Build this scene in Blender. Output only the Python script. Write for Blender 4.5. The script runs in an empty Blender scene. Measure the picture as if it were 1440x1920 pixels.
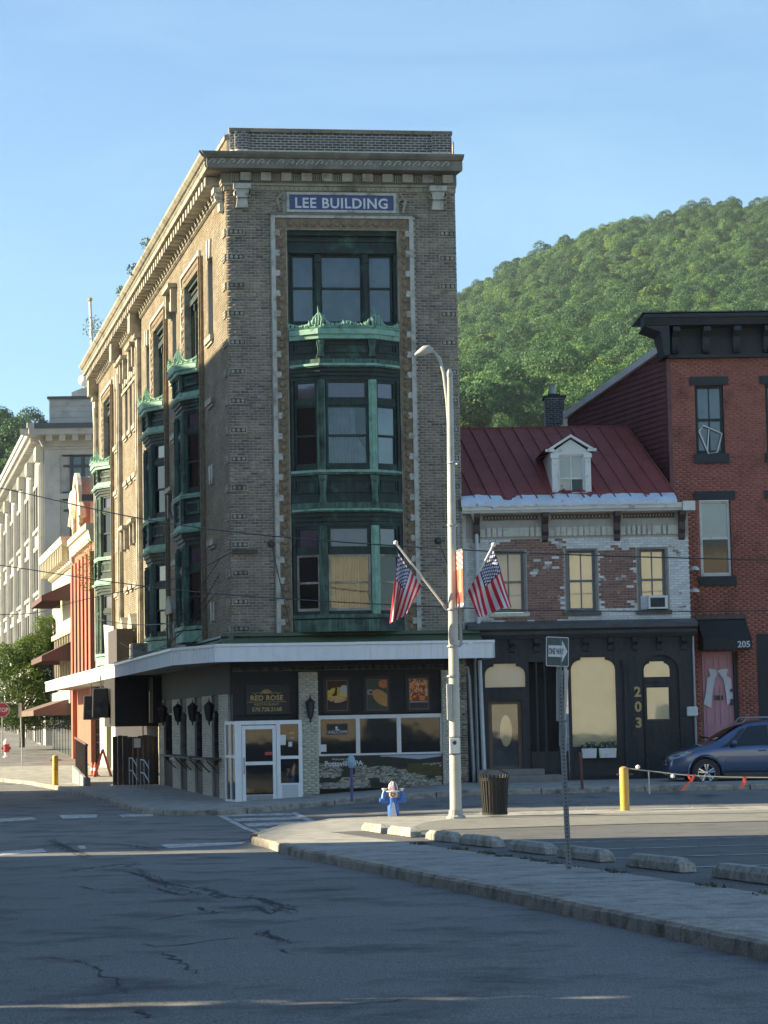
import bpy, bmesh, math, random
import numpy as np
from mathutils import Vector, Matrix, noise
sc = bpy.context.scene
RNG = random.Random(7)
rad = math.radians
# ---------------------------------------------------------------- camera
EYE = 2.0; FPX = 4270.0; PITCH = rad(5.18); ROLL = rad(1.1)
F_ = Vector((0, math.cos(PITCH), math.sin(PITCH))); R0 = Vector((1, 0, 0)); U0 = Vector((0, -math.sin(PITCH), math.cos(PITCH)))
R_ = R0*math.cos(ROLL) - U0*math.sin(ROLL); U_ = R0*math.sin(ROLL) + U0*math.cos(ROLL)
cam = bpy.data.cameras.new('camera'); camo = bpy.data.objects.new('camera', cam); sc.collection.objects.link(camo)
cam.sensor_fit = 'HORIZONTAL'; cam.sensor_width = 36; cam.lens = 36*FPX/1440; cam.clip_start = .1; cam.clip_end = 6000
mw = Matrix((R_, U_, -F_)).transposed().to_4x4(); mw.translation = (0, 0, EYE); camo.matrix_world = mw
sc.camera = camo
# ---------------------------------------------------------------- light
SUN_EL = rad(23); SUN_DIR = Vector((-1, .03, 0)).normalized()*math.cos(SUN_EL) + Vector((0, 0, math.sin(SUN_EL)))
SUN_ROT = math.atan2(SUN_DIR.x, SUN_DIR.y)
w = bpy.data.worlds.new('World'); sc.world = w; w.use_nodes = True
wn = w.node_tree; bg = wn.nodes['Background']; bg.inputs[1].default_value = .083
sky = wn.nodes.new('ShaderNodeTexSky'); sky.sky_type = 'NISHITA'; sky.sun_disc = False
sky.sun_elevation = SUN_EL; sky.sun_rotation = SUN_ROT; sky.air_density = 1.0; sky.dust_density = .5; sky.ozone_density = 2.4; sky.altitude = 100
tc = wn.nodes.new('ShaderNodeTexCoord'); mp = wn.nodes.new('ShaderNodeMapping'); mp.inputs['Scale'].default_value = (2.2, 2.2, 9)
mp.inputs['Rotation'].default_value = (0, rad(18), 0)
cn = wn.nodes.new('ShaderNodeTexNoise'); cn.inputs['Scale'].default_value = 2.6; cn.inputs['Detail'].default_value = 7; cn.inputs['Distortion'].default_value = .6
cr = wn.nodes.new('ShaderNodeValToRGB'); cr.color_ramp.elements[0].position = .42; cr.color_ramp.elements[1].position = .85
cr.color_ramp.elements[0].color = (0, 0, 0, 1); cr.color_ramp.elements[1].color = (.3, .3, .3, 1)
mx = wn.nodes.new('ShaderNodeMix'); mx.data_type = 'RGBA'; mx.inputs[7].default_value = (3.6, 4.6, 5.2, 1)
wn.links.new(tc.outputs['Generated'], mp.inputs['Vector']); wn.links.new(mp.outputs[0], cn.inputs['Vector']); wn.links.new(cn.outputs[0], cr.inputs[0])
wn.links.new(cr.outputs[0], mx.inputs[0]); wn.links.new(sky.outputs[0], mx.inputs[6]); tn = wn.nodes.new('ShaderNodeMix'); tn.data_type = 'RGBA'; tn.blend_type = 'MULTIPLY'; tn.inputs[0].default_value = 1; tn.inputs[7].default_value = (.70, .85, .91, 1)
wn.links.new(mx.outputs[2], tn.inputs[6]); wn.links.new(tn.outputs[2], bg.inputs[0])
sl = bpy.data.lights.new('sun', 'SUN'); sl.energy = 5.0; sl.angle = rad(.53); sl.color = (1, .86, .58)
so = bpy.data.objects.new('sun', sl); sc.collection.objects.link(so); so.location = (-60, 0, 60)
so.rotation_euler = (-SUN_DIR).to_track_quat('-Z', 'Y').to_euler()
sc.view_settings.view_transform = 'Standard'; sc.view_settings.look = 'None'; sc.view_settings.exposure = 1.6; sc.view_settings.gamma = 1
sc.view_settings.use_curve_mapping = False
sc.render.engine = 'CYCLES'
sc.cycles.max_bounces = 6; sc.cycles.transparent_max_bounces = 6
# ---------------------------------------------------------------- projection helpers
CAM = Vector((0, 0, EYE))
def ray(u, v): return F_*FPX + R_*(u-720) - U_*(v-960)
def P(u, v, Y):
    r = ray(u, v); return CAM + r*(Y/r.y)
class Fr:
    """frame of a vertical face: x to the right as seen from outside, y into the wall, z up"""
    def __init__(s, O, d=(1, 0), z=0):
        s.O = Vector((O[0], O[1], z)); l = math.hypot(*d); s.ex = Vector((d[0]/l, d[1]/l, 0)); s.ey = Vector((-s.ex.y, s.ex.x, 0))
        m = Matrix((s.ex, s.ey, Vector((0, 0, 1)))).transposed().to_4x4(); m.translation = s.O; s.m = m
    def sz(s, u, v, o=0):
        r = ray(u, v); n = s.ey; k = (s.O - n*o - CAM).dot(n)/r.dot(n); p = CAM + r*k
        return (p - s.O).dot(s.ex), p.z - s.O.z
    def s_(s, u, v, o=0): return s.sz(u, v, o)[0]
    def z_(s, u, v, o=0): return s.sz(u, v, o)[1]
    def w(s, x, o, z): return s.O + s.ex*x - s.ey*o + Vector((0, 0, z))
    def sub(s, x, o, z, d=None, ang=0):
        p = s.w(x, o, z); e = s.ex if d is None else (s.ex*d[0] - s.ey*d[1])
        f = Fr((p.x, p.y), (e.x, e.y), p.z); return f
def lerp(x, xs, ys): return float(np.interp(x, xs, ys))
def sst(a, b, x):
    t = min(1, max(0, (x-a)/(b-a))); return t*t*(3-2*t)
GY = [-400, -80, 0, 22, 39, 47, 60, 80, 95, 120, 200, 420, 900]; GZ = [2, .8, .5, .2, -.08, -.2, -.2, -.12, .15, .75, 2.6, 12, 20]
def G(x, y): return lerp(y, GY, GZ) + .055*min(6, max(0, x+4))*sst(48, 57, y)*(1-sst(75, 120, y))
KERB = .13
def gp(u, v, up=0):
    """point of the ground (raised by up) seen at a pixel"""
    r = ray(u, v); k = 5/r.y; lo = k
    while True:
        p = CAM + r*k
        if p.z < G(p.x, p.y)+up or p.y > 800: break
        lo = k; k *= 1.02
    for _ in range(30):
        m = (lo+k)/2; p = CAM + r*m
        if p.z < G(p.x, p.y)+up: k = m
        else: lo = m
    p = CAM + r*k; return Vector((p.x, p.y, G(p.x, p.y)+up))
# ---------------------------------------------------------------- materials
MATS = {}
def nt(name):
    m = bpy.data.materials.new(name); m.use_nodes = True; t = m.node_tree; return m, t, t.nodes['Principled BSDF']
def nd(t, typ, **kw):
    n = t.nodes.new(typ)
    for k, v in kw.items():
        if k[0] == '_': n.inputs[k[1:]].default_value = v
        else: setattr(n, k, v)
    return n
def posnode(t): return nd(t, 'ShaderNodeNewGeometry').outputs['Position']
def noi(t, vec, scale, detail=5, rough=.6, dist=0):
    n = nd(t, 'ShaderNodeTexNoise', _Scale=scale, _Detail=detail, _Roughness=rough, _Distortion=dist); t.links.new(vec, n.inputs['Vector']); return n.outputs[0]
def ramp(t, fac, a, b):
    n = nd(t, 'ShaderNodeMapRange'); n.inputs[1].default_value = a; n.inputs[2].default_value = b; t.links.new(fac, n.inputs[0]); return n.outputs[0]
def mixc(t, fac, a, b):
    n = nd(t, 'ShaderNodeMix', data_type='RGBA')
    if isinstance(fac, float): n.inputs[0].default_value = fac
    else: t.links.new(fac, n.inputs[0])
    for i, c in ((6, a), (7, b)):
        if isinstance(c, (tuple, list)): n.inputs[i].default_value = (*c[:3], 1)
        else: t.links.new(c, n.inputs[i])
    return n.outputs[2]
def mth(t, op, a, b=None):
    n = nd(t, 'ShaderNodeMath', operation=op)
    for i, c in ((0, a), (1, b)):
        if c is None: continue
        if isinstance(c, (int, float)): n.inputs[i].default_value = c
        else: t.links.new(c, n.inputs[i])
    return n.outputs[0]
def stretch(t, vec, sx, sy, sz):
    n = nd(t, 'ShaderNodeMapping'); n.inputs['Scale'].default_value = (sx, sy, sz); t.links.new(vec, n.inputs['Vector']); return n.outputs[0]
def mat(name, c, c2=None, sc_=1.5, lo=.35, hi=.65, rough=.8, bump=0, bs=30, metal=0, attr=None, dirt=None, dsc=3, dlo=.5, dhi=.7, strk=None, spec=.5, coat=0, ior=None, grain=.12, gs=60):
    m, t, b = nt(name); p = posnode(t)
    out = None
    if attr:
        a = nd(t, 'ShaderNodeAttribute', attribute_name=attr)
        out = mixc(t, a.outputs['Fac'], c, c2 or c)
    elif c2: out = mixc(t, ramp(t, noi(t, p, sc_), lo, hi), c, c2)
    else: out = mixc(t, 1.0, c, c)
    if grain:
        g = ramp(t, noi(t, p, gs, 4), .3, .7); dk = mixc(t, grain*1.0, out, (0, 0, 0)); lt = mixc(t, grain*.5, out, (1, 1, 1)); out = mixc(t, g, dk, lt)
    if dirt: out = mixc(t, ramp(t, noi(t, p, dsc, 7, .65), dlo, dhi), out, dirt)
    if strk: out = mixc(t, ramp(t, noi(t, stretch(t, p, 7, 7, .5), 1.2, 6), .5, .75), out, strk)
    t.links.new(out, b.inputs['Base Color']); b.inputs['Roughness'].default_value = rough; b.inputs['Metallic'].default_value = metal
    b.inputs['Specular IOR Level'].default_value = spec
    if coat: b.inputs['Coat Weight'].default_value = coat; b.inputs['Coat Roughness'].default_value = .05
    if ior: b.inputs['IOR'].default_value = ior
    if bump:
        bn = nd(t, 'ShaderNodeBump', _Strength=bump, _Distance=.03); t.links.new(noi(t, p, bs, 6), bn.inputs['Height']); t.links.new(bn.outputs[0], b.inputs['Normal'])
    MATS[name] = m; return m
def colmat(name, rough=.6, coat=0):
    m, t, b = nt(name); a = nd(t, 'ShaderNodeAttribute', attribute_name='Col'); t.links.new(a.outputs['Color'], b.inputs['Base Color']); b.inputs['Roughness'].default_value = rough
    MATS[name] = m; return m
def glassmat(name, c, c2, ior=1.9, rough=.03, wob=.08, sc_=.7):
    m, t, b = nt(name); p = posnode(t)
    t.links.new(mixc(t, ramp(t, noi(t, p, sc_, 3), .4, .6), c, c2), b.inputs['Base Color'])
    b.inputs['Roughness'].default_value = rough; b.inputs['IOR'].default_value = ior
    bn = nd(t, 'ShaderNodeBump', _Strength=wob, _Distance=.02); t.links.new(noi(t, p, 1.3, 2), bn.inputs['Height']); t.links.new(bn.outputs[0], b.inputs['Normal'])
    MATS[name] = m; return m
# ---------------------------------------------------------------- mesh builder
SPLIT = {'ledge', 'lintel', 'bay_window', 'mullion', 'console', 'moulding_block', 'downpipe', 'pipe', 'rail', 'seam', 'panel_frame', 'handle', 'hanger'}
class MB:
    def __init__(s): s.v = []; s.f = []; s.a = []; s.g = []
    def add(s, vs, fs, a=.5):
        n = len(s.v); s.g.append((n, len(s.f))); s.v += [tuple(p) for p in vs]; s.f += [tuple(n+i for i in f) for f in fs]; s.a += [a]*len(fs); return s
    def box(s, x0, x1, o0, o1, z0, z1, a=.5, tx=0):
        y0, y1 = -o1, -o0
        return s.add([(x0, y0, z0), (x1, y0, z0), (x1, y1, z0), (x0, y1, z0), (x0+tx, y0, z1), (x1-tx, y0, z1), (x1-tx, y1, z1), (x0+tx, y1, z1)],
                     [(0, 3, 2, 1), (4, 5, 6, 7), (0, 1, 5, 4), (1, 2, 6, 5), (2, 3, 7, 6), (3, 0, 4, 7)], a)
    def quad(s, a, b, c, d): return s.add([a, b, c, d], [(0, 1, 2, 3)])
    def prof(s, pts, x0, x1, m0=0, m1=0):
        """profile of (out, z) swept along x, mitred by m per unit out at the ends"""
        n = len(pts); vs = [(x0-o*m0, -o, z) for o, z in pts]+[(x1+o*m1, -o, z) for o, z in pts]
        return s.add(vs, [(i, (i+1) % n, n+(i+1) % n, n+i) for i in range(n)]+[tuple(range(n))[::-1], tuple(range(n, 2*n))])
    def prism(s, pts, o0, o1):
        """polygon of (x, z) given depth from o0 to o1"""
        n = len(pts); vs = [(x, -o1, z) for x, z in pts]+[(x, -o0, z) for x, z in pts]
        return s.add(vs, [tuple(range(n)), tuple(range(n, 2*n))[::-1]]+[(i, n+i, n+(i+1) % n, (i+1) % n) for i in range(n)])
    def plan(s, pts, z0, z1, closed=True):
        """polygon of (x, y) in plan from z0 to z1"""
        n = len(pts); vs = [(x, y, z0) for x, y in pts]+[(x, y, z1) for x, y in pts]
        return s.add(vs, [tuple(range(n))[::-1], tuple(range(n, 2*n))]+[(i, (i+1) % n, n+(i+1) % n, n+i) for i in range(n)])
    def tube(s, pts, r, n=8, cap=True):
        pts = [Vector(p) for p in pts]; rs = r if isinstance(r, (list, tuple)) else [r]*len(pts); vs = []; fs = []
        up = None
        for i, p in enumerate(pts):
            d = (pts[min(i+1, len(pts)-1)] - pts[max(i-1, 0)]).normalized()
            if up is None: up = Vector((0, 0, 1)) if abs(d.z) < .9 else Vector((1, 0, 0))
            a = d.cross(up).normalized(); b = a.cross(d).normalized(); up = b
            for k in range(n):
                th = 2*math.pi*k/n; vs.append(p + (a*math.cos(th)+b*math.sin(th))*rs[i])
        for i in range(len(pts)-1):
            for k in range(n): fs.append((i*n+k, i*n+(k+1) % n, (i+1)*n+(k+1) % n, (i+1)*n+k))
        if cap: fs += [tuple(range(n))[::-1], tuple((len(pts)-1)*n+k for k in range(n))]
        return s.add(vs, fs)
    def lathe(s, prof, c=(0, 0, 0), n=16, axis='z'):
        vs = []; fs = []; m = len(prof)
        for k in range(n):
            th = 2*math.pi*k/n
            for r, h in prof:
                q = (r*math.cos(th), r*math.sin(th), h)
                if axis == 'y': q = (q[0], -q[2], q[1])
                if axis == 'x': q = (q[2], q[0], q[1])
                vs.append((q[0]+c[0], q[1]+c[1], q[2]+c[2]))
        for k in range(n):
            for i in range(m-1):
                a, b = k*m+i, ((k+1) % n)*m+i; fs.append((a, b, b+1, a+1))
        return s.add(vs, fs)
    def build(s, name, m, parent=None, fr=None, smooth=False, kind=None, bevel=0, label=None):
        if name in SPLIT and len(s.g) > 1:
            first = None; ends = s.g[1:]+[(len(s.v), len(s.f))]
            for (v0, f0), (v1, f1) in zip(s.g, ends):
                t = MB(); t.add(s.v[v0:v1], [tuple(i-v0 for i in f) for f in s.f[f0:f1]]); t.a = s.a[f0:f1]
                root_part = first is not None and name in ('bay_window',)
                o = t.build('panel' if root_part else name, m, first if root_part else parent, fr, smooth, kind, bevel, label); first = first or o
            return first
        me = bpy.data.meshes.new(name); me.from_pydata(s.v, [], s.f)
        at = me.attributes.new('v', 'FLOAT', 'FACE'); at.data.foreach_set('value', s.a)
        if isinstance(m, str): m = MATS[m]
        me.materials.append(m)
        if smooth: me.shade_smooth(); me.set_sharp_from_angle(angle=rad(40))
        o = link(name, me, parent, fr)
        bm = bmesh.new(); bm.from_mesh(me); bmesh.ops.recalc_face_normals(bm, faces=bm.faces); bm.to_mesh(me); bm.free()
        if kind: o['kind'] = kind
        if label: o['label'] = label
        if bevel:
            md = o.modifiers.new('bevel', 'BEVEL'); md.width = bevel; md.segments = 2; md.limit_method = 'ANGLE'
        return o
WM = {}
def link(name, data, parent=None, fr=None, m=None):
    o = bpy.data.objects.new(name, data); sc.collection.objects.link(o)
    wmx = m if m is not None else (fr.m if fr is not None else (WM[parent.name] if parent else Matrix()))
    if parent:
        o.parent = parent; o.matrix_basis = WM[parent.name].inverted() @ wmx
    else: o.matrix_basis = wmx
    WM[o.name] = wmx.copy(); return o
def T(name, label, cat, fr, group=None):
    o = link(name, None, None, fr); o.empty_display_size = .3; o['label'] = label; o['category'] = cat
    if group: o['group'] = group
    return o
def tag(o, label, cat, group=None):
    o['label'] = label; o['category'] = cat
    if group: o['group'] = group
    return o
def at(p, d=(1, 0)): return Fr((p[0], p[1]), d, p[2])
def dup(root, fr, label=None):
    def cp(o, par, m):
        c = o.copy(); sc.collection.objects.link(c); c.parent = par; WM[c.name] = m
        c.matrix_basis = (WM[par.name].inverted() @ m) if par else m
        for ch in o.children: cp(ch, c, m @ (WM[o.name].inverted() @ WM[ch.name]))
        return c
    r = cp(root, None, fr.m.copy())
    if label: r['label'] = label
    return r
def holes_cells(s0, s1, z0, z1, holes):
    xs = sorted({s0, s1, *[min(max(h[0], s0), s1) for h in holes], *[min(max(h[1], s0), s1) for h in holes]})
    zs = sorted({z0, z1, *[min(max(h[2], z0), z1) for h in holes], *[min(max(h[3], z0), z1) for h in holes]})
    for i in range(len(xs)-1):
        for j in range(len(zs)-1):
            cx, cz = (xs[i]+xs[i+1])/2, (zs[j]+zs[j+1])/2
            if any(h[0] < cx < h[1] and h[2] < cz < h[3] for h in holes): continue
            yield xs[i], xs[i+1], zs[j], zs[j+1]
def wall(mb, s0, s1, z0, z1, holes, o=0, dep=.3):
    for a, b, c, d in holes_cells(s0, s1, z0, z1, holes): mb.quad((a, -o, c), (b, -o, c), (b, -o, d), (a, -o, d))
    for a, b, c, d in holes:
        y0, y1 = -o, -o+dep
        mb.quad((a, y0, c), (a, y1, c), (a, y1, d), (a, y0, d)); mb.quad((b, y0, c), (b, y0, d), (b, y1, d), (b, y1, c))
        mb.quad((a, y0, c), (b, y0, c), (b, y1, c), (a, y1, c)); mb.quad((a, y0, d), (a, y1, d), (b, y1, d), (b, y0, d))
NR = np.random.RandomState(5)
def bricks(fr, parent, m, s0, s1, z0, z1, holes=(), bw=.215, bh=.07, mo=.013, out=.012, name='brick', nind=0, o=0, vf=None, band=None):
    """every brick a block of its own; nind of them single objects, the rest joined"""
    R = []; row = 0; z = z0
    while z < z1-.02:
        zt = min(z+bh-mo, z1); off = (bw/2 if row % 2 else 0) + NR.uniform(-.01, .01)
        iv = [(s0, s1)]
        for h in holes:
            if h[2] < (z+zt)/2 < h[3]:
                nv = []
                for a, b in iv:
                    if h[1] <= a or h[0] >= b: nv.append((a, b)); continue
                    if h[0] > a: nv.append((a, h[0]))
                    if h[1] < b: nv.append((h[1], b))
                iv = nv
        for a, b in iv:
            k = math.floor((a-s0-off)/bw)
            while True:
                x0 = max(a, s0+off+k*bw); x1 = min(b, s0+off+(k+1)*bw-mo); k += 1
                if x0 >= b: break
                if x1-x0 > .03: R.append((x0, x1, z, zt, x1-x0 > bw-mo-.002 and zt-z > bh-mo-.002))
        z += bh; row += 1
    R = [(*r, (vf((r[0]+r[1])/2, r[2]) if vf else NR.rand())) for r in R]
    single = []
    if nind:
        full = [r for r in R if r[4]]; full.sort(key=lambda r: r[2]); single = full[:nind]
        ss = set(single); R = [r for r in R if r not in ss]
        mes = []
        for k in range(8):
            q = MB(); q.box(0, bw-mo, -.004, out, 0, bh-mo, a=(k+.5)/8); me = bpy.data.meshes.new(name); me.from_pydata(q.v, [], q.f)
            me.attributes.new('v', 'FLOAT', 'FACE').data.foreach_set('value', q.a); me.materials.append(MATS[m]); mes.append(me)
        for r in single:
            mm = fr.m @ Matrix.Translation((r[0], -o-NR.uniform(-.002, .004), r[2])); link(name, mes[min(7, int(r[5]*8))], parent, m=mm)
    if R:
        A = np.array([(r[0], r[1], r[2], r[3]) for r in R]); n = len(A); oo = -(o+out+NR.uniform(-.003, .004, n)); V = np.zeros((n, 8, 3), np.float32)
        for i, (xi, zi) in enumerate(((0, 2), (1, 2), (1, 3), (0, 3))):
            V[:, i, 0] = A[:, xi]; V[:, i, 2] = A[:, zi]; V[:, i, 1] = oo
            V[:, i+4, 0] = A[:, xi]; V[:, i+4, 2] = A[:, zi]; V[:, i+4, 1] = -o+.004
        q = np.array([(0, 1, 2, 3), (0, 4, 5, 1), (1, 5, 6, 2), (2, 6, 7, 3), (3, 7, 4, 0)]); Fi = (q[None]+np.arange(n)[:, None, None]*8).reshape(-1)
        me = bpy.data.meshes.new(name+'work'); me.vertices.add(n*8); me.vertices.foreach_set('co', V.reshape(-1)); me.loops.add(len(Fi)); me.loops.foreach_set('vertex_index', Fi)
        me.polygons.add(n*5); me.polygons.foreach_set('loop_start', np.arange(0, n*20, 4)); me.update(calc_edges=True)
        me.attributes.new('v', 'FLOAT', 'FACE').data.foreach_set('value', np.repeat([r[5] for r in R], 5)); me.materials.append(MATS[m])
        ob = link(name+'work', me, parent, fr); ob['kind'] = 'stuff'
def picture(name, m, parent, fr, s0, s1, z0, z1, nx, nz, fn, o=.01, th=.02, pos=None):
    """flat printed panel: a grid whose faces carry the print's colours; fn(x,y) with x,y in 0..1 from lower left"""
    X, Z = np.meshgrid(np.linspace(0, 1, nx+1), np.linspace(0, 1, nz+1)); 
    if pos is None: V = np.stack([s0+X*(s1-s0), np.full_like(X, -o), z0+Z*(z1-z0)], -1).reshape(-1, 3)
    else: V = np.array([pos(x, z) for x, z in zip(X.ravel(), Z.ravel())])
    idx = np.arange((nx+1)*(nz+1)).reshape(nz+1, nx+1); Fq = np.stack([idx[:-1, :-1], idx[:-1, 1:], idx[1:, 1:], idx[1:, :-1]], -1).reshape(-1, 4)
    xc, zc = np.meshgrid((np.arange(nx)+.5)/nx, (np.arange(nz)+.5)/nz); C = np.ones((nx*nz, 4), np.float32); C[:, :3] = fn(xc, zc).reshape(-1, 3)
    me = bpy.data.meshes.new(name); vs = V.tolist(); fs = Fq.tolist()
    if pos is None and th:
        b = len(vs); vs += [(s0, -o, z0), (s1, -o, z0), (s1, -o, z1), (s0, -o, z1), (s0, -o+th, z0), (s1, -o+th, z0), (s1, -o+th, z1), (s0, -o+th, z1)]
        fs += [(b, b+4, b+5, b+1), (b+1, b+5, b+6, b+2), (b+2, b+6, b+7, b+3), (b+3, b+7, b+4, b)]; C = np.vstack([C, np.tile((.03, .03, .03, 1), (4, 1))])
    me.from_pydata(vs, [], fs); me.attributes.new('Col', 'FLOAT_COLOR', 'FACE').data.foreach_set('color', C.astype(np.float32).ravel())
    me.materials.append(MATS[m]); return link(name, me, parent, fr)
def text(name, body, m, parent, fr, s, z, size, o=.02, ext=.006, align='CENTER', off=0, xs=1, sp=1, label=None, mtx=None):
    c = bpy.data.curves.new(name, 'FONT'); c.body = body; c.size = size; c.extrude = ext; c.align_x = align; c.offset = off; c.space_character = sp; c.resolution_u = 3
    t = bpy.data.objects.new('tmp', c); sc.collection.objects.link(t); dg = bpy.context.evaluated_depsgraph_get(); me = bpy.data.meshes.new_from_object(t.evaluated_get(dg))
    bpy.data.objects.remove(t); bpy.data.curves.remove(c); me.materials.clear(); me.materials.append(MATS[m])
    mm = (mtx if mtx is not None else fr.m @ Matrix.Translation((s, -o, z))) @ Matrix.Rotation(rad(90), 4, 'X') @ Matrix.Diagonal((xs, 1, 1, 1))
    ob = link(name, me, parent, m=mm); 
    if label: ob['label'] = label
    return ob
def vn(x, y, s, seed=0):
    """value noise on numpy arrays"""
    r = np.random.RandomState(seed); g = r.rand(64, 64); X = (x*s) % 63; Y = (y*s) % 63; i = X.astype(int); j = Y.astype(int); fx = X-i; fy = Y-j
    fx = fx*fx*(3-2*fx); fy = fy*fy*(3-2*fy); i2 = (i+1) % 64; j2 = (j+1) % 64
    return (g[j, i]*(1-fx)+g[j, i2]*fx)*(1-fy)+(g[j2, i]*(1-fx)+g[j2, i2]*fx)*fy
# ---------------------------------------------------------------- the materials of the place
mat('asphalt', (.06, .059, .056), (.125, .118, .106), .22, .38, .66, rough=.88, bump=.2, bs=120, dirt=(.04, .04, .04), dsc=.9, dlo=.5, dhi=.72, grain=.5, gs=70)
mat('lot_asphalt', (.045, .045, .043), (.07, .067, .06), .5, rough=.85, bump=.3, bs=80, dirt=(.07, .07, .068), dsc=1.2, grain=.3, gs=50)
mat('apron', (.15, .142, .118), (.21, .197, .162), .8, rough=.88, bump=.2, bs=70, dirt=(.10, .095, .08), dsc=1.6, dlo=.5, dhi=.75, grain=.3)
mat('crack', (.026, .026, .026), rough=.95)
mat('concrete', (.29, .275, .24), (.43, .41, .355), 1.3, rough=.9, bump=.3, bs=60, dirt=(.15, .142, .12), dsc=2.6, dlo=.47, dhi=.7, grain=.4, gs=45)
mat('curb_concrete', (.32, .285, .22), (.42, .37, .29), 2, rough=.88, bump=.5, bs=25, dirt=(.10, .092, .075), dsc=3.5, dlo=.45, dhi=.7, grain=.3)
mat('stop_concrete', (.30, .29, .25), (.42, .40, .34), 3, rough=.9, bump=.45, bs=22, dirt=(.14, .145, .10), dsc=5, dlo=.47, dhi=.68, grain=.4, gs=35)
mat('road_paint', (.62, .62, .6), (.45, .45, .44), 3, rough=.7, dirt=(.10, .10, .10), dsc=6, dlo=.5, dhi=.62)
mat('weed', (.07, .09, .035), (.12, .12, .06), 8, rough=.8)
mat('lee_brick', (.055, .043, .030), (.43, .335, .215), attr='v', rough=.85, bump=.15, bs=50, dirt=(.13, .11, .085), dsc=.8, dlo=.48, dhi=.75, grain=.3, gs=25, strk=(.17, .14, .105))
mat('lee_side_brick', (.17, .135, .085), (.38, .31, .20), attr='v', rough=.85, bump=.3, bs=40, dirt=(.2, .15, .085), dsc=1.1, dlo=.42, dhi=.7, grain=.25, gs=25)
mat('parapet_brick', (.022, .022, .026), (.09, .085, .085), attr='v', rough=.85, grain=.2)
mat('mortar', (.50, .465, .39), (.38, .35, .29), 3, rough=.95)
mat('white_mortar', (.55, .55, .53), (.42, .42, .4), 3, rough=.95)
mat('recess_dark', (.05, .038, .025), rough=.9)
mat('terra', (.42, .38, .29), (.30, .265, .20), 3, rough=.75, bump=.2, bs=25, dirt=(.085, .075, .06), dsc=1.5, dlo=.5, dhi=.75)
mat('terra_white', (.54, .52, .46), (.42, .40, .34), 4, rough=.6, dirt=(.16, .14, .1), dsc=4, dlo=.52, dhi=.75)
mat('terra_brown', (.27, .18, .09), (.14, .10, .055), 6, rough=.7, bump=.6, bs=18, dirt=(.3, .25, .16), dsc=7, dlo=.55, dhi=.7)
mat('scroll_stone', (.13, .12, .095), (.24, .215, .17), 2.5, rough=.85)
mat('white_glaze', (.66, .62, .50), (.54, .5, .40), attr='v', rough=.6, grain=.1)
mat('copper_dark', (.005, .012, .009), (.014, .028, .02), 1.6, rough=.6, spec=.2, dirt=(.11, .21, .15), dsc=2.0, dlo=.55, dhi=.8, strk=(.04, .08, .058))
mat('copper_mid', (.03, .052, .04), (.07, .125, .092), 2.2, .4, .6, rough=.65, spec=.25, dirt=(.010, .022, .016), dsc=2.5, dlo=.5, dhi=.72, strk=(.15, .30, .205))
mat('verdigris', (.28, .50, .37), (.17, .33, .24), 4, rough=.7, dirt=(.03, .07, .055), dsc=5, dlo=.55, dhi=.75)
mat('green_paint', (.085, .115, .045), (.06, .085, .035), 1.5, rough=.5)
glassmat('glass_sky', (.03, .04, .045), (.08, .10, .11), ior=1.9)
glassmat('glass_dark', (.010, .012, .014), (.016, .017, .018), ior=1.55, wob=.06)
glassmat('glass_purple', (.045, .034, .05), (.09, .07, .095), ior=1.8)
glassmat('glass_tan', (.42, .35, .19), (.5, .42, .25), ior=2.2)  # tan base colour paints in the reflection of a sunlit wall
glassmat('glass_blind', (.34, .33, .28), (.42, .4, .34), ior=1.8)
mat('curtain', (.62, .68, .74), (.42, .47, .52), 3, rough=.9, strk=(.3, .34, .4))
m_, t_, b_ = nt('glass_clear'); t_.nodes.remove(b_); tr_ = nd(t_, 'ShaderNodeBsdfTransparent'); tr_.inputs[0].default_value = (.72, .76, .76, 1); gs_ = nd(t_, 'ShaderNodeBsdfGlossy', _Roughness=.03); fr_ = nd(t_, 'ShaderNodeFresnel', _IOR=1.75); mx_ = nd(t_, 'ShaderNodeMixShader')
t_.links.new(fr_.outputs[0], mx_.inputs[0]); t_.links.new(tr_.outputs[0], mx_.inputs[1]); t_.links.new(gs_.outputs[0], mx_.inputs[2]); t_.links.new(mx_.outputs[0], t_.nodes['Material Output'].inputs['Surface']); MATS['glass_clear'] = m_
mat('curtain_tan', (.52, .46, .30), (.38, .33, .21), 3, rough=.9, strk=(.25, .21, .13))
mat('blue_enamel', (.014, .028, .13), (.025, .028, .17), 1.2, rough=.3, grain=.15)
mat('letter_white', (.74, .75, .76), (.6, .61, .63), 8, rough=.5)
mat('alu_white', (.86, .87, .88), (.8, .81, .83), 1, rough=.4, dirt=(.6, .59, .56), dsc=2, dlo=.6, dhi=.85, grain=.05, strk=(.74, .73, .70))
mat('alu_frame', (.74, .75, .75), (.68, .69, .7), 3, rough=.35, grain=.05)
mat('fascia_dark', (.012, .008, .007), (.017, .012, .010), 1, rough=.7, spec=.2)
mat('sign_board', (.024, .020, .018), rough=.6, spec=.3)
mat('gold', (.55, .38, .12), (.45, .30, .08), 8, rough=.4)
mat('lantern_black', (.012, .011, .010), rough=.4)
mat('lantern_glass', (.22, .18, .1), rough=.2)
mat('grey_panel', (.55, .58, .6), rough=.5)
mat('soffit', (.34, .32, .28), (.25, .23, .2), 2, rough=.8)
mat('wood_dark', (.03, .018, .014), (.045, .026, .018), 4, rough=.7)
mat('wood_shelf', (.10, .075, .055), (.06, .045, .035), 5, rough=.7)
mat('paper', (.8, .8, .8), rough=.7)
mat('black_iron', (.014, .014, .015), rough=.45)
mat('galv', (.33, .35, .37), (.26, .28, .3), 6, rough=.45, metal=.3)
colmat('print'); colmat('cloth', .85)
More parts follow.
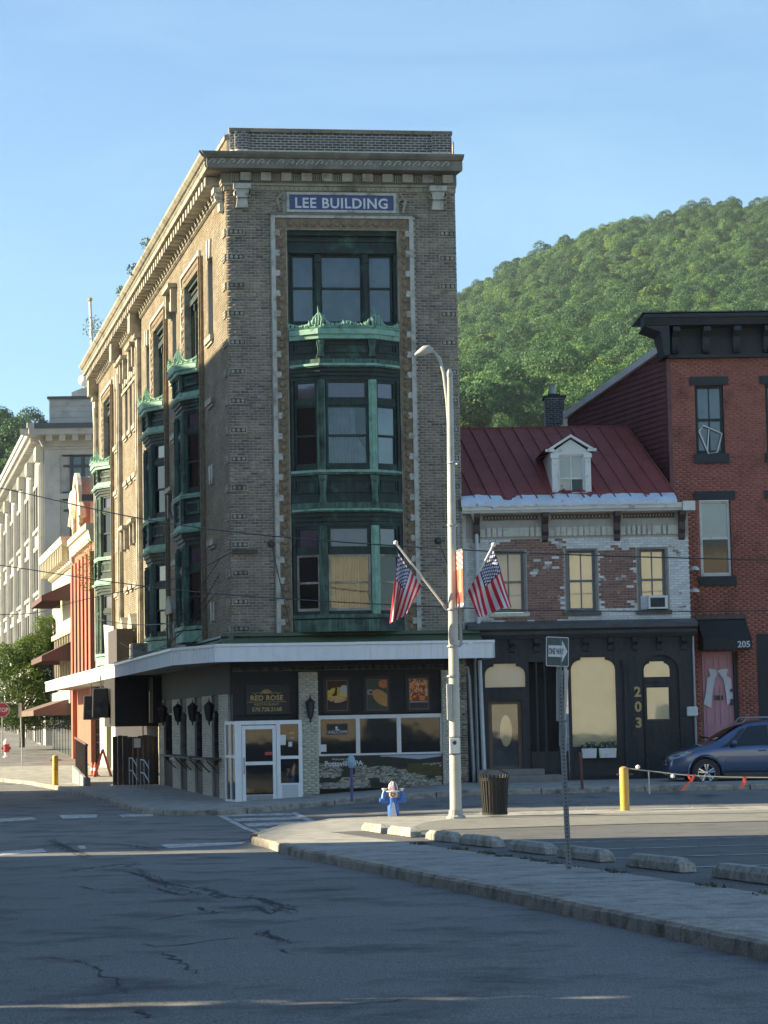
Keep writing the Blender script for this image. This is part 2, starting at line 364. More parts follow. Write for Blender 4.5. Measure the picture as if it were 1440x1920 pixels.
# ================================================================ GROUND
def sheet(name, m, poly_px=None, poly=None, up=0.0, step=.8, kind='structure', thick=0, skirt=True):
    """a sheet following the ground; outline given as pixels of the ground or as world x,y"""
    pts = [gp(u, v, up) for u, v in poly_px] if poly_px else [Vector((x, y, 0)) for x, y in poly]
    bm = bmesh.new(); vs = [bm.verts.new((p.x, p.y, 0)) for p in pts]; f = bm.faces.new(vs)
    ys = [p.y for p in pts]; xs = [p.x for p in pts]
    y = math.floor(min(ys)/step)*step
    cuts = [((0, yy, 0), (0, 1, 0)) for yy in np.arange(y, max(ys), step)] + [((xx, 0, 0), (1, 0, 0)) for xx in np.arange(-4, min(6, max(xs)), 1.0)]
    for co, no in cuts: bmesh.ops.bisect_plane(bm, geom=bm.verts[:]+bm.edges[:]+bm.faces[:], plane_co=co, plane_no=no)
    for v in bm.verts: v.co.z = G(v.co.x, v.co.y)+up
    if skirt and up > .05:
        be = [e for e in bm.edges if e.is_boundary]; r = bmesh.ops.extrude_edge_only(bm, edges=be)
        for v in [g for g in r['geom'] if isinstance(g, bmesh.types.BMVert)]: v.co.z -= up+.05
    bmesh.ops.triangulate(bm, faces=[f for f in bm.faces if len(f.verts) > 4])
    bmesh.ops.recalc_face_normals(bm, faces=bm.faces)
    if sum(f.normal.z for f in bm.faces) < 0: bmesh.ops.reverse_faces(bm, faces=bm.faces)
    me = bpy.data.meshes.new(name); bm.to_mesh(me); bm.free(); me.materials.append(MATS[m]); o = link(name, me)
    if kind: o['kind'] = kind
    return o
# the road surface under everything
gx = [-900, -300, -120, -60, -30, -20, -14, -10, -8, -6, -5, -4, -3, -2, -1, 0, 1, 2, 3, 4, 5, 6, 8, 10, 14, 20, 30, 50, 90, 200, 900]
gy = [-400, -120, -80, -40, -10, 0, 5, 10, 14, 18, 20, 22, 26, 30, 34, 37, 39, 41, 44, 47, 48, 49, 50, 51, 52, 53, 54, 55, 56, 57, 58, 60, 65, 70, 75, 78, 80, 85, 90, 95, 100, 105, 110, 120, 135, 150, 175, 200, 250, 300, 420, 600, 900, 1500]
me = bpy.data.meshes.new('road'); nx_ = len(gx)
me.from_pydata([(x, y, G(x, y)) for y in gy for x in gx], [], [(j*nx_+i, j*nx_+i+1, (j+1)*nx_+i+1, (j+1)*nx_+i) for j in range(len(gy)-1) for i in range(nx_-1)])
me.materials.append(MATS['asphalt']); link('road', me)['kind'] = 'structure'
# corner block on the right: parking lot, pavement, kerb
KB = [(470, 1583), (500, 1590), (540, 1604), (620, 1618), (720, 1640), (900, 1677), (1050, 1709), (1210, 1745), (1440, 1800), (1560, 1830)]
kb = [gp(u, v) for u, v in KB]; base_dir = (kb[-1]-kb[2]).normalized()
kb = kb[:3] + [kb[2]+base_dir*((p-kb[2]).dot(base_dir)) for p in kb[3:]] + [kb[2]+base_dir*45]
FARK = [gp(468, 1578), gp(520, 1560), gp(620, 1546), gp(740, 1541), gp(860, 1536), gp(1000, 1531), gp(1172, 1526.5), gp(1440, 1521), gp(1700, 1517)]
def off_line(pts, w):
    out = []
    for i, p in enumerate(pts):
        d = (pts[min(i+1, len(pts)-1)]-pts[max(0, i-1)]); d.z = 0; d.normalize(); n = Vector((-d.y, d.x, 0)); out.append(p+n*w)
    return out
def kerb(name, pts, w=.16, up=KERB, m='curb_concrete', seg=3.0, flip=1, parent=None):
    """kerb stones laid end to end along a line"""
    L = [0]
    for i in range(1, len(pts)): L.append(L[-1]+(pts[i].xy-pts[i-1].xy).length)
    def pt(s):
        s = min(max(s, 0), L[-1]); i = max(1, next((k for k in range(1, len(L)) if L[k] >= s), len(L)-1)); t = (s-L[i-1])/max(1e-6, L[i]-L[i-1]); return pts[i-1].lerp(pts[i], t)
    root = link(name, None, None, Fr((pts[0].x, pts[0].y), (1, 0), pts[0].z)); root['kind'] = 'structure'
    n = max(1, round(L[-1]/seg))
    for k in range(n):
        q = MB(); a = k*L[-1]/n+.014; b = (k+1)*L[-1]/n-.014; st = 8; vs = []
        for j in range(st+1):
            s = a+(b-a)*j/st; p = pt(s); d = (pt(s+.05)-pt(s-.05)); d.z = 0; d.normalize(); nn = Vector((-d.y, d.x, 0))*flip; g = G(p.x, p.y)
            jt = RNG.uniform(-.008, .008)
            vs += [p.xy.to_3d()+Vector((0, 0, g-.1)), p.xy.to_3d()+nn*.012+Vector((0, 0, g+up-.03+jt)), p.xy.to_3d()+nn*(.035+jt)+Vector((0, 0, g+up)), p.xy.to_3d()+nn*w+Vector((0, 0, g+up+.002)), p.xy.to_3d()+nn*w+Vector((0, 0, g-.1))]
        q.add([tuple(v-root.matrix_basis.translation) for v in vs], [(j*5+i, j*5+i+1, j*5+i+6, j*5+i+5) for j in range(st) for i in range(4)]+[(0, 1, 2, 3, 4), tuple(st*5+i for i in (4, 3, 2, 1, 0))])
        q.build('kerb_stone', m, root, fr=Fr((root.matrix_basis.translation.x, root.matrix_basis.translation.y), (1, 0), root.matrix_basis.translation.z))
kerb('kerb', kb, w=.17, seg=3.2)
kerb('kerb', FARK, w=.15, flip=-1, seg=2.4)
inner = off_line(kb, .165); fin = off_line(FARK, -.145)
SWW = 1.75
lotline = off_line([p for p in kb[2:]], .17+SWW)
lot = [(p.x, p.y) for p in reversed(lotline)] + [(p.x, p.y) for p in [gp(620, 1560, KERB), gp(800, 1553, KERB), gp(1000, 1546, KERB), gp(1200, 1540, KERB), gp(1440, 1535, KERB), gp(1800, 1528, KERB)]] + [(26, 46), (26, -10)]
sheet('parking_lot', 'lot_asphalt', poly=lot, up=KERB-.006)
# pavement slabs along the near kerb
root = link('pavement', None, None, Fr((kb[2].x, kb[2].y), (1, 0), 0)); root['kind'] = 'structure'
bn = Vector((-base_dir.y, base_dir.x, 0)); bd = Vector((base_dir.x, base_dir.y, 0)).normalized(); s = 0; k = 0
while s < 42:
    ln = 1.62; q = MB(); p0 = kb[2]+bd*(s+.016)+bn*.185; p1 = kb[2]+bd*(s+ln-.016)+bn*.175; p2 = p1+bn*(SWW-.01); p3 = p0+bn*(SWW-.01)
    jz = [RNG.uniform(-.004, .004) for _ in range(4)]
    V = [Vector((p.x, p.y, G(p.x, p.y)+KERB+j)) for p, j in zip((p0, p1, p2, p3), jz)]; V += [v-Vector((0, 0, .12)) for v in V]
    q.add(V, [(0, 1, 2, 3), (0, 4, 5, 1), (1, 5, 6, 2), (2, 6, 7, 3), (3, 7, 4, 0)]); q.build('slab', 'concrete', root, fr=Fr((0, 0), (1, 0), 0)); s += ln; k += 1
nose = [(p.x, p.y) for p in inner[:3]] + [(lotline[0].x, lotline[0].y)] + [(p.x, p.y) for p in [gp(620, 1560, KERB), gp(800, 1553, KERB), gp(1000, 1546, KERB), gp(1200, 1540, KERB), gp(1440, 1535, KERB), gp(1800, 1528, KERB)]] + [(p.x, p.y) for p in reversed(fin)]
sheet('pavement', 'concrete', poly=nose, up=KERB-.002)
sheet('apron', 'apron', poly_px=[(800, 1541), (860, 1532.5), (1000, 1528.5), (1172, 1524), (1440, 1518), (1700, 1514), (1800, 1527), (1440, 1539), (1200, 1544), (1000, 1550), (800, 1557), (745, 1560)], up=KERB+.004, skirt=False)
# painted stall lines on the lot
for k in range(11):
    a = lotline[0]+bd*(1.3+k*2.62)+bn*.9; b = a+bn*5.2; wv = bd*.05
    sheet('stall_line', 'road_paint', poly=[((a-wv).x, (a-wv).y), ((a+wv).x, (a+wv).y), ((b+wv).x, (b+wv).y), ((b-wv).x, (b-wv).y)], up=KERB+.002, skirt=False)
# far pavement round the corner building
FK = [(0, 1466), (60, 1472), (105, 1481), (170, 1497), (215, 1510), (262, 1526), (330, 1529), (440, 1528), (520, 1521), (600, 1512), (700, 1503), (830, 1495), (1000, 1489), (1200, 1484), (1440, 1480), (1800, 1473)]
fk = [gp(u, v) for u, v in FK]; kerb('kerb', fk, w=.15, flip=1, seg=2.6)
fi = off_line(fk, .145)
sheet('pavement', 'concrete', poly=[(p.x, p.y) for p in fi]+[(26, 66), (2, 66), (-3, 66), (-12, 99), (-26, 99)][0:0]+[(26, 75), (0, 75), (-8.5, 96), (-26, 96)], up=KERB-.003)
# markings: zebra crossing, stop lines, edge lines
def paint(poly, name='road_marking', up=.005): sheet(name, 'road_paint', poly_px=poly, up=up, skirt=False)
def bar(a, b, w, name='road_marking'):
    A, B = gp(*a), gp(*b); d = (B-A); d.z = 0; d.normalize(); n = Vector((-d.y, d.x, 0))*w/2
    sheet(name, 'road_paint', poly=[((A-n).x, (A-n).y), ((B-n).x, (B-n).y), ((B+n).x, (B+n).y), ((A+n).x, (A+n).y)], up=.005, skirt=False)
paint([(401, 1526), (412, 1526), (497, 1563), (482, 1563)]); paint([(545, 1524), (556, 1523), (614, 1549), (600, 1550)])
for a, b, c, d in (((416, 1527.5), (543, 1524.5), (550, 1528), (424, 1531)), ((436, 1535), (560, 1531.5), (568, 1535.5), (445, 1539.5)), ((456, 1544), (578, 1539.5), (588, 1544.5), (466, 1549.5)), ((478, 1554), (597, 1549.5), (603, 1553), (488, 1558))): paint([a, b, c, d])
for a in ([(110, 1528), (184, 1527), (180, 1533), (118, 1535)], [(222, 1527.5), (285, 1526), (288, 1530), (230, 1532)], [(0, 1535), (60, 1532), (70, 1536), (0, 1541)]): paint(a)
paint([(300, 1583), (462, 1578), (452, 1583), (315, 1590)]); paint([(145, 1586), (158, 1585.5), (162, 1591), (150, 1592)]); paint([(0, 1597), (80, 1591), (88, 1597), (0, 1604)]); pass
# cracks in the asphalt, narrow irregular strips
def crack(pts, w, name='road_crack', seed=0):
    r = random.Random(seed); P0 = [gp(u, v, .004) for u, v in pts]; q = MB(); dens = []
    for i in range(len(P0)-1):
        n = max(2, int((P0[i+1]-P0[i]).length/.12))
        for j in range(n): dens.append(P0[i].lerp(P0[i+1], j/n)+Vector((r.uniform(-.05, .05), r.uniform(-.09, .09), 0)))
    dens.append(P0[-1]); L = []; R = []
    for i, p in enumerate(dens):
        d = dens[min(i+1, len(dens)-1)]-dens[max(0, i-1)]; d.z = 0; d.normalize(); n = Vector((-d.y, d.x, 0)); ww = w*r.uniform(.15, 1)*math.sin(math.pi*min(1, (i+.6)/len(dens)))**.4
        for S, sg in ((L, 1), (R, -1)):
            c = p+n*ww*sg; S.append((c.x, c.y, G(c.x, c.y)+.004))
    n = len(dens); q.add(L+R, [(i, i+1, n+i+1, n+i) for i in range(n-1)]); return q
q = MB()
CR = [([(240, 1633), (290, 1650), (330, 1660), (375, 1665)], .045), ([(300, 1668), (340, 1678), (375, 1676)], .06), ([(370, 1664), (430, 1682), (490, 1685), (548, 1706)], .05), ([(375, 1700), (400, 1712)], .03), ([(415, 1702), (470, 1700), (520, 1708), (550, 1703)], .035),
      ([(180, 1733), (300, 1722), (380, 1712), (520, 1704), (640, 1700)], .02), ([(495, 1745), (520, 1760), (545, 1768)], .035), ([(515, 1775), (540, 1782), (560, 1789)], .02), ([(270, 1770), (300, 1773), (360, 1768), (450, 1757)], .022), ([(310, 1783), (340, 1805), (375, 1825)], .022),
      ([(110, 1632), (170, 1628), (230, 1620), (270, 1622)], .05), ([(80, 1586), (150, 1583), (240, 1584), (290, 1590)], .06), ([(90, 1575), (130, 1590), (170, 1606)], .05), ([(440, 1573), (480, 1574)], .06), ([(60, 1796), (120, 1797), (175, 1808), (240, 1860)], .02), ([(250, 1890), (275, 1908)], .03), ([(0, 1668), (150, 1662), (220, 1675)], .02), ([(530, 1735), (600, 1730)], .015), ([(560, 1665), (700, 1660)], .012), ([(300, 1905), (600, 1890), (1000, 1850)], .012)]
for i, (pts, w) in enumerate(CR):
    c = crack(pts, w, seed=i); q.add(c.v, c.f)
    if w > .03:
        for k in range(3): c = crack([(u+RNG.uniform(-20, 20), v+RNG.uniform(-7, 7)) for u, v in pts], w*.35, seed=i*7+k); q.add(c.v, c.f)
q.build('road_crack', 'crack', kind='structure')
# weeds in the joint between pavement and lot
q = MB()
for i in range(1500):
    s = RNG.random()**1.3*20+.3; w_ = RNG.gauss(0, .05); p = kb[2]+bd*s+bn*(.17+SWW+w_); cl = noise.noise(Vector((s*1.3, 0, 3)))
    if cl < .05: continue
    z = G(p.x, p.y)+KERB; h = RNG.uniform(.01, .045); a = RNG.uniform(0, 6.28); dx, dy = math.cos(a)*.02, math.sin(a)*.02
    q.add([(p.x-dx, p.y-dy, z), (p.x+dx, p.y+dy, z), (p.x+RNG.uniform(-.03, .03), p.y+RNG.uniform(-.03, .03), z+h)], [(0, 1, 2)])
q.build('weeds', 'weed', kind='stuff')
# ================================================================ THE CORNER BUILDING
A0 = P(432, 1000, 60.0)
FF = Fr((A0.x, A0.y), (math.cos(rad(7.8)), math.sin(rad(7.8))))
SS = Fr((A0.x, A0.y), (.2194, -.9756))
WF = 6.22; WS = 36.2
def zf(v, u=650, o=0): return FF.z_(u, v, o)
lee = T('corner_building', 'tall narrow brown brick corner building with green copper bay windows and a white canopy', 'building', Fr((A0.x, A0.y), (math.cos(rad(7.8)), math.sin(rad(7.8))), 0))
ZC = zf(298); ZP = zf(240)            # cornice top, parapet top
OP = (1.61, 4.62, 4.3, zf(431))       # front opening
SIDE_BAYS = [(-8.4, -5.2), (-16.3, -13.1), (-33.4, -30.2)]
WZ = [(SS.z_(402, 1012), SS.z_(402, 1163)), (SS.z_(402, 744), SS.z_(402, 905)), (12.71, 14.93)]
WCOL = [(-3.05, 1, 'key'), (-10.9, 1, 'hood'), (-18.0, .95, 'key'), (-21.9, .9, 'hood'), (-23.4, .75, 'key'), (-24.9, .9, 'hood'), (-28.4, .95, 'key')]
sh = [(a, b, 4.3, OP[3]) for a, b in SIDE_BAYS] + [(x-w_/2, x+w_/2, z0, z1) for x, w_, k in WCOL for z0, z1 in WZ]
q = MB(); wall(q, 0, WF, 3.3, ZC-.05, [OP], dep=.6); q.build('wall', 'mortar', lee, FF)
q = MB(); wall(q, -WS, 0, 3.3, ZC-.05, sh, dep=.35); q.build('wall', 'mortar', lee, SS)
# right-hand flank, back and roof
B0 = FF.w(WF, 0, 0); C0 = SS.w(-WS, 0, 0); D0 = Vector((C0.x+12, C0.y+1, 0))
W0 = Fr((0, 0))
q = MB(); z0, z1 = 0, ZP-.3
for a, b in ((B0, D0), (D0, C0)): q.add([(a.x, a.y, z0), (b.x, b.y, z0), (b.x, b.y, z1), (a.x, a.y, z1)], [(0, 1, 2, 3)])
q.build('wall', 'lee_brick', lee, W0)
q = MB(); q.add([(p.x, p.y, ZC-.05) for p in (A0, B0, D0, C0)], [(0, 1, 2, 3)]); q.build('roof', 'scroll_stone', lee, W0)
cz = lambda x, z: max(0, min(1, .5+.35*noise.noise(Vector((x*.7, z*2.2, 1)))+NR.normal()*.2))
bh = FF
bricks(bh, lee, 'lee_brick', 0, WF, 4.2, zf(362), holes=[(OP[0]-.45, OP[1]+.45, 4, OP[3]+.42), (FF.s_(530, 380), FF.s_(748, 380), zf(404), 99)], nind=300, vf=cz, mo=.019, bw=.222, bh=.073)
bricks(SS, lee, 'lee_side_brick', -WS, 0, 4.2, SS.z_(415, 345), holes=[(a-.45, b+.45, 4, OP[3]+.42) for a, b in SIDE_BAYS]+[(x-w_/2-.02, x+w_/2+.02, z0-.12, z1+.02) for x, w_, k in WCOL for z0, z1 in WZ], vf=cz, nind=0)
# quoin blocks with rosettes on both edges of the front, returning on the side
QV = [435, 482, 535, 588, 642, 697, 752, 807, 861, 915, 969, 1022, 1075, 1129, 1180]
qb = MB(); x0, x1, h = 0, .46, .185
qb.box(x0, x1, .012, .03, 0, h)
for a, b, c, d in ((x0, x1, 0, .03), (x0, x1, h-.03, h), (x0, x0+.03, .03, h-.03), (x1-.03, x1, .03, h-.03)): qb.box(a, b, .03, .055, c, d)
rb = MB()
for k in range(3): rb.lathe([(0, .065), (.03, .06), (.05, .045), (.055, .03)], (x0+.1+k*.13, 0, h/2), 8, 'y')
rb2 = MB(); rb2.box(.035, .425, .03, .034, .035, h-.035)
first = None
def quoin(fr, x, z):
    global first
    f = Fr((fr.w(x, 0, 0).x, fr.w(x, 0, 0).y), (fr.ex.x, fr.ex.y), z)
    if first is None:
        a = qb.build('quoin', 'terra', lee, f); b = rb.build('rosette', 'terra', a, f, smooth=True); c = rb2.build('recess', 'recess_dark', a, f); first = (a.data, b.data, c.data)
    else:
        a = link('quoin', first[0], lee, f); link('rosette', first[1], a, f); link('recess', first[2], a, f)
for v in QV:
    z = FF.z_(436, v)-.09; quoin(FF, .02, z); quoin(FF, WF-.46-.02, z)
for v in QV: quoin(SS, -.50, FF.z_(436, v)-.09)
# surround of the front opening
def surround(fr, x0, x1, z0, z1, side=False):
    q = MB(); q.prism([(x0-.42, z0), (x0-.42, z1+.40), (x1+.42, z1+.40), (x1+.42, z0), (x1+.31, z0), (x1+.31, z1+.30), (x0-.31, z1+.30), (x0-.31, z0)], 0, .09)
    z = z0+.2
    while z < z1:
        for x in (x0-.31, x1+.19): q.box(x, x+.12, .02, .07, z, z+.16)
        z += .55
    q.build('surround', 'terra_white', lee, fr)
    q = MB(); q.prism([(x0-.31, z0), (x0-.31, z1+.30), (x1+.31, z1+.30), (x1+.31, z0), (x1+.02, z0), (x1+.02, z1+.02), (x0-.02, z1+.02), (x0-.02, z0)], -.02, .035)
    z = z0+.1
    while z < z1+.1:
        for x in (x0-.16, x1+.16): q.lathe([(0, .085), (.06, .07), (.1, .03)], (x, 0, z), 6, 'y')
        z += .21
    x = x0
    while x < x1: q.lathe([(0, .085), (.06, .07), (.1, .03)], (x+.1, 0, z1+.15), 6, 'y'); x += .21
    q.build('egg_moulding', 'terra_brown', lee, fr)
    q = MB(); q.prism([(x0-.02, z0), (x0-.02, z1+.02), (x1+.02, z1+.02), (x1+.02, z0), (x1-.01, z0), (x1-.01, z1-.01), (x0+.01, z1-.01), (x0+.01, z0)], -.3, .02); q.build('moulding', 'terra', lee, fr)
surround(FF, *OP)
for a, b in SIDE_BAYS: surround(SS, a, b, 4.3, OP[3])
# windows -------------------------------------------------------
def sash(fr, par, x0, x1, z0, z1, fm, pm, o=-.1, mid=.5, fw=.06, bars=0, pm2=None, name='window', thk=.07, sill=None, inner=None, lab=None, single=False, hb=0):
    q = MB(); q.box(x0, x0+fw, o-thk, o, z0, z1); q.box(x1-fw, x1, o-thk, o, z0, z1); q.box(x0+fw, x1-fw, o-thk, o, z0, z0+fw*1.3); q.box(x0+fw, x1-fw, o-thk, o, z1-fw, z1)
    zm = z0+(z1-z0)*mid
    if not single: q.box(x0+fw, x1-fw, o-thk-.005, o-.005, zm-fw*.5, zm+fw*.5)
    for k in range(bars):
        xb = x0+(x1-x0)*(k+1)/(bars+1); q.box(xb-.015, xb+.015, o-thk+.01, o-.01, z0+fw, z1-fw)
    for k in range(hb):
        for za, zb in ((z0, zm), (zm, z1)):
            zz = za+(zb-za)*(k+1)/(hb+1); q.box(x0+fw, x1-fw, o-thk+.01, o-.012, zz-.014, zz+.014)
    w_ = q.build(name, fm, par, fr, label=lab)
    for a, b, mm, oo in (((z0, z1, pm, -.05),) if single else ((zm, z1, pm2 or pm, -.035), (z0, zm, pm, -.055))):
        p = MB(); p.box(x0+fw*.5, x1-fw*.5, o+oo-.006, o+oo, a+.01, b-.01); p.build('pane', mm, w_, fr)
    if inner:
        p = MB(); n = 14; pts = [(x0+(x1-x0)*(.1+.8*i/n), -(o-thk-.06-(.02 if i % 2 else 0))) for i in range(n+1)]
        p.add([(x, y, z) for z in (z0, z1) for x, y in pts], [(i, i+1, n+2+i, n+1+i) for i in range(n)]); p.build('curtain', inner, w_, fr)
    return w_
# bay windows ---------------------------------------------------
LV = dict(crest1=zf(588), crest0=zf(622), e3=zf(640), p3=zf(672), led3a=zf(694), led3b=zf(678), win3t=zf(716), tr3a=zf(756), w3b=zf(876), sil3=zf(893), pan2a=zf(935), led2a=zf(963), led2b=zf(945), win2t=zf(988), tr2a=zf(1034), w2b=zf(1146), sil2=zf(1160), bot=4.32, w4t=zf(475), w4b=zf(604))
def bay(fr, x0, x1, front):
    D = .42; c = (x1-x0)*.27; PL = [(x0, 0), (x0+c, -D), (x1-c, -D), (x1, 0)]
    def ring(e, inset=.02): return [(x0+inset, .3), (x0+inset, -e*.6), (x0+c-e*.35, -D-e), (x1-c+e*.35, -D-e), (x1-inset, -e*.6), (x1-inset, .3)]
    g = MB()
    for a, b, e in ((LV['p3'], LV['e3'], .0), (LV['led3b'], LV['p3'], .04), (LV['sil3']-.5, LV['sil3']-.001, .0), (LV['pan2a'], LV['sil3']-.5, .0), (LV['led2b'], LV['pan2a'], .05), (LV['bot'], LV['sil2'], .0)): g.plan(ring(e), a, b)
    # crown mouldings above the window bands
    for t in ('3', '2'):
        za, zb = LV['win'+t+'t'], LV['led'+t+'a']; h = (zb-za)/3
        for k in range(3): g.plan(ring(-.02+.05*k), za+h*k, za+h*(k+1)-.001)
    b_ = g.build('bay_window', 'copper_dark', lee, fr)
    # ledges
    l = MB(); l.plan(ring(.16), LV['led3a'], LV['led3a']+(LV['led3b']-LV['led3a'])*.45); l.plan(ring(.09), LV['led3a']+(LV['led3b']-LV['led3a'])*.45+.001, LV['led3b']); l.plan(ring(.17), LV['led2a'], LV['led2a']+(LV['led2b']-LV['led2a'])*.4); l.plan(ring(.09), LV['led2a']+(LV['led2b']-LV['led2a'])*.4+.001, LV['led2b'])
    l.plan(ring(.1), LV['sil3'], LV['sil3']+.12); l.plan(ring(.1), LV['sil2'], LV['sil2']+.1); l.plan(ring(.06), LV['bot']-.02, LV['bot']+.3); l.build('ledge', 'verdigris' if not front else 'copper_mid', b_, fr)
    l = MB(); l.plan(ring(.19), LV['led3a']+.04, LV['led3a']+.1); l.plan(ring(.2), LV['led2a']+.04, LV['led2a']+.085); l.plan(ring(.125), LV['sil3']+.06, LV['sil3']+.125); l.plan(ring(.18), LV['e3']-.02, LV['e3']+.1); l.plan(ring(.24), LV['e3']+.1, LV['crest0']-.02); l.build('ledge', 'verdigris', b_, fr)
    # facets
    for i in range(3):
        a, b = PL[i], PL[i+1]; L = math.hypot(b[0]-a[0], b[1]-a[1]); d = ((b[0]-a[0])/L, -(b[1]-a[1])/L); f = fr.sub(a[0], -a[1], 0, d)
        pn = MB()
        for za, zb in ((LV['p3']+.05, LV['e3']-.04), (LV['pan2a']+.08, LV['sil3']-.06), (LV['bot']+.35, LV['sil2']-.05)):
            if zb-za < .15: continue
            for k, ins in enumerate((.12, .2)):
                x_0, x_1, z_0, z_1 = ins, L-ins, za+ins*.4, zb-ins*.4
                for r in ((x_0, x_1, z_0, z_0+.035), (x_0, x_1, z_1-.035, z_1), (x_0, x_0+.035, z_0+.035, z_1-.035), (x_1-.035, x_1, z_0+.035, z_1-.035)): pn.box(r[0], r[1], 0, .035-.012*k, r[2], r[3])
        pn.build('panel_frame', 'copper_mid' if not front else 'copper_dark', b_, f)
        for t, tr in (('3', 'tr3a'), ('2', 'tr2a')):
            zb, zt, zr = LV['w'+t+'b'], LV['win'+t+'t'], LV[tr]; zs = LV['sil'+t]+.1
            pg = 'glass_purple' if t == '3' and i != 1 else 'glass_dark'
            wp = .13
            m_ = MB(); m_.box(wp, L-wp, -.16, -.04, zs, zb); m_.box(wp, L-wp, -.13, -.02, zr-.1, zr+.02); m_.build('rail', 'copper_dark', b_, f)
            sash(f, lee, wp, L-wp, zr+.02, zt, 'copper_dark', 'glass_purple', o=-.05, single=True, name='transom_window', fw=.07)
            frm = 'terra' if t == '2' else 'copper_dark'
            gm = ('glass_clear' if i == 1 else 'glass_sky' if (i == 2 and t == '3') else 'glass_dark') if front else 'glass_dark'
            wd = sash(f, lee, wp, L-wp, zb, zr-.1, frm if front else 'copper_dark', gm, o=-.05, fw=.055)
            if front and i == 1:
                cu = MB(); n = 34; xa, xb = (.22, L-.42) if t == '2' else (.22, L-.45)
                ys = [.22+.022*math.sin(k*1.9)+.012*math.sin(k*.7) for k in range(n+1)]
                cu.add([(xa+(xb-xa)*k/n, ys[k], z) for z in (zb+.02, zr-.12) for k in range(n+1)], [(k, k+1, n+2+k, n+1+k) for k in range(n)])
                cu.build('curtain', 'curtain_tan' if t == '2' else 'curtain', wd, f, smooth=True)
                if t == '3': cu = MB(); cu.add([(xb-.02, .24, zb), (L-.12, .24, zb), (L-.12, .24, zb+.35), (xb-.02, .24, zb+.9)], [(0, 1, 2, 3)]); cu.build('curtain', 'curtain', wd, f)
                bb = MB(); bb.box(wp, L-wp, -.62, -.6, zb, zr); bb.build('blind', 'fascia_dark', wd, f)  # dark sheet standing in for the unlit room behind the curtain
    # vertical posts at the corners
    for k, (px_, py_) in enumerate(PL):
        m_ = MB(); hw = .11 if 0 < k < 3 else .06; sg = (1 if k == 0 else -1 if k == 3 else 0)
        for za, zb in ((LV['sil3']+.12, LV['win3t']), (LV['sil2']+.1, LV['win2t'])):
            m_.plan([(px_-hw+sg*.08, py_+.16), (px_-hw+sg*.08, py_+.01), (px_-hw*.5+sg*.08, py_-.05), (px_+hw*.5+sg*.08, py_-.05), (px_+hw+sg*.08, py_+.01), (px_+hw+sg*.08, py_+.16)], za, zb)
            m_.box(px_-.03+sg*.08, px_+.03+sg*.08, -py_+.03, -py_+.075, za+.1, zb-.1)
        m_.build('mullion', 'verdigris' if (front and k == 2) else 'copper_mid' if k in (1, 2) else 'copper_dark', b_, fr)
    # consoles on the panels
    m_ = MB()
    for px_, py_ in PL[1:3]:
        for za, zb in ((LV['p3']-.02, LV['e3']+.02), (LV['led2b'], LV['sil3']-.02)):
            m_.prism([(px_-.1, za), (px_+.1, za), (px_+.07, za+.3*(zb-za)), (px_+.12, zb), (px_-.12, zb), (px_-.07, za+.3*(zb-za))], -py_, -py_+.11)
            m_.lathe([(0, .15), (.06, .13), (.09, .08)], (px_, py_, zb-.1), 8, 'y')
    m_.build('console', 'copper_mid', b_, fr, smooth=False)
    # pierced crest of leaves and scrolls along the top
    k_ = MB(); zc = LV['crest0']; r2 = random.Random(3); e = .2
    path = [(x0+.03, -.1), (x0+c, -D-e), (x1-c, -D-e), (x1-.03, -.1)]; segs = []
    for i in range(3):
        a, b = Vector(path[i]), Vector(path[i+1]); n = max(5, int((b-a).length/.075))
        for j in range(n): segs.append(a.lerp(b, j/n))
    segs.append(Vector(path[3])); N = len(segs)
    k_.tube([(p.x, p.y, zc+.03) for p in segs], .035, 5); 
    def env(t): return .13+.42*max(math.exp(-((t-.27)/.06)**2), math.exp(-((t-.75)/.06)**2)) + .12*math.exp(-((t-.51)/.05)**2)+.1*(math.exp(-(t/.05)**2)+math.exp(-((t-1)/.05)**2))
    top = [(p.x, p.y, zc+env(i/(N-1))*.72) for i, p in enumerate(segs)]; k_.tube(top, .02, 5)
    for i, p in enumerate(segs):
        h = env(i/(N-1)); 
        k_.tube([(p.x, p.y, zc), (p.x+r2.uniform(-.05, .05), p.y-.03, zc+h*.5), (p.x+r2.uniform(-.04, .04), p.y, zc+h*r2.uniform(.75, 1.1))], [.018, .035, .006], 5)
        if i % 3 == 1: k_.lathe([(0, .05), (.035, .03), (.045, 0)], (p.x, p.y-.02, zc+.07), 6, 'y')
    k_.build('crest', 'verdigris', b_, fr)
    # top storey windows, set back and flat, under a dark lintel
    zt, zb = LV['w4t'], LV['w4b']; ztop = OP[3]
    t_ = MB(); t_.box(x0, x1, -.5, -.22, zt, ztop-.0); t_.box(x0, x1, -.3, -.14, zt+.03, zt+.2); t_.box(x0, x1, -.3, -.18, zt+.35, zt+.43); t_.box(x0, x1, -.3, -.1, ztop-.14, ztop-.01); t_.box(x0, x1, -.5, -.2, LV['e3'], zb)
    t_.build('lintel', 'copper_dark', b_, fr)
    w3 = x1-x0; xs = [(x0+.06, x0+.28*w3), (x0+.28*w3, x0+.71*w3), (x0+.71*w3, x1-.06)]
    for i, (a, b) in enumerate(xs): sash(fr, lee, a+.07, b-.07, zb, zt, 'copper_dark', 'glass_sky', o=-.3, fw=.055, mid=.52)
    for x in (x0+.02, xs[1][0], xs[1][1], x1-.02):
        m_ = MB(); m_.box(x-.09, x+.09, -.42, -.22, zb, zt); m_.box(x-.05, x+.05, -.22, -.18, zb, zt); m_.box(x-.08, x+.08, -.22, -.15, zt-.22, zt-.03); m_.build('mullion', 'copper_dark', b_, fr)
    return b_
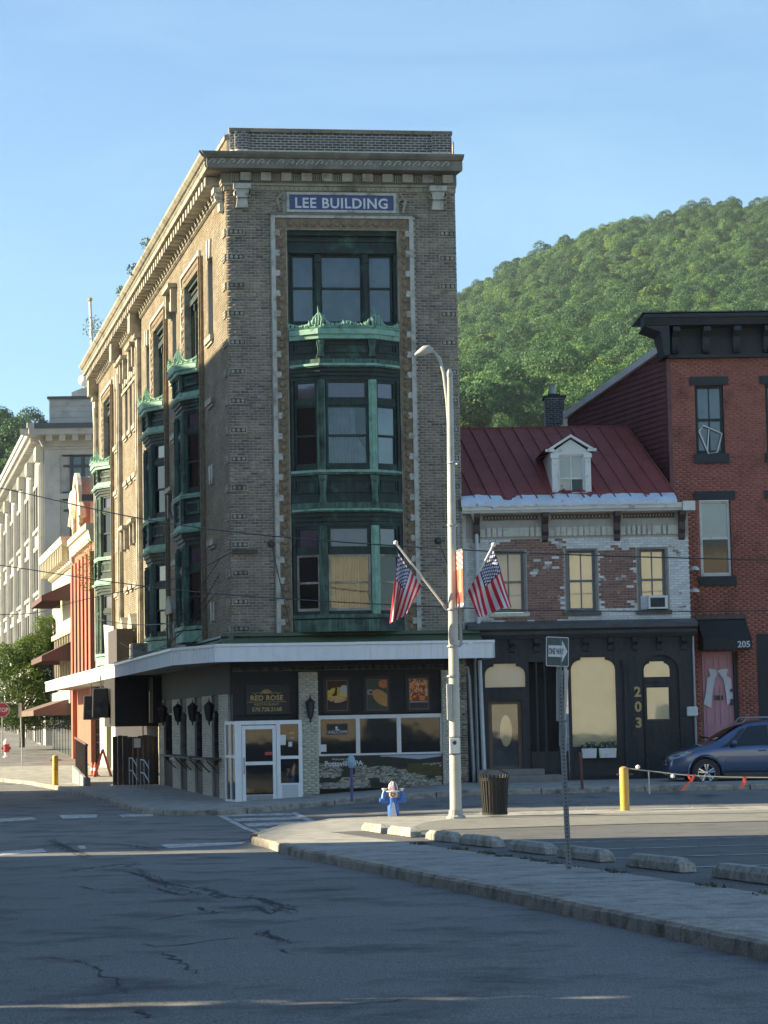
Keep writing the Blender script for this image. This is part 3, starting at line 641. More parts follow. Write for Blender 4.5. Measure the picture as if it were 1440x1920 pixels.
bay(FF, OP[0], OP[1], True)
for a, b in SIDE_BAYS: bay(SS, a, b, False)
# curtains behind the front bay are parts of the windows' look: pale strips hung just inside
# windows of the side wall
for x, w_, kd in WCOL:
    for fl, (z0, z1) in enumerate(WZ):
        wd = sash(SS, lee, x-w_/2, x+w_/2, z0, z1, 'copper_dark', 'glass_dark', o=-.22)
        q = MB(); q.box(x-w_/2-.1, x+w_/2+.1, -.05, .12, z0-.16, z0); q.box(x-w_/2-.05, x+w_/2+.05, -.05, .07, z0-.24, z0-.161); q.build('sill', 'terra', wd, SS)
        q = MB()
        if kd == 'key':
            for k in (-1, 0, 1): q.prism([(x+k*.2-.08, z1-.02), (x+k*.2+.08, z1-.02), (x+k*.27+.11, z1+.5), (x+k*.27-.11, z1+.5)], .0, .07+.03*(k == 0))
            q.build('keystone', 'terra_white', wd, SS)
        else:
            W = w_/2+.22
            q.box(x-W, x+W, 0, .1, z1+.0, z1+.28); q.box(x-W-.06, x+W+.06, 0, .3, z1+.55, z1+.68)
            if fl == 0: q.prism([(x-W-.06, z1+.681), (x+W+.06, z1+.681), (x+.2, z1+1.1), (x-.2, z1+1.1)], 0, .3)
            for sg in (-1, 1): q.prism([(x+sg*(W-.1)-.09, z1-.2), (x+sg*(W-.1)+.09, z1-.2), (x+sg*(W-.1)+.1, z1+.55), (x+sg*(W-.1)-.1, z1+.55)], 0, .2)
            q.build('hood', 'terra', wd, SS)
# pilasters of the side wall
for x in (-20.2, -26.6, -35.9):
    q = MB(); q.box(x-.28, x+.28, 0, .16, 4.25, SS.z_(415, 352)-.9); q.box(x-.12, x+.12, .16, .2, 4.6, SS.z_(415, 352)-1.2); q.box(x-.36, x+.36, 0, .26, SS.z_(415, 352)-.9, SS.z_(415, 352)-.7); q.prism([(x-.3, SS.z_(415, 352)-.7), (x+.3, SS.z_(415, 352)-.7), (x+.42, SS.z_(415, 352)-.02), (x-.42, SS.z_(415, 352)-.02)], 0, .42)
    q.build('pilaster', 'lee_flat', lee, SS) if 'lee_flat' in MATS else q.build('pilaster', 'terra', lee, SS)
q = MB(); zt = SS.z_(415, 352)-.75; q.box(-26.2, -20.6, 0, .06, zt-1.35, zt-1.25); q.box(-26.2, -20.6, 0, .06, zt-.25, zt-.15)
for k in range(9): q.box(-26+k*.6, -25.6+k*.6, 0, .04, zt-1.1, zt-.4)
q.build('name_panel', 'terra', lee, SS)
# drainpipe between the side bays
for x in (-4.55, -12.6, -29.6):
    q = MB(); q.box(x-.04, x+.04, .02, .14, 4.3, 15.3); q.box(x+.1, x+.15, .01, .1, 4.3, 15.3); q.build('pipe', 'terra_brown', lee, SS)
# entablature ---------------------------------------------------
z = lambda v: zf(v)
def cornice(fr, x0, x1, m0, m1, side):
    q = MB(); q.prof([(0, z(360)), (.06, z(360)), (.06, z(352)), (.12, z(351)), (.12, z(347)), (0, z(347))], x0, x1, m0, m1); q.build('architrave', 'terra', lee, fr)
    q = MB(); q.prof([(0, z(346.9)), (.14, z(346.9)), (.14, z(329)), (0, z(329))], x0, x1, m0, m1); q.build('frieze', 'scroll_stone', lee, fr)
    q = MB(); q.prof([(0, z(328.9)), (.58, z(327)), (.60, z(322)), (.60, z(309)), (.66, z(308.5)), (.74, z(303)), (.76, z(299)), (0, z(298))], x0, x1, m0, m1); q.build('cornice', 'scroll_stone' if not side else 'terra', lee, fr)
    n = int((x1-x0)/.275); 
    for k in range(n):
        xx = x0+.1+(x1-x0-.2)*(k+.5)/n
        if k % 2:
            q = MB(); q.box(xx-.14, xx+.14, .14, .30 if not side else .5, z(345), z(330))
            q.build('modillion', 'terra', lee, fr)
        elif not side:
            q = MB()
            for j in range(5): q.box(xx-.11+j*.05, xx-.085+j*.05, .14, .2, z(345), z(331))
            q.build('fluting', 'terra', lee, fr)
    # running scroll
    q = MB(); n = int((x1-x0+1.0)/.262); 
    for k in range(n):
        cx = x0-.5+.13+k*.262; r = .062; zc = (z(309)+z(322))/2
        if cx > x1+(.5 if m1 > .5 else -.1) or cx < x0-(.5 if m0 else .05): continue
        pts = [(cx+math.cos(a)*rr, -.61, zc+math.sin(a)*rr) for a, rr in [(2.6-j*.8, r*(1.15-.13*j)) for j in range(8)]]
        q.tube([(cx-.15, -.61, zc-.07)]+pts, .017, 4, cap=False)
    q.build('scroll_band', 'terra_white' if not side else 'terra', lee, fr)
    # egg course under the architrave
    q = MB(); n = int((x1-x0)/.13)
    for k in range(n): q.box(x0+k*.13+.03, x0+k*.13+.1, .06, .1, z(359), z(353))
    q.build('dentils', 'terra', lee, fr, kind='stuff' if n > 200 else None)
cornice(FF, 0, WF, 1, .2, False); cornice(SS, -WS, 0, .3, 1, True)
# capitals at the ends of the front, and one on the side
def capital(fr, x):
    q = MB(); zt = z(351); q.box(x-.24, x+.24, 0, .3, zt-.14, zt+.01); q.prism([(x-.2, zt-.14), (x+.2, zt-.14), (x+.14, zt-.36), (x-.14, zt-.36)], .02, .24); q.prism([(x-.13, zt-.36), (x+.13, zt-.36), (x+.17, zt-.62), (x-.17, zt-.62)], .01, .14)
    for sg in (-1, 1): q.lathe([(.07, -.02), (.09, .1), (.07, .26)], (x+sg*.15, 0, zt-.24), 8, 'y')
    q.build('capital', 'terra_white', lee, fr, bevel=.01)
capital(FF, .42); capital(FF, WF-.5); capital(SS, -.45); 
# parapet: dark upper brickwork over a band of white glazed brick, end piers, coping stones
for fr, x0, x1, dk in ((FF, .12, WF-.05, 1), (SS, -WS+.3, -.1, 0)):
    q = MB(); zt = zf(250) if dk else zf(262); q.box(x0, x1, -.3, -.06, ZC, zt); q.build('parapet', 'white_mortar' if dk else 'mortar', lee, fr)
    if dk:
        bricks(fr, lee, 'white_glaze', x0, x1, zf(296), zf(283), o=-.06, name='glazed_brick')
        bricks(fr, lee, 'parapet_brick', x0, x1, zf(282), zf(250), o=-.06, mo=.023, name='parapet_brick')
        for a, b in ((.25, .62), (WF-.6, WF-.1)):
            q = MB(); q.box(a, b, -.06, .02, zf(296), zf(250)); q.build('pier', 'white_mortar', lee, fr); bricks(fr, lee, 'white_glaze', a, b, zf(296), zf(283), o=.02, name='pier_brick'); bricks(fr, lee, 'parapet_brick', a, b, zf(282), zf(250), o=.02, mo=.023, name='pier_brick')
    else: bricks(fr, lee, 'lee_side_brick', x0, x1, ZC, zt, o=-.06, name='parapet_brick')
    n = 11 if dk else 42
    for k in range(n):
        a, b = x0-.02+(x1-x0+.04)*k/n, x0-.02+(x1-x0+.04)*(k+1)/n; q = MB(); tl = .0 if dk else -.0
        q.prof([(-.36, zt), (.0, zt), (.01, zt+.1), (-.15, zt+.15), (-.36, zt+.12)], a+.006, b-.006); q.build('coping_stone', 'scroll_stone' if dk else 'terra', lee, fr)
# the name plaque
pl = T('building_sign', 'blue enamel plaque reading LEE BUILDING below the cornice', 'sign', Fr((FF.w(FF.s_(537, 381), .02, 0).x, FF.w(FF.s_(537, 381), .02, 0).y), (FF.ex.x, FF.ex.y), zf(400)))
xa, xb, za, zb = FF.s_(537, 381), FF.s_(742, 381), zf(400), zf(362.5)
q = MB(); q.box(xa+.05, xb-.05, .015, .05, za+.05, zb-.05); q.build('plate', 'blue_enamel', pl, FF)
q = MB()
for r in ((xa, xb, za, za+.07), (xa, xb, zb-.07, zb), (xa, xa+.07, za+.07, zb-.07), (xb-.07, xb, za+.07, zb-.07)): q.box(r[0], r[1], .015, .09, r[2], r[3])
q.build('frame', 'terra_white', pl, FF)
text('lettering', 'LEE BUILDING', 'letter_white', pl, FF, (xa+xb)/2, za+.13, .385, o=.058, off=.008, xs=.98, sp=1.08)
for sg, x in ((1, xa-.2), (-1, xb+.2)):
    q = MB(); q.tube([(x+sg*math.cos(a)*r, -.05, (za+zb)/2-.02+h_+math.sin(a)*r) for a, r, h_ in [(j*.7, .13-.012*j, .05) for j in range(9)]], .03, 5); q.tube([(x+sg*.1, -.05, zb), (x-sg*.06, -.05, zb-.2), (x+sg*.02, -.05, za+.02)], [.02, .05, .03], 5); q.build('scroll_ornament', 'terra', lee, FF)
q = MB(); q.box(xa-.5, xb+.5, 0, .12, zf(405), zf(401.5)); q.build('shelf_moulding', 'scroll_stone', lee, FF)
# ================================================================ ground floor and canopy of the corner building
GF = Fr((A0.x, A0.y), (FF.ex.x, FF.ex.y))
U = lambda u, v: FF.s_(u, v)
zc0 = zf(1238)
# green pent roof and white canopy
CF = 1.55; CSd = 1.45          # projection at front and at the side
cz0, cz1 = 3.52, 3.98
def fpt(x, o, z): return FF.w(x, o, z)
side_len = 47.0
# corner points of the canopy in world
cornerF = FF.w(-CSd-.25, CF, 0); 
rF = FF.w(6.74, CF, 0); rB = FF.w(6.74, 0, 0)
sn = SS.ex                       # towards the camera along the side
cS = SS.w(-1.2, CSd, 0); eS = SS.w(-side_len, CSd, 0); eB = SS.w(-side_len, -.3, 0)
fcut = FF.w(-.55, CF, 0)
outl = [eS, cS, fcut, rF]; inn = [eB, SS.w(-1.2, 0, 0), FF.w(0, 0, 0), rB]
def poly(q, pts, z0, z1, th):
    for i in range(len(pts)-1):
        a, b = pts[i], pts[i+1]; d = (b-a); d.z = 0; d.normalize(); n = Vector((-d.y, d.x, 0))*-th
        q.add([(a.x, a.y, z0), (b.x, b.y, z0), (b.x, b.y, z1), (a.x, a.y, z1), (a.x-n.x, a.y-n.y, z0), (b.x-n.x, b.y-n.y, z0), (b.x-n.x, b.y-n.y, z1), (a.x-n.x, a.y-n.y, z1)], [(0, 1, 2, 3), (5, 4, 7, 6), (3, 2, 6, 7), (0, 4, 5, 1), (0, 3, 7, 4), (1, 5, 6, 2)])
q = MB(); O_ = [(p.x, p.y) for p in outl]; I_ = [(p.x, p.y) for p in inn]
n = 4; q.add([(*p, cz0+.05) for p in O_]+[(*p, cz0+.05) for p in I_], [(i, i+1, n+i+1, n+i) for i in range(3)])
cp_ = q.build('canopy', 'soffit', lee, W0)
q = MB(); q.add([(*p, cz1) for p in O_]+[(*p, cz1+.02) for p in I_], [(i, i+1, n+i+1, n+i) for i in range(3)]); q.build('canopy_top', 'green_paint', cp_, W0)
# fascia boards, metal sheets each with ribs
for i in range(3):
    a, b = outl[i], outl[i+1]; d = b-a; L = d.length; f = Fr((a.x, a.y), (d.x, d.y), 0); k = max(1, round(L/3.1))
    for j in range(k):
        s0_, s1_ = L*j/k+.002, L*(j+1)/k-.002; q = MB(); q.box(s0_, s1_, -.05, 0, cz0, cz1-.07); m_ = int((s1_-s0_)/.155)
        for t in range(m_): xx = s0_+(t+.5)*(s1_-s0_)/m_; q.box(xx-.006, xx+.006, 0, .012, cz0+.01, cz1-.075)
        dz = NR.uniform(-.008, .008); q.box(s0_, s1_, -.05, .035, cz1-.07+dz, cz1+dz); q.build('fascia_board', 'alu_white', cp_, f)
a, b = outl[3], inn[3]; q = MB(); poly(q, [a, b], cz0, cz1, .05); q.build('fascia_board', 'alu_white', cp_, W0)
q = MB(); f = FF
q.prof([(0, 4.32), (.12, 4.3), (.18, 4.22), (.1, 4.2), (.55, 4.03), (.6, cz1+.012), (0, cz1+.012)], -.3, 6.6); q.build('pent_roof', 'green_paint', lee, FF)
q = MB(); q.prof([(0, 4.32), (.12, 4.3), (.18, 4.22), (.1, 4.2), (.5, 4.05), (.55, cz1+.012), (0, cz1+.012)], -13, .3); q.build('pent_roof', 'green_paint', lee, SS)
# broken strip of fascia
q = MB(); 
# dark fascia under the canopy
fz0, fz1 = zf(1341, 500), cz0+.05
q = MB(); q.box(0, WF, -.15, 0, fz0, fz1); q.box(0, WF, 0, .05, fz1-.16, fz1-.01); q.build('fascia_panel', 'fascia_dark', lee, FF)
q = MB(); q.box(-15.6, 0, -.15, .07, 2.72, fz1); q.build('fascia_panel', 'fascia_dark', lee, SS)
# brick piers on the front
def gz(fr, x, o=0):
    p = fr.w(x, o, 0); return G(p.x, p.y)+KERB
piers = [(U(561, 1400), U(597, 1400), zf(1260, 578)), (U(829, 1400), U(843, 1400), zf(1256, 835)), (U(843, 1400)+.02, WF, fz1)]
for a, b, zt in piers:
    zb = gz(FF, (a+b)/2)-.05; q = MB(); q.box(a, b, -.2, .1, zb, zt); p_ = q.build('pier', 'mortar', lee, FF)
    bricks(FF, p_, 'white_glaze' if b < WF-.1 else 'lee_brick', a, b, zb, zt, o=.1, bw=.2, bh=.068, mo=.011, out=.008, name='pier_brick')
# window band
wa, wb = U(597, 1380), U(829, 1380); za_, zb_ = zf(1412, 700), zf(1347, 700)
q = MB(); fr_ = .07
q.box(wa, wb, -.05, .03, zb_, zb_+.1); q.box(wa, wb, -.05, .03, za_-.09, za_)
xs = [wa, U(671, 1380), U(748, 1380), wb]
for i, x in enumerate(xs): q.box(x-(.0 if i == 0 else .055), x+(.0 if i == 3 else .055), -.05, .03, za_, zb_)
sw = q.build('shop_window', 'alu_frame', lee, FF)
for i in range(3):
    q = MB(); q.box(xs[i]+.05, xs[i+1]-.05, -.03, -.02, za_, zb_); q.build('pane', 'glass_dark', sw, FF)
q = MB(); q.box(0, WF, -.3, -.06, -.4, fz0); q.build('wall', 'fascia_dark', lee, FF)
# cards in the shop window
w1 = T('window_sign', 'dark WELCOME sign hanging inside the left pane of the restaurant window', 'sign', at(FF.w(xs[0]+.55, -.0, za_+.3), FF.ex.xy))
q = MB(); q.box(U(613, 1370), U(652, 1370), -.018, -.008, zf(1377), zf(1357)); q.build('board', 'sign_board', w1, FF); text('lettering', 'WELCOME', 'alu_frame', w1, FF, U(633, 1370), zf(1375), .11, o=-.005, ext=.001)
q = MB(); q.lathe([(0, .01), (.035, 0)], (U(631, 1370), .006, zf(1364)), 8, 'y'); q.box(U(629, 1370), U(636, 1370), -.007, -.004, zf(1369), zf(1367)); q.build('emblem', 'paper', w1, FF)
q = MB(); q.box(U(600, 1400), U(612, 1400), -.018, -.012, zf(1409), zf(1395)); tag(q.build('paper_notice', 'paper', None, FF), 'white paper notice low in the left pane of the restaurant window', 'notice')
# mural panel
rs = np.random.RandomState(11)
def mural(x, y):
    c = np.zeros(x.shape+(3,)); b = vn(x*14, y*6, 1.2, 2); f = vn(x*40, y*18, 1.6, 3)
    base = np.stack([.022+.025*b, .021+.022*b, .013+.008*b], -1); c[:] = base
    hl = .80+.07*np.sin(x*4+1.5)-.35*np.clip(.12-x, 0, 1)
    grn = ((x > .72) & (y > .35))[..., None]; c = np.where(grn, np.stack([.05+.05*f, .045+.03*f, .012+.0*f], -1), c)
    for k in range(1500):
        bx, by = rs.rand(), rs.rand()**1.1*.8; w_, h_ = rs.uniform(.004, .02)*(1.5-by), rs.uniform(.01, .04)*(1.5-by); sk = rs.uniform(-.8, 1.5)
        if vn(np.array(bx*9.), np.array(by*4.), 1, 8) < .34: continue
        m_ = (abs(x-bx-sk*(y-by)*.25) < w_) & (abs(y-by) < h_); col = np.array([.42, .39, .31])*rs.uniform(.25, 1.15); c[m_] = col
    for k in range(3): 
        m_ = (abs(y-(.1+.35*(x-.02-.09*k))) < .018) & (x > .03+.09*k) & (x < .2+.1*k); c[m_] = (.33, .33, .32)
    c[y > hl] = (.03, .027, .018)
    sky_ = (y > .97-.12*np.clip((x-.55)/.3, 0, 1)*np.clip((1.05-x)*4, 0, 1)) & (x > .5); c[sky_] = (.4, .42, .5)
    return c
ma, mb_ = U(598, 1440), U(828, 1440); mz0, mz1 = zf(1478, 640), zf(1417, 700)
mu = T('mural_panel', 'wide printed mural of an aerial town view below the restaurant window', 'mural', at(FF.w(ma, 0, mz0), FF.ex.xy))
q = MB(); q.box(ma-.02, mb_+.02, -.06, .035, mz0-.02, mz1+.02); q.build('board', 'black_iron', mu, FF)
picture('printed_sheet', 'print', mu, FF, ma, mb_, mz0, mz1, 300, 90, mural, o=.04, th=0)
text('lettering', 'Welcome to', 'letter_white', mu, FF, U(637, 1423), zf(1425), .085, o=.045, ext=.001)
text('lettering', 'Pottsville, PA', 'letter_white', mu, FF, U(608, 1430), zf(1436, 640), .19, o=.045, ext=.001, align='LEFT', off=.004)
# food posters
def food(kind):
    def fn(x, y):
        c = np.zeros(x.shape+(3,)); X = (x-.5); Y = (y-.5)*1.45; n1 = vn(x*6, y*9, 1.1, 20+kind); n2 = vn(x*12, y*18, 1.3, 30+kind)
        if kind == 0:
            c[:] = (.05, .018, .008); pl_ = (X/.62)**2+((Y+.05)/.42)**2 < 1; c[pl_] = (.03, .015, .01)
            f = ((X/.55)**2+((Y-.02)/.36)**2 < 1) & (n1 > .22); c[f] = np.stack([.5+.3*n2, .33+.22*n2, .03+.06*n1], -1)[f]; f2 = f & (Y < -.12+.1*n1); c[f2] = np.stack([.5+.25*n2, .3+.1*n2, .12+.05*n1], -1)[f2]
            r = ((X-.33)/.2)**2+((Y-.28)/.2)**2 < 1; c[r] = (.5, .48, .48)
        elif kind == 1:
            c[:] = np.stack([.035+.03*n1, .045+.03*n2, .03+.02*n1], -1); r = (((X+.32)/.17)**2+((Y-.12)/.13)**2 < 1); c[r] = (.35, .3, .3); r = (((X+.3)/.1)**2+((Y-.12)/.07)**2 < 1); c[r] = (.1, .06, .05)
            f = (abs(Y+.1+.5*X-.05)/.34)**2+((X-.2)/.42)**2 < 1; c[f] = np.stack([.5+.3*np.sin(X*50+Y*30)*.6, .18+.12*n2, .05+.02*n1], -1)[f]
            f = ((X-.3)/.24)**2+((Y-.5)/.2)**2 < 1; c[f] = np.stack([.45+.2*n2, .13+.1*n2, .05+0*n1], -1)[f]
        else:
            c[:] = np.stack([.28+.12*n1, .03+.04*n2, .01+0*n1], -1); f = (n1 > .45) & (Y > -.3); c[f] = np.stack([.6+.25*n2, .16+.2*n2, .03+.02*n1], -1)[f]
            f = (n2 > .68) & (Y > -.1); c[f] = (.6, .42, .3); r = (abs(Y+.37+.1*X*X) < .035); c[r] = (.3, .27, .25); c[Y < -.41] = (.04, .03, .03)
        e = (abs(x-.5) > .455) | (abs(y-.5) > .47); c[e] = (.16, .10, .07); return np.clip(c, 0, 1)
    return fn
for k, (u0, u1, v0, v1, lb) in enumerate(((612, 652, 1275, 1333, 'food poster of yellow dumplings, left of three under the canopy'), (687, 727, 1273, 1332, 'food poster of orange fried food on green, middle of three under the canopy'), (766, 803, 1271, 1330, 'food poster of red and orange stew, right of three under the canopy'))):
    a, b = U(u0, 1300), U(u1, 1300); z0, z1 = zf(v1, u0+20), zf(v0, u0+20); t = T('food_poster', lb, 'poster', at(FF.w(a, .0, z0), FF.ex.xy), 'food posters above the restaurant window')
    q = MB(); q.box(a-.08, b+.06, .002, .02, z0-.06, z1+.08); q.build('backing', 'sign_board', t, FF); picture('printed_sheet', 'print', t, FF, a, b, z0, z1, 44, 64, food(k), o=.035, th=.014)
# restaurant sign
a, b = U(461, 1310), U(543, 1310); z0, z1 = zf(1339, 500), zf(1284, 500)
t = T('restaurant_sign', 'dark panel over the glass door with gold lettering RED ROSE RESTAURANT', 'sign', at(FF.w(a, 0, z0), FF.ex.xy))
q = MB(); q.box(a, b, .002, .03, z0, z1); q.build('board', 'sign_board', t, FF); cx = (a+b)/2-.03
text('lettering', 'RED ROSE', 'gold', t, FF, cx, zf(1313, 500), .185, o=.033, ext=.002, off=.004, sp=1.05); text('lettering', 'RESTAURANT', 'gold', t, FF, cx, zf(1323, 500), .095, o=.033, ext=.002, sp=1.15); text('lettering', '570.728.2168', 'gold', t, FF, cx, zf(1333.5, 500), .145, o=.033, ext=.002, off=.002)
q = MB(); q.box(cx-.52, cx+.52, .03, .034, zf(1316.5, 500), zf(1316, 500)+.003)
zc_ = zf(1299, 500)
for k in range(9):
    an = rad(20+k*17.5); q.tube([(cx+math.cos(an)*.04, -.034, zc_-.02), (cx+math.cos(an)*.13, -.034, zc_-.02+math.sin(an)*.09), (cx+math.cos(an+.3)*.15, -.034, zc_-.02+math.sin(an+.2)*.12)], [.008, .016, .003], 4)
for sg in (-1, 1): q.tube([(cx+sg*.12, -.034, zc_-.03), (cx+sg*.22, -.034, zc_+.02), (cx+sg*.3, -.034, zc_-.03), (cx+sg*.38, -.034, zc_+.01)], [.012, .008, .012, .004], 4)
q.build('ornament', 'gold', t, FF)
# glazed entrance porch
VO = .85; dx0, dx1, dx2 = FF.s_(441, 1430, VO), FF.s_(519, 1430, VO), FF.s_(567, 1430, VO); gzb = gz(FF, dx0, VO)-.03; dzt = FF.z_(500, 1351, VO)
q = MB(); f_ = .09
q.box(dx0, dx2, VO-.1, VO, dzt-.1, dzt)
for x0, x1 in ((dx0, dx0+.17), (dx1, dx1+.1), (dx2-.09, dx2)): q.box(x0, x1, VO-.1, VO, gzb, dzt-.101)
q.box(dx1+.1, dx2-.09, VO-.1, VO, gzb, gzb+.48); q.box(dx1+.1, dx2-.09, VO-.1, VO, FF.z_(540, 1420, VO)-.04, FF.z_(540, 1420, VO)+.04)
q.box(dx2-.05, dx2, 0, VO-.1, gzb, dzt); q.box(dx0+.05, dx2, 0, VO-.1, dzt-.08, dzt-.01)
po = q.build('entrance_porch', 'alu_white', lee, FF)
q = MB(); q.box(dx1+.13, dx2-.12, VO, VO+.006, gzb+.04, gzb+.44); q.build('panel', 'grey_panel', po, FF)
for za, zb in ((gzb+.48, FF.z_(540, 1420, VO)-.04), (FF.z_(540, 1420, VO)+.04, dzt-.1)):
    q = MB(); q.box(dx1+.1, dx2-.09, VO-.06, VO-.05, za, zb); q.build('pane', 'glass_dark', po, FF)
# door leaf
dl0, dl1 = dx0+.18, dx1-.01; q = MB(); zm = FF.z_(490, 1431, VO)
q.box(dl0, dl0+.09, VO-.07, VO-.01, gzb+.03, dzt-.12); q.box(dl1-.09, dl1, VO-.07, VO-.01, gzb+.03, dzt-.12); q.box(dl0+.09, dl1-.09, VO-.07, VO-.01, gzb+.03, gzb+.2); q.box(dl0+.09, dl1-.09, VO-.07, VO-.01, zm-.045, zm+.045); q.box(dl0+.09, dl1-.09, VO-.07, VO-.01, dzt-.22, dzt-.12)
dr = q.build('door', 'alu_white', lee, FF)
for za, zb in ((gzb+.2, zm-.045), (zm+.045, dzt-.22)):
    q = MB(); q.box(dl0+.09, dl1-.09, VO-.045, VO-.035, za, zb); q.build('pane', 'glass_dark', dr, FF)
q = MB(); q.tube([(dl0+.05, -VO, zm-.25), (dl0+.05, -VO-.06, zm-.25), (dl0+.05, -VO-.06, zm+.15), (dl0+.05, -VO, zm+.15)], .014, 6); q.build('handle', 'galv', dr, FF)
q = MB(); q.box(dl0+.1, dl1-.1, VO-.01, VO-.004, gzb+.05, gzb+.19); q.build('kick_plate', 'galv', dr, FF)
# porch side, glass in white frames, running back to the side wall
pS = FF.w(dx0+.02, VO-.05, 0); pE = FF.w(dx0-.21, .0, 0); fS = Fr((pE.x, pE.y), (pS.x-pE.x, pS.y-pE.y), 0); L = (pS-pE).length
q = MB()
for x in (0, L/2-.03, L-.07): q.box(x, x+.07, -.06, 0, gzb, dzt)
for z_ in (gzb, 1.05, dzt-.09): q.box(.07, L-.07, -.059, -.001, z_, z_+.08)
ps = q.build('porch_side', 'alu_white', lee, fS)
q = MB(); q.box(.05, L-.05, -.035, -.03, gzb+.05, dzt-.05); q.build('pane', 'glass_sky', ps, fS)
# things stuck on the door glass
for nm, u0, u1, v0, v1, m_, lb, ct in (('paper_notice', 521, 536, 1378, 1397, 'paper', 'white paper notice taped to the sidelight beside the entrance door', 'notice'), ('sticker', 543, 552, 1373, 1376, 'gold', 'small tan sticker, uppermost of three on the sidelight glass', 'sticker'), ('sticker', 545, 552, 1381, 1385, 'terra', 'small round tan sticker, middle one on the sidelight glass', 'sticker'), ('sticker', 541, 548, 1391, 1400, 'letter_white', 'white oval sticker, lowest of three on the sidelight glass', 'sticker'), ('open_sign', 497, 513, 1410, 1416, 'red_sign', 'small red sign low in the upper glass of the entrance door', 'sign')):
    if m_ == 'red_sign' and 'red_sign' not in MATS: mat('red_sign', (.5, .04, .02), rough=.5)
    x0, x1 = FF.s_(u0, v1, VO), FF.s_(u1, v1, VO); q = MB(); q.box(x0, x1, VO-.034, VO-.028, FF.z_(u0, v1, VO), FF.z_(u0, v0, VO)); tag(q.build(nm, m_, None, FF), lb, ct)
# the side of the ground floor: pale piers, dark windows, shelf tables
zS0 = lambda x: gz(SS, x)-.05
px = [(-2.1, -.4), (-5.3, -3.4), (-8.6, -6.9), (-12.0, -10.1), (-15.6, -14.1)]
q = MB(); wall(q, -15.6, 0, -.3, 2.72, [(px[i+1][1], px[i][0], .82, 2.3) for i in range(4)], o=-.0, dep=.2); q.build('wall', 'wood_dark', lee, SS)
for i, (a, b) in enumerate(px):
    zb = zS0(a); q = MB(); q.box(a, b, -.1, .06, zb, 2.72); p_ = q.build('pier', 'mortar', lee, SS); bricks(SS, p_, 'white_glaze', a, b, zb, 2.72, o=.06, bw=.2, bh=.068, mo=.011, out=.008, name='pier_brick')
    if i < 4:
        a2 = px[i+1][1]; q = MB(); q.box(a2, px[i][0], -.16, -.15, .82, 2.3); wd = q.build('window', 'glass_dark', lee, SS)
        q = MB(); q.box(a2, px[i][0], -.15, -.1, .82, .88); q.box(a2, px[i][0], -.15, -.1, 2.24, 2.3); q.box((a2+px[i][0])/2-.03, (a2+px[i][0])/2+.03, -.15, -.1, .88, 2.24); q.build('frame', 'alu_frame', wd, SS)
for a, b in ((-4.2, -1.6), (-8.0, -5.0), (-11.6, -8.2)):
    z_ = 1.0; q = MB(); q.box(a, b, .08, .5, z_-.03, z_+.02); t = q.build('shelf', 'wood_shelf', lee, SS)
    for x in (a+.4, b-.4): q = MB(); q.tube([(x, -.08, z_-.4), (x, -.42, z_-.05)], .02, 5); q.build('bracket', 'wood_shelf', t, SS)
# lanterns
def lantern(fr, x, o, z, lb, sc2=1):
    f = at(fr.w(x, o, z), fr.ex.xy); t = T('wall_lantern', lb, 'lantern', f, 'wall lanterns under the canopy'); r = .11*sc2
    q = MB(); q.lathe([(0, .42), (.012, .38), (.02, .33), (.035, .3), (r*1.15, .2), (r*1.2, .18), (r, .17)], (0, -.16, 0), 6); q.lathe([(r*.55, -.2), (.02, -.26), (.035, -.29), (0, -.36)], (0, -.16, 0), 6); q.lathe([(r*.6, -.18), (r*.55, -.2), (0, -.2)], (0, -.16, 0), 6)
    for k in range(6):
        an = k*math.pi/3; q.tube([(math.cos(an)*r, -.16+math.sin(an)*r, .18), (math.cos(an)*r*.58, -.16+math.sin(an)*r*.58, -.19)], .01, 4)
    q.build('lamp_frame', 'lantern_black', t, f); q = MB(); q.lathe([(r*.93, .17), (r*.55, -.19)], (0, -.16, 0), 6); q.build('lamp_glass', 'lantern_glass' if 'lit' in lb else 'lantern_black', t, f)  # sunlight put into the glass colour: paler on the sunlit lantern, black elsewhere
    q = MB(); q.tube([(0, 0, -.1), (0, -.08, -.22), (0, -.16, -.2)], .013, 5); q.box(-.04, .04, 0, .02, -.18, -.02); q.build('bracket', 'lantern_black', t, f)
lantern(FF, (piers[0][0]+piers[0][1])/2+.03, .1, zf(1331, 578), 'black iron lantern on the white brick pier between door and window', 1.0)
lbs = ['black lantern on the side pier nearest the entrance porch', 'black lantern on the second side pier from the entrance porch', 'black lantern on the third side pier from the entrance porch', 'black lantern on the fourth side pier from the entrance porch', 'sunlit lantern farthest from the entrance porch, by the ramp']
for k, x in enumerate((-2.75, -6.1, -9.35, -13.0, -16.4)): lantern(SS, x, .07, 2.25, lbs[k], 1.35)
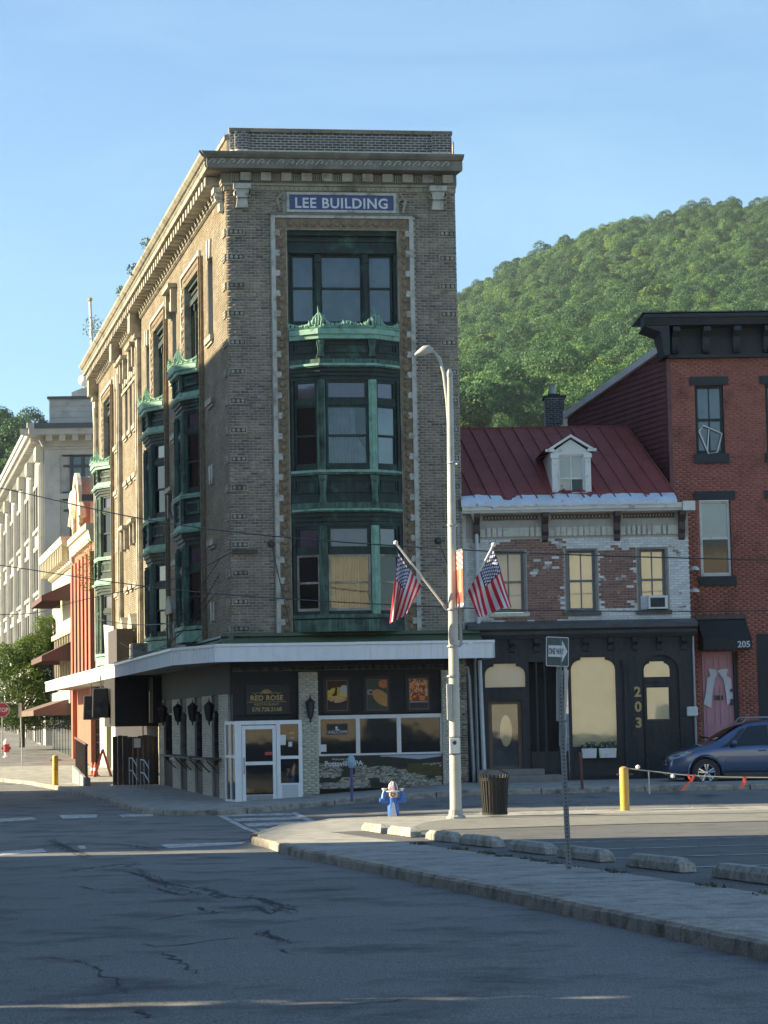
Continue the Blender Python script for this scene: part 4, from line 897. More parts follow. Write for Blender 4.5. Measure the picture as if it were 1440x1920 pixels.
# far part of the ground floor: pale wall, then the dark boarded booth that stands out on the pavement
q = MB(); wall(q, -WS, -30, -.4, 3.55, [(-33.5, -31.5, 0, 2.6)], dep=.2); q.build('wall', 'white_glaze', lee, SS)
q = MB(); wall(q, -30, -15.6, -.4, 3.55, [], dep=.2); q.build('wall', 'fascia_dark', lee, SS)  # dark colour stands in for the shade of an opening here
q = MB(); q.box(-19.5, -15.95, .01, 1.45, 1.9, 3.5); q.build('vestibule', 'fascia_dark', lee, SS)
bt = T('entrance_booth', 'dark brown boarded booth with paper notice on the pavement under the canopy', 'booth', at(SS.w(-17.5, 1.2, gz(SS, -17)), (1, 0)))
bx0, bx1 = -19.5, -15.9
zb = zS0(-17); 
for k in range(12):
    a = bx0+(bx1-bx0)*k/12; q = MB(); q.box(a+.004, a+(bx1-bx0)/12-.004, 1.0, 1.04, zb, 1.5); q.build('board', 'wood_dark', bt, SS)
fB = Fr((SS.w(bx1, 1.04, 0).x, SS.w(bx1, 1.04, 0).y), (SS.ey.x, SS.ey.y), 0); Lb = 1.5
for k in range(9):
    q = MB(); q.box(Lb*k/9+.004-.5, Lb*(k+1)/9-.004-.5, -.04, 0, zb, 1.58+.03*math.sin(k*1.3)); q.build('board', 'wood_dark', bt, fB)
q = MB(); q.box(.2, .42, .002, .008, 1.2, 1.5); tag(q.build('paper_notice', 'paper', None, fB), 'white paper notice pinned to the dark booth under the canopy', 'notice')
q = MB(); q.box(-16.6, -14.6, .05, .35, 2.0, 3.5); q.build('fascia_panel', 'fascia_dark', lee, SS)
# black sign boxes hanging there
for x, o, z0, z1, lb in ((-21.0, 1.75, 2.15, 3.0, 'black hanging speaker box under the canopy, the farther one'), (-17.6, 1.75, 2.2, 3.2, 'black hanging speaker box under the canopy beside the booth')):
    f = at(SS.w(x, o, z0), (1, 0)); q = MB(); q.box(-.28, .28, -.2, .2, 0, z1-z0, tx=.03); t = T('speaker_box', lb, 'speaker', f); q.build('cabinet', 'black_iron', t, f, bevel=.04); q = MB(); q.lathe([(0, .0), (.12, .03), (.2, .04), (.2, 0)], (0, -.21, .35), 14, 'y'); q.build('grille', 'lantern_black', t, f); q = MB(); q.tube([(0, 0, z1-z0), (0, 0, z1-z0+.4)], .02, 6); q.build('hanger', 'black_iron', t, f)
# steel handrails of the ramp
for (x, lb) in ((-13.4, 'steel ramp railing in front of the dark booth'), (-10.2, 'steel ramp railing standing nearest the side piers')):
    f = at(SS.w(x, 1.1, 0), SS.ex.xy); zb = gz(SS, x, 1.1); f = Fr((f.O.x, f.O.y), SS.ex.xy, zb); t = T('handrail', lb, 'railing', f, 'ramp railings under the canopy')
    for a in (-1.5, -.5, .6): q = MB(); q.tube([(a, 0, 0), (a, 0, .92)], .022, 6); q.build('post', 'galv', t, f)
    for h in (.9, .5): q = MB(); q.tube([(-1.5, 0, h), (-.5, 0, h), (.6, 0, h-.2), (.75, 0, h-.24)], .022, 6); q.build('rail', 'galv', t, f)
# air conditioner and rubbish on the canopy, far end, and the plants growing out of the cornice
ac = T('air_conditioner', 'pale boxy air conditioner resting on the white canopy beside the wall', 'air conditioner', at(SS.w(-15.5, .6, cz1+.03), SS.ex.xy)); f = at(SS.w(-15.5, .6, cz1+.03), SS.ex.xy)
q = MB(); q.box(-.45, .45, -.35, .35, 0, .6); q.build('case', 'terra', ac, f, bevel=.02); q = MB()
for k in range(9): q.box(-.4, .1, .35, .365, .07+k*.055, .09+k*.055)
q.build('grille', 'galv', ac, f)
f = at(SS.w(-22, .6, cz1+.03), SS.ex.xy); q = MB(); q.box(-1.5, 1.5, -.3, .3, 0, 1.3); t = tag(q.build('sheet_panel', 'wood_dark', None, f), 'dark boxed duct standing on the canopy at the far bay', 'duct')
f = at(SS.w(-24.4, .9, cz1+.03), SS.ex.xy); q = MB(); q.add([(0, 0, 0), (.5, .2, 0), (.9, .2, 1.5), (.3, -.1, 1.6), (0, .04, 0), (.5, .24, 0), (.9, .24, 1.5), (.3, -.06, 1.6)], [(0, 1, 2, 3), (7, 6, 5, 4), (0, 4, 5, 1), (1, 5, 6, 2), (2, 6, 7, 3), (3, 7, 4, 0)]); tag(q.build('metal_sheet', 'grey_panel', None, f), 'bent grey metal sheet leaning on the canopy near the far bay', 'sheet')
# ================================================================ ROW HOUSE 203
mat('old_brick', (.17, .065, .042), (.31, .14, .09), attr='v', rough=.9, dirt=(.55, .54, .51), dsc=2.6, dlo=.60, dhi=.66, grain=.2, gs=30)
mat('white_brick', (.6, .6, .58), (.78, .78, .75), attr='v', rough=.85, dirt=(.22, .13, .11), dsc=4, dlo=.60, dhi=.68, grain=.1)
mat('red_brick', (.34, .092, .055), (.46, .14, .085), attr='v', rough=.85, dirt=(.11, .04, .03), dsc=1.5, dlo=.5, dhi=.8, grain=.15, gs=25)
mat('red_mortar', (.32, .14, .10), rough=.9)
mat('roof_red', (.23, .032, .024), (.29, .05, .036), 1.5, rough=.65, spec=.25, dirt=(.15, .04, .03), dsc=2.5, dlo=.5, dhi=.8, strk=(.33, .08, .06))
mat('silver_coat', (.7, .77, .86), (.6, .65, .72), 3, rough=.4, dirt=(.3, .25, .22), dsc=5, dlo=.6, dhi=.72)
mat('white_wood', (.80, .79, .74), (.7, .69, .64), 2, rough=.6, dirt=(.25, .22, .19), dsc=4, dlo=.58, dhi=.75)
mat('cream_wood', (.64, .61, .51), (.54, .51, .42), 3, rough=.65, dirt=(.2, .16, .12), dsc=5, dlo=.55, dhi=.75)
mat('frieze_grey', (.46, .44, .37), (.38, .36, .3), 3, rough=.7)
mat('maroon_wood', (.045, .015, .014), (.07, .025, .02), 5, rough=.6)
mat('grey_frame', (.15, .145, .135), (.2, .195, .18), 5, rough=.7)
mat('black_paint', (.010, .010, .012), (.016, .016, .019), 1.2, rough=.55, spec=.25, grain=.15, dirt=(.035, .034, .035), dsc=2.2, dlo=.55, dhi=.8, strk=(.026, .026, .028))
mat('slate_ledge', (.05, .06, .065), (.085, .09, .09), 2, rough=.6, dirt=(.1, .05, .035), dsc=3, dlo=.55, dhi=.7)
mat('siding', (.13, .026, .028), (.17, .042, .042), 2, rough=.6, dirt=(.07, .02, .022), dsc=3, dlo=.5, dhi=.8)
mat('dark_trim', (.016, .018, .022), (.026, .029, .033), 2, rough=.65, spec=.25)
mat('pink_paint', (.60, .27, .33), (.64, .31, .38), 3, rough=.45)
mat('white_cloth', (.8, .8, .84), rough=.9)
mat('black_canvas', (.008, .010, .011), rough=.8)
mat('stone_step', (.2, .185, .165), (.26, .24, .21), 4, rough=.9, bump=.3)
YR = 61.2; R0p = P(874, 1000, YR)
RF = Fr((R0p.x, R0p.y), (1, .03))
r3 = T('row_house', 'two storey row house with patchy white painted brick, red metal roof and black shopfront', 'house', Fr((R0p.x, R0p.y), (1, .03), 0))
ru = lambda u, v, o=0: RF.s_(u, v, o); rz = lambda v, u=1080, o=0: RF.z_(u, v, o)
WR = ru(1293, 1080); zE = rz(985)      # wall top (below frieze)
zSh = rz(1165)                          # top of the shopfront cornice
wins = [(ru(922, 1090), ru(986, 1090)), (ru(1061, 1090), ru(1120, 1090)), (ru(1196, 1090), ru(1252, 1090))]; wz0, wz1 = rz(1147), rz(1029)
q = MB(); wall(q, 0, WR, rz(1190), rz(955), [(a, b, wz0, wz1) for a, b in wins], dep=.25); q.build('wall', 'mortar', r3, RF)
q = MB(); f2 = RF.sub(WR, 0, 0, (0, -1)); q.box(0, 9, -.1, 0, -.3, rz(950)); q.build('wall', 'old_brick', r3, f2)
bare = [(ru(925, 1000), ru(1060, 1000), zSh, rz(1018)), (ru(1121, 1000), ru(1195, 1000), rz(1140), rz(1030)), (ru(940, 1000), ru(1062, 1000), rz(1030), rz(1012))]
def isbare(x, z):
    n = .18*noise.noise(Vector((x*2.5, z*2.5, 0)))+.1*noise.noise(Vector((x*7, z*9, 4)))
    return any(a+n < x < b-n and c-n < z < d+n for a, b, c, d in bare) and noise.noise(Vector((x*9, z*14, 9))) < .42
hl = [(a-.04, b+.04, wz0-.12, wz1+.04) for a, b in wins]
# two brick layers: bare bricks and painted ones
_o = bricks
def twotone(fr, parent, s0, s1, z0, z1, holes):
    st = NR.get_state()
    class V: pass
    for mname, want, nm, ni in (('old_brick', True, 'brick', 300), ('white_brick', False, 'painted_brick', 300)):
        NR.set_state(st); R = []; row = 0; z = z0
        while z < z1-.02:
            off = (.1 if row % 2 else 0); k = 0
            while s0+off-.2+k*.2 < s1:
                x0 = max(s0, s0+off-.2+k*.2); x1 = min(s1, s0+off-.2+k*.2+.19); k += 1
                if x1-x0 < .03: continue
                cx, czz = (x0+x1)/2, z+.03
                hit = False
                for h in holes:
                    if h[2] < czz < h[3]:
                        if x0 >= h[0] and x1 <= h[1]: hit = True
                        elif x0 < h[0] < x1: x1 = h[0]
                        elif x0 < h[1] < x1: x0 = h[1]
                if hit or x1-x0 < .03 or isbare(cx, czz) != want: continue
                R.append((x0, x1, z, min(z+.058, z1)))
            z += .068; row += 1
        NR.shuffle(R); mes = []
        for k in range(6):
            w_ = MB(); w_.box(0, .19, -.004, .01, 0, .058, a=(k+.5)/6); me = bpy.data.meshes.new(nm); me.from_pydata(w_.v, [], w_.f); me.attributes.new('v', 'FLOAT', 'FACE').data.foreach_set('value', w_.a); me.materials.append(MATS[mname]); mes.append(me)
        single = [r for r in R if r[1]-r[0] > .185][:ni]; ss = set(single)
        for r in single: link(nm, mes[NR.randint(6)], parent, m=fr.m @ Matrix.Translation((r[0], 0, r[2])))
        w_ = MB()
        for r in R:
            if r not in ss: w_.box(r[0], r[1], -.004, .01, r[2], r[3], a=NR.rand())
        w_.build(nm+'work', mname, parent, fr, kind='stuff')
twotone(RF, r3, 0, WR, zSh, zE+.02, hl)
for i, (a, b) in enumerate(wins):
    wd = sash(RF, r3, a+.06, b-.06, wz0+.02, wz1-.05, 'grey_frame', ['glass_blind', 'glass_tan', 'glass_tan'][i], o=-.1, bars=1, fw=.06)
    q = MB(); q.box(a, a+.06, -.2, .02, wz0, wz1); q.box(b-.06, b, -.2, .02, wz0, wz1); q.box(a+.06, b-.06, -.2, .02, wz1-.05, wz1); q.build('window_frame', 'grey_frame', wd, RF)
    q = MB(); q.box(a-.08, b+.08, -.15, .09, wz0-.1, wz0); q.build('sill', 'cream_wood' if i == 0 else 'slate_ledge', wd, RF)
a, b = wins[2]; f = at(RF.w(ru(1214, 1130), 0, wz0+.03), RF.ex.xy); ac = T('window_air_conditioner', 'white framed air conditioner in the right upper window of the white house', 'air conditioner', f)
q = MB(); q.box(0, .52, -.1, .22, 0, .36); q.build('case', 'white_wood', ac, f, bevel=.01); q = MB(); q.box(.05, .44, .22, .226, .05, .3); q.build('grille', 'black_paint', ac, f)
q = MB(); q.box(a+.07, b-.07, -.09, -.075, wz0+.03, wz0+.4); q.build('filler_panel', 'silver_coat', ac, RF)
# frieze, brackets, eaves
fz0, fz1 = rz(1008), rz(962)
q = MB(); q.box(0, WR, .0, .03, fz0, fz1+.12); fr = q.build('frieze', 'frieze_grey', r3, RF)
br = [ru(893, 990), ru(1021, 990), ru(1156, 990), ru(1277, 990)]
for i in range(3):
    a, b = br[i]+.12, br[i+1]-.12; q = MB(); n = 11
    for k in range(n): x = a+(b-a)*(k+.5)/n; q.box(x-.095, x+.095, .03, .07, fz0+.05, fz0+.29)
    q.build('frieze_panel', 'cream_wood', fr, RF)
    q = MB(); n = 17; zc_ = fz1-.1
    for k in range(n):
        x = a+.05+(b-a-.1)*(k+.5)/n; w_ = (b-a)/n*.5
        q.prism([(x-w_, zc_-.07), (x-w_+.03, zc_-.07), (x+w_, zc_+.07), (x+w_-.03, zc_+.07)], .03, .045); q.prism([(x-w_, zc_+.07), (x-w_+.03, zc_+.07), (x+w_, zc_-.07), (x+w_-.03, zc_-.07)], .0451, .055)
    q.build('lattice', 'maroon_wood', fr, RF)
for x in br:
    q = MB(); q.prof([(0, fz1), (.42, fz1), (.42, fz1-.12), (.2, fz1-.3), (.22, fz1-.5), (.12, fz1-.6), (.12, fz1-.72), (0, fz1-.78)], x-.08, x+.08); q.build('bracket', 'maroon_wood', r3, RF)
zt = rz(948)
q = MB(); q.prof([(0, fz1+.001), (.42, fz1+.001), (.46, fz1+.06), (.5, fz1+.07), (.52, zt), (0, zt)], -.12, WR-.22); q.prof([(0, fz1-.02), (.56, fz1-.02), (.58, zt+.03), (0, zt+.03)], WR-.21, WR+.12); q.build('cornice', 'white_wood', r3, RF)
# snow-white coated gutter with drips
q = MB(); xs_ = np.arange(-.15, WR-.3, .1); vs = []; 
for x in xs_:
    hh = .05*noise.noise(Vector((x*1.3, 0, 0)))+.03*noise.noise(Vector((x*5, 2, 0))); dp = max(0, .12*noise.noise(Vector((x*6, 7, 0))))
    vs += [(x, -.55, zt-.03-dp), (x, -.56, zt+.05), (x, -.42, zt+.16+hh), (x, -.1, zt+.30+hh), (x, -.05, zt+.02)]
n = len(xs_); q.add(vs, [(i*5+k, i*5+k+1, (i+1)*5+k+1, (i+1)*5+k) for i in range(n-1) for k in range(4)]); q.build('gutter', 'silver_coat', r3, RF, smooth=True)
# roof: red standing-seam metal panels
ridge_o = -5.2; zr = P(1000, 803, YR+5.2+.1).z; ev = (-.12, .4, zt+.12); sk = -.55
def rp(x, t): return (x+sk*t, -(.38+(ridge_o-.38)*t), zt+.14+(zr-zt-.14)*t)
nP = 15; X0, X1 = -.6, WR-.32
rf = MB(); rf.add([rp(X0, 0), rp(X1, 0), rp(X1, 1), rp(X0, 1)], [(0, 1, 2, 3)]); rf.add([(x, y, z-.1) for x, y, z in (rp(X0, 0), rp(X1, 0), rp(X1, 1), rp(X0, 1))], [(0, 1, 2, 3)]); rfo = rf.build('roof', 'roof_red', r3, RF)
for k in range(nP):
    a, b = X0+(X1-X0)*k/nP, X0+(X1-X0)*(k+1)/nP; q = MB(); V = []
    for dz in (.012+.006*(k % 2), -.02): V += [(x, y, z+dz) for x, y, z in (rp(a+.01, .0), rp(b-.01, .0), rp(b-.01, 1), rp(a+.01, 1))]
    q.add(V, [(0, 1, 2, 3), (0, 4, 5, 1), (1, 5, 6, 2), (2, 6, 7, 3), (3, 7, 4, 0)])
    V = [(x+dx, y, z+dz) for dx, dz in ((-.012, .01), (.018, .01), (.018, .06), (-.012, .06)) for x, y, z in (rp(b-.004, 0), rp(b-.004, 1))]
    q.add(V, [(0, 1, 3, 2), (2, 3, 5, 4), (4, 5, 7, 6), (6, 7, 1, 0), (0, 2, 4, 6), (1, 7, 5, 3)]); q.build('roof_panel', 'roof_red', rfo, RF)
q = MB(); q.tube([rp(X0, 1), rp(X1, 1)], .05, 6); q.build('ridge_cap', 'roof_red', rfo, RF)
# back slope
q = MB(); a, b = rp(X0, 1), rp(X1, 1); q.add([a, b, (b[0]-.4, 10, zr-3), (a[0]-.4, 10, zr-3)], [(0, 1, 2, 3)]); q.build('roof', 'roof_red', r3, RF)
# dormer
dO = -.15; dxa, dxb = RF.s_(1035, 900, dO), RF.s_(1108, 900, dO); dz0, dz1 = RF.z_(1070, 950, dO), RF.z_(1070, 851, dO)
q = MB(); q.box(dxa, dxb, dO-.15, dO, dz0, dz1); ins = .2
dm = T('tmp', 'x', 'x', RF); bpy.data.objects.remove(dm)
gl = (dxa+.17, dxb-.17, dz0+.13, dz1-.02)
q = MB(); wall(q, dxa, dxb, dz0, dz1, [gl], o=dO, dep=.1)
cx = (dxa+dxb)/2; hw = (dxb-dxa)/2
tri = lambda t: 1-abs(2*t-1)
arch = [(cx+hw*1.22*(1-2*k/10), dz1+.10+.40*tri(k/10)) for k in range(11)]
q.prism([(cx+hw*1.02, dz1), ]+[(cx+hw*1.0*(1-2*k/10), dz1+.04+.36*tri(k/10)) for k in range(0, 11)]+[(cx-hw*1.02, dz1)], dO-.14, dO)
for x in (dxa, dxb-.16): q.box(x, x+.16, dO, dO+.06, dz0, dz1-.12); q.box(x-.03, x+.19, dO, dO+.1, dz1-.12, dz1)
q.box(dxa-.05, dxb+.05, dO-.1, dO+.08, dz0-.05, dz0+.05)
dm = q.build('dormer', 'white_wood', r3, RF)
q = MB()
for i in range(10):
    (xa_, za2), (xb_, zb2) = arch[i], arch[i+1]; q.add([(xa_, -dO-.12, za2-.05), (xb_, -dO-.12, zb2-.05), (xb_, -dO-.12, zb2+.02), (xa_, -dO-.12, za2+.02), (xa_, -dO+.05, za2-.05), (xb_, -dO+.05, zb2-.05), (xb_, -dO+.05, zb2+.02), (xa_, -dO+.05, za2+.02)], [(0, 1, 2, 3), (7, 6, 5, 4), (0, 4, 5, 1), (3, 2, 6, 7)])
for sg in (-1, 1): q.box(cx+sg*hw*1.08-.12, cx+sg*hw*1.08+.12, dO-.05, dO+.12, dz1+.06, dz1+.13)
q.build('pediment', 'white_wood', dm, RF)
ybk = lambda z: -( .38+(ridge_o-.38)*((z-zt-.14)/(zr-zt-.14)) )
for x in (dxa, dxb):
    q = MB(); q.add([(x, -dO, dz0), (x, -dO, dz1+.1), (x, ybk(dz1+.1), dz1+.1)], [(0, 1, 2)]); q.build('cheek', 'white_wood', dm, RF)
q = MB(); ztp = dz1+.4
q.add([(dxa-.2, -dO-.05, dz1+.13), (cx, -dO-.08, ztp+.05), (cx, ybk(ztp), ztp+.06), (dxa-.2, ybk(dz1+.13), dz1+.15)], [(0, 1, 2, 3)]); q.add([(dxb+.2, -dO-.05, dz1+.13), (cx, -dO-.08, ztp+.05), (cx, ybk(ztp), ztp+.06), (dxb+.2, ybk(dz1+.13), dz1+.15)], [(0, 1, 2, 3)]); q.build('dormer_roof', 'roof_red', dm, RF)
wd = sash(RF, r3, gl[0], gl[1], gl[2], gl[3], 'white_wood', 'glass_dark', o=dO-.05, pm2='glass_blind', bars=1, fw=.05)
q = MB(); q.box(gl[0]+.05, (gl[0]+gl[1])/2-.02, dO-.1, dO-.09, gl[2]+.05, (gl[2]+gl[3])/2); q.build('blind', 'cream_wood', dm, RF)
f = at(RF.w(gl[0]+.35, dO, gl[2]+.03), RF.ex.xy); ac = T('dormer_air_conditioner', 'small white air conditioner in the dormer window of the red roof', 'air conditioner', f); q = MB(); q.box(0, .42, -.1, .12, 0, .22); q.build('case', 'white_wood', ac, f); q = MB(); q.box(.14, .34, .12, .125, .05, .17); q.build('grille', 'black_paint', ac, f)
# shopfront
zg = .12; sz1 = rz(1197); q = MB(); q.prof([(0, sz1), (.12, sz1), (.3, sz1+.12), (.34, sz1+.2), (.5, zSh-.2), (.52, zSh-.1), (0, zSh+.03)], -.05, WR+.1)
q.build('shop_cornice', 'slate_ledge', r3, RF)
q = MB(); x = .5
while x < WR: 
    q.prof([(.06, sz1-.001), (.26, sz1-.001), (.24, sz1-.12), (.12, sz1-.2), (.1, sz1-.34), (.06, sz1-.36)], x-.07, x+.07); x += .66
q.build('dentils', 'black_paint', r3, RF)
sO = .06
def archhole(x0, x1, z0, zs, zt_, notch=.07):
    """outline of an opening with rounded shoulders and a raised middle"""
    r = (x1-x0)*.22; pts = [(x0, z0), (x1, z0), (x1, zs)]
    for k in range(5): a = k*math.pi/8; pts.append((x1-r+r*math.cos(a), zs+(zt_-notch-zs)*math.sin(a)))
    pts += [(x1-r, zt_-notch), (x1-r, zt_), (x0+r, zt_), (x0+r, zt_-notch)]
    for k in range(5): a = math.pi/2+k*math.pi/8; pts.append((x0+r+r*math.cos(a), zs+(zt_-notch-zs)*math.sin(a)))
    return pts+[(x0, zs)]
gb = -.1
l0, l1 = ru(890, 1350), ru(993, 1350); m0_, m1_ = ru(1066, 1350), ru(1166, 1350); h0, h1 = ru(1166, 1350), WR
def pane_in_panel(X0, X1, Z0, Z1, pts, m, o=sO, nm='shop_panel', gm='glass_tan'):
    """a board with a shaped opening, its reveal and the pane behind"""
    q = MB(); xa, xb = min(p[0] for p in pts), max(p[0] for p in pts); zb = min(p[1] for p in pts); top = pts[2:]
    q.quad((X0, -o, Z0), (xa, -o, Z0), (xa, -o, Z1), (X0, -o, Z1)); q.quad((xb, -o, Z0), (X1, -o, Z0), (X1, -o, Z1), (xb, -o, Z1))
    if zb > Z0+.01: q.quad((xa, -o, Z0), (xb, -o, Z0), (xb, -o, zb), (xa, -o, zb))
    for (x1, z1), (x0, z0) in zip(top[:-1], top[1:]):
        if x1-x0 > 1e-4: q.quad((x0, -o, z0), (x1, -o, z1), (x1, -o, Z1), (x0, -o, Z1))
    n = len(pts)
    for k in range(n): a, b = pts[k], pts[(k+1) % n]; q.quad((a[0], -o, a[1]), (b[0], -o, b[1]), (b[0], -o+.14, b[1]), (a[0], -o+.14, a[1]))
    p = q.build(nm, m, r3, RF); q = MB(); q.prism(pts, o-.1, o-.09); q.build('pane', gm, p, RF); return p
zd = rz(1215)
# left bay: door with fanlight
pane_in_panel(l0, l1, rz(1297), sz1, archhole(ru(909, 1270), ru(985, 1270), rz(1286), rz(1262), rz(1242)), 'black_paint', gm='glass_blind')
q = MB(); wall(q, l0, l1, gb, rz(1297), [(ru(917, 1400), ru(980, 1400), rz(1449), rz(1311))], o=sO, dep=.3); q.build('shop_panel', 'black_paint', r3, RF)
dA, dB, dz_0, dz_1 = ru(917, 1400), ru(980, 1400), rz(1449), rz(1311); q = MB()
mat('brown_wood', (.11, .065, .04), (.15, .09, .055), 4, rough=.5)
q.box(dA, dA+.1, -.16, -.06, dz_0, dz_1); q.box(dB-.1, dB, -.16, -.06, dz_0, dz_1); q.box(dA+.1, dB-.1, -.16, -.06, dz_1-.1, dz_1); q.box(dA+.1, dB-.1, -.16, -.06, dz_0, dz_0+.15); dd = q.build('door', 'brown_wood', r3, RF)
q = MB(); q.box(dA+.1, dB-.1, -.12, -.11, dz_0+.15, dz_1-.1); q.build('pane', 'glass_door', dd, RF) if 'glass_door' in MATS else q.build('pane', 'glass_sky', dd, RF)
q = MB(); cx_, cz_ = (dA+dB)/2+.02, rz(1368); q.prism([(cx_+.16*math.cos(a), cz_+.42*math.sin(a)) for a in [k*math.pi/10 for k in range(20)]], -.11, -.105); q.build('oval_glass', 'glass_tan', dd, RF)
# recess with slim columns
zc1 = rz(1240)
q = MB(); q.box(l1, m0_, -1.0, -.9, gb, sz1); q.box(l1, m0_, -.9, sO, zc1+.0, sz1); q.box(l1+.02, m0_-.02, -.2, .0, gb, rz(1408)); q.build('shop_recess', 'black_paint', r3, RF)
for u in (1007, 1023, 1048): 
    x = ru(u, 1330); q = MB(); q.lathe([(.05, rz(1408)), (.035, rz(1408)+.1), (.032, zc1-.15), (.06, zc1)], (x, .06, 0), 8); q.build('column', 'dark_trim', r3, RF, smooth=True)
# middle: big window with shaped head
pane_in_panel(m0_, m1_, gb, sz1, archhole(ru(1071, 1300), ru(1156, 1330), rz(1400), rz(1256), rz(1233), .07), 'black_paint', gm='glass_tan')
# column between, and door bay with arched head
x = ru(1172, 1330); q = MB(); q.lathe([(.07, gb), (.07, .5), (.045, .6), (.04, zc1-.4), (.08, zc1-.1), (.09, zc1)], (x, -.12, 0), 10); q.build('column', 'dark_trim', r3, RF, smooth=True)
hx0, hx1 = ru(1208, 1330), ru(1259, 1330); hz0, hzs, hzt = gb, rz(1263), rz(1236)
def roundhole(x0, x1, z0, zs, zt_): return [(x0, z0), (x1, z0)]+[((x0+x1)/2+(x1-x0)/2*math.cos(a), zs+(zt_-zs)*math.sin(a)) for a in [math.pi*k/12 for k in range(13)]]
pane_in_panel(h0, h1, gb, sz1, roundhole(hx0-.05, hx1+.22, hz0+.02, hzs, hzt+.08), 'black_paint', gm='black_paint')
q = MB(); q.box(hx0, hx1, -.04, .0, rz(1282), rz(1274)); q.box(hx0, hx1, -.04, .0, rz(1290), rz(1283)); q.box(hx0, hx0+.08, -.04, .0, gb, rz(1290)); q.box(hx1-.06, hx1, -.04, .0, gb, rz(1290)); q.box(hx0+.08, hx1-.06, -.04, .0, gb, rz(1356)); 
for zz in (rz(1372), rz(1400)): q.box(hx0+.12, hx1-.1, .0, .02, zz-.26, zz)
hd = q.build('door', 'black_paint', r3, RF)
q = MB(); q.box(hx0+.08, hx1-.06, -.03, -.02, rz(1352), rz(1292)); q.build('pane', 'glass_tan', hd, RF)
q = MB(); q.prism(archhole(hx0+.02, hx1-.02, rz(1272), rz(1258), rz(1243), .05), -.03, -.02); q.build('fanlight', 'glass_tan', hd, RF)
q = MB(); q.box(hx0+.1, hx1-.1, .0, .02, rz(1355), rz(1351)); q.build('letter_slot', 'lantern_black', hd, RF)
nm_ = T('house_number', 'gold house number 203 set vertically beside the arched black door', 'sign', at(RF.w(ru(1190, 1330), sO, rz(1370)), RF.ex.xy))
for ch, v in (('2', 1308), ('0', 1336), ('3', 1366)): text('digit', ch, 'gold', nm_, RF, ru(1195+(v-1308)*.04, v), rz(v), .37, o=sO+.015, ext=.012, off=.012)
# base panels, sill planters with flowers, steps
q = MB(); q.box(m0_+.1, m1_-.1, .06, .09, .35, .8); q.build('base_panel', 'dark_trim', r3, RF)
mat('leaf_dark', (.03, .06, .02), (.05, .09, .03), 8, rough=.6); mat('flower_white', (.55, .6, .6), rough=.8)
def leaves(q, c, r, n, s, rg, flat=1.0):
    for i in range(n):
        d = Vector((rg.gauss(0, 1), rg.gauss(0, 1), rg.gauss(0, 1)*flat)).normalized()*r*rg.random()**.4; p = Vector(c)+Vector((d.x, d.y, d.z*flat)); a = Vector((rg.uniform(-1, 1), rg.uniform(-1, 1), rg.uniform(-1, 1))).normalized(); b = a.cross(Vector((rg.uniform(-1, 1), .3, rg.uniform(-1, 1)))).normalized()
        q.add([p-a*s, p-b*s*.5, p+a*s, p+b*s*.5], [(0, 1, 2, 3)])
for k, (u0, u1, lb) in enumerate(((1092, 1117, 'white flower box under the arched shop window, left of two'), (1124, 1154, 'white flower box under the arched shop window, right of two'))):
    a, b = ru(u0, 1410, .2), ru(u1, 1410, .2); z0, z1 = rz(1421, 1120, .2), rz(1403, 1120, .2); f = at(RF.w(a, .2, z0), RF.ex.xy); t = T('flower_box', lb, 'planter', f, 'flower boxes below the shop window')
    q = MB(); q.box(0, b-a, -.1, .1, 0, z1-z0, tx=-.02); q.build('box', 'white_wood', t, f); q = MB()
    for j in range(5): leaves(q, ((b-a)*(j+.5)/5, 0, z1-z0+.05+RNG.uniform(-.03, .05)), .11, 60, .03, RNG)
    q.build('plants', 'leaf_dark', t, f); q = MB()
    for j in range(14): q.lathe([(0, .02), (.02, 0), (0, -.01)], (RNG.uniform(0, b-a), -.08+RNG.uniform(-.05, .05), z1-z0+RNG.uniform(0, .15)), 5)
    q.build('flowers', 'flower_white', t, f, kind='stuff')
q = MB(); g0 = G(3, 61)+KERB; a, b = ru(944, 1450, .5), ru(1052, 1460, .5)
q.box(l0-.0, b, .07, .85, g0-.1, g0+.17); q.build('step', 'stone_step', r3, RF, bevel=.015); q = MB(); q.box(l0+.0, ru(1021, 1450, .5), .07, .55, g0+.17, g0+.33); q.build('step', 'stone_step', r3, RF, bevel=.015)
# downpipes
mat('white_pipe', (.7, .72, .74), (.6, .62, .64), 3, rough=.5)
q = MB(); x = ru(893, 1000, .2)-.02; q.tube([(x-.15, -.5, zt), (x-.05, -.3, zt-.25), (x+.03, -.14, zt-.5), (x+.03, -.14, 4.1)], .055, 8); q.tube([(x+.03, -.16, 3.5), (x+.1, -.16, gb+.2)], .06, 8); q.build('downpipe', 'white_pipe', r3, RF, smooth=True)
q = MB(); x = ru(870, 1300, .3); q.tube([(x-.18, -.5, 3.55), (x-.15, -.5, 3.4), (x+.1, -.35, 3.3), (x+.14, -.35, 3.0), (x+.22, -.35, .12)], .05, 8); q.tube([(x+.32, -.1, 4), (x+.34, -.1, .1)], .05, 8); q.build('downpipe', 'galv', lee, RF, smooth=True)
q = MB(); q.box(-.75, l0, -.15, .1, gb, 3.95); q.build('wall', 'black_paint', r3, RF)
q = MB(); q.box(-.55, -.005, -.35, .04, 3.9, zE+.35); q.build('corner_board', 'white_pipe', r3, RF)
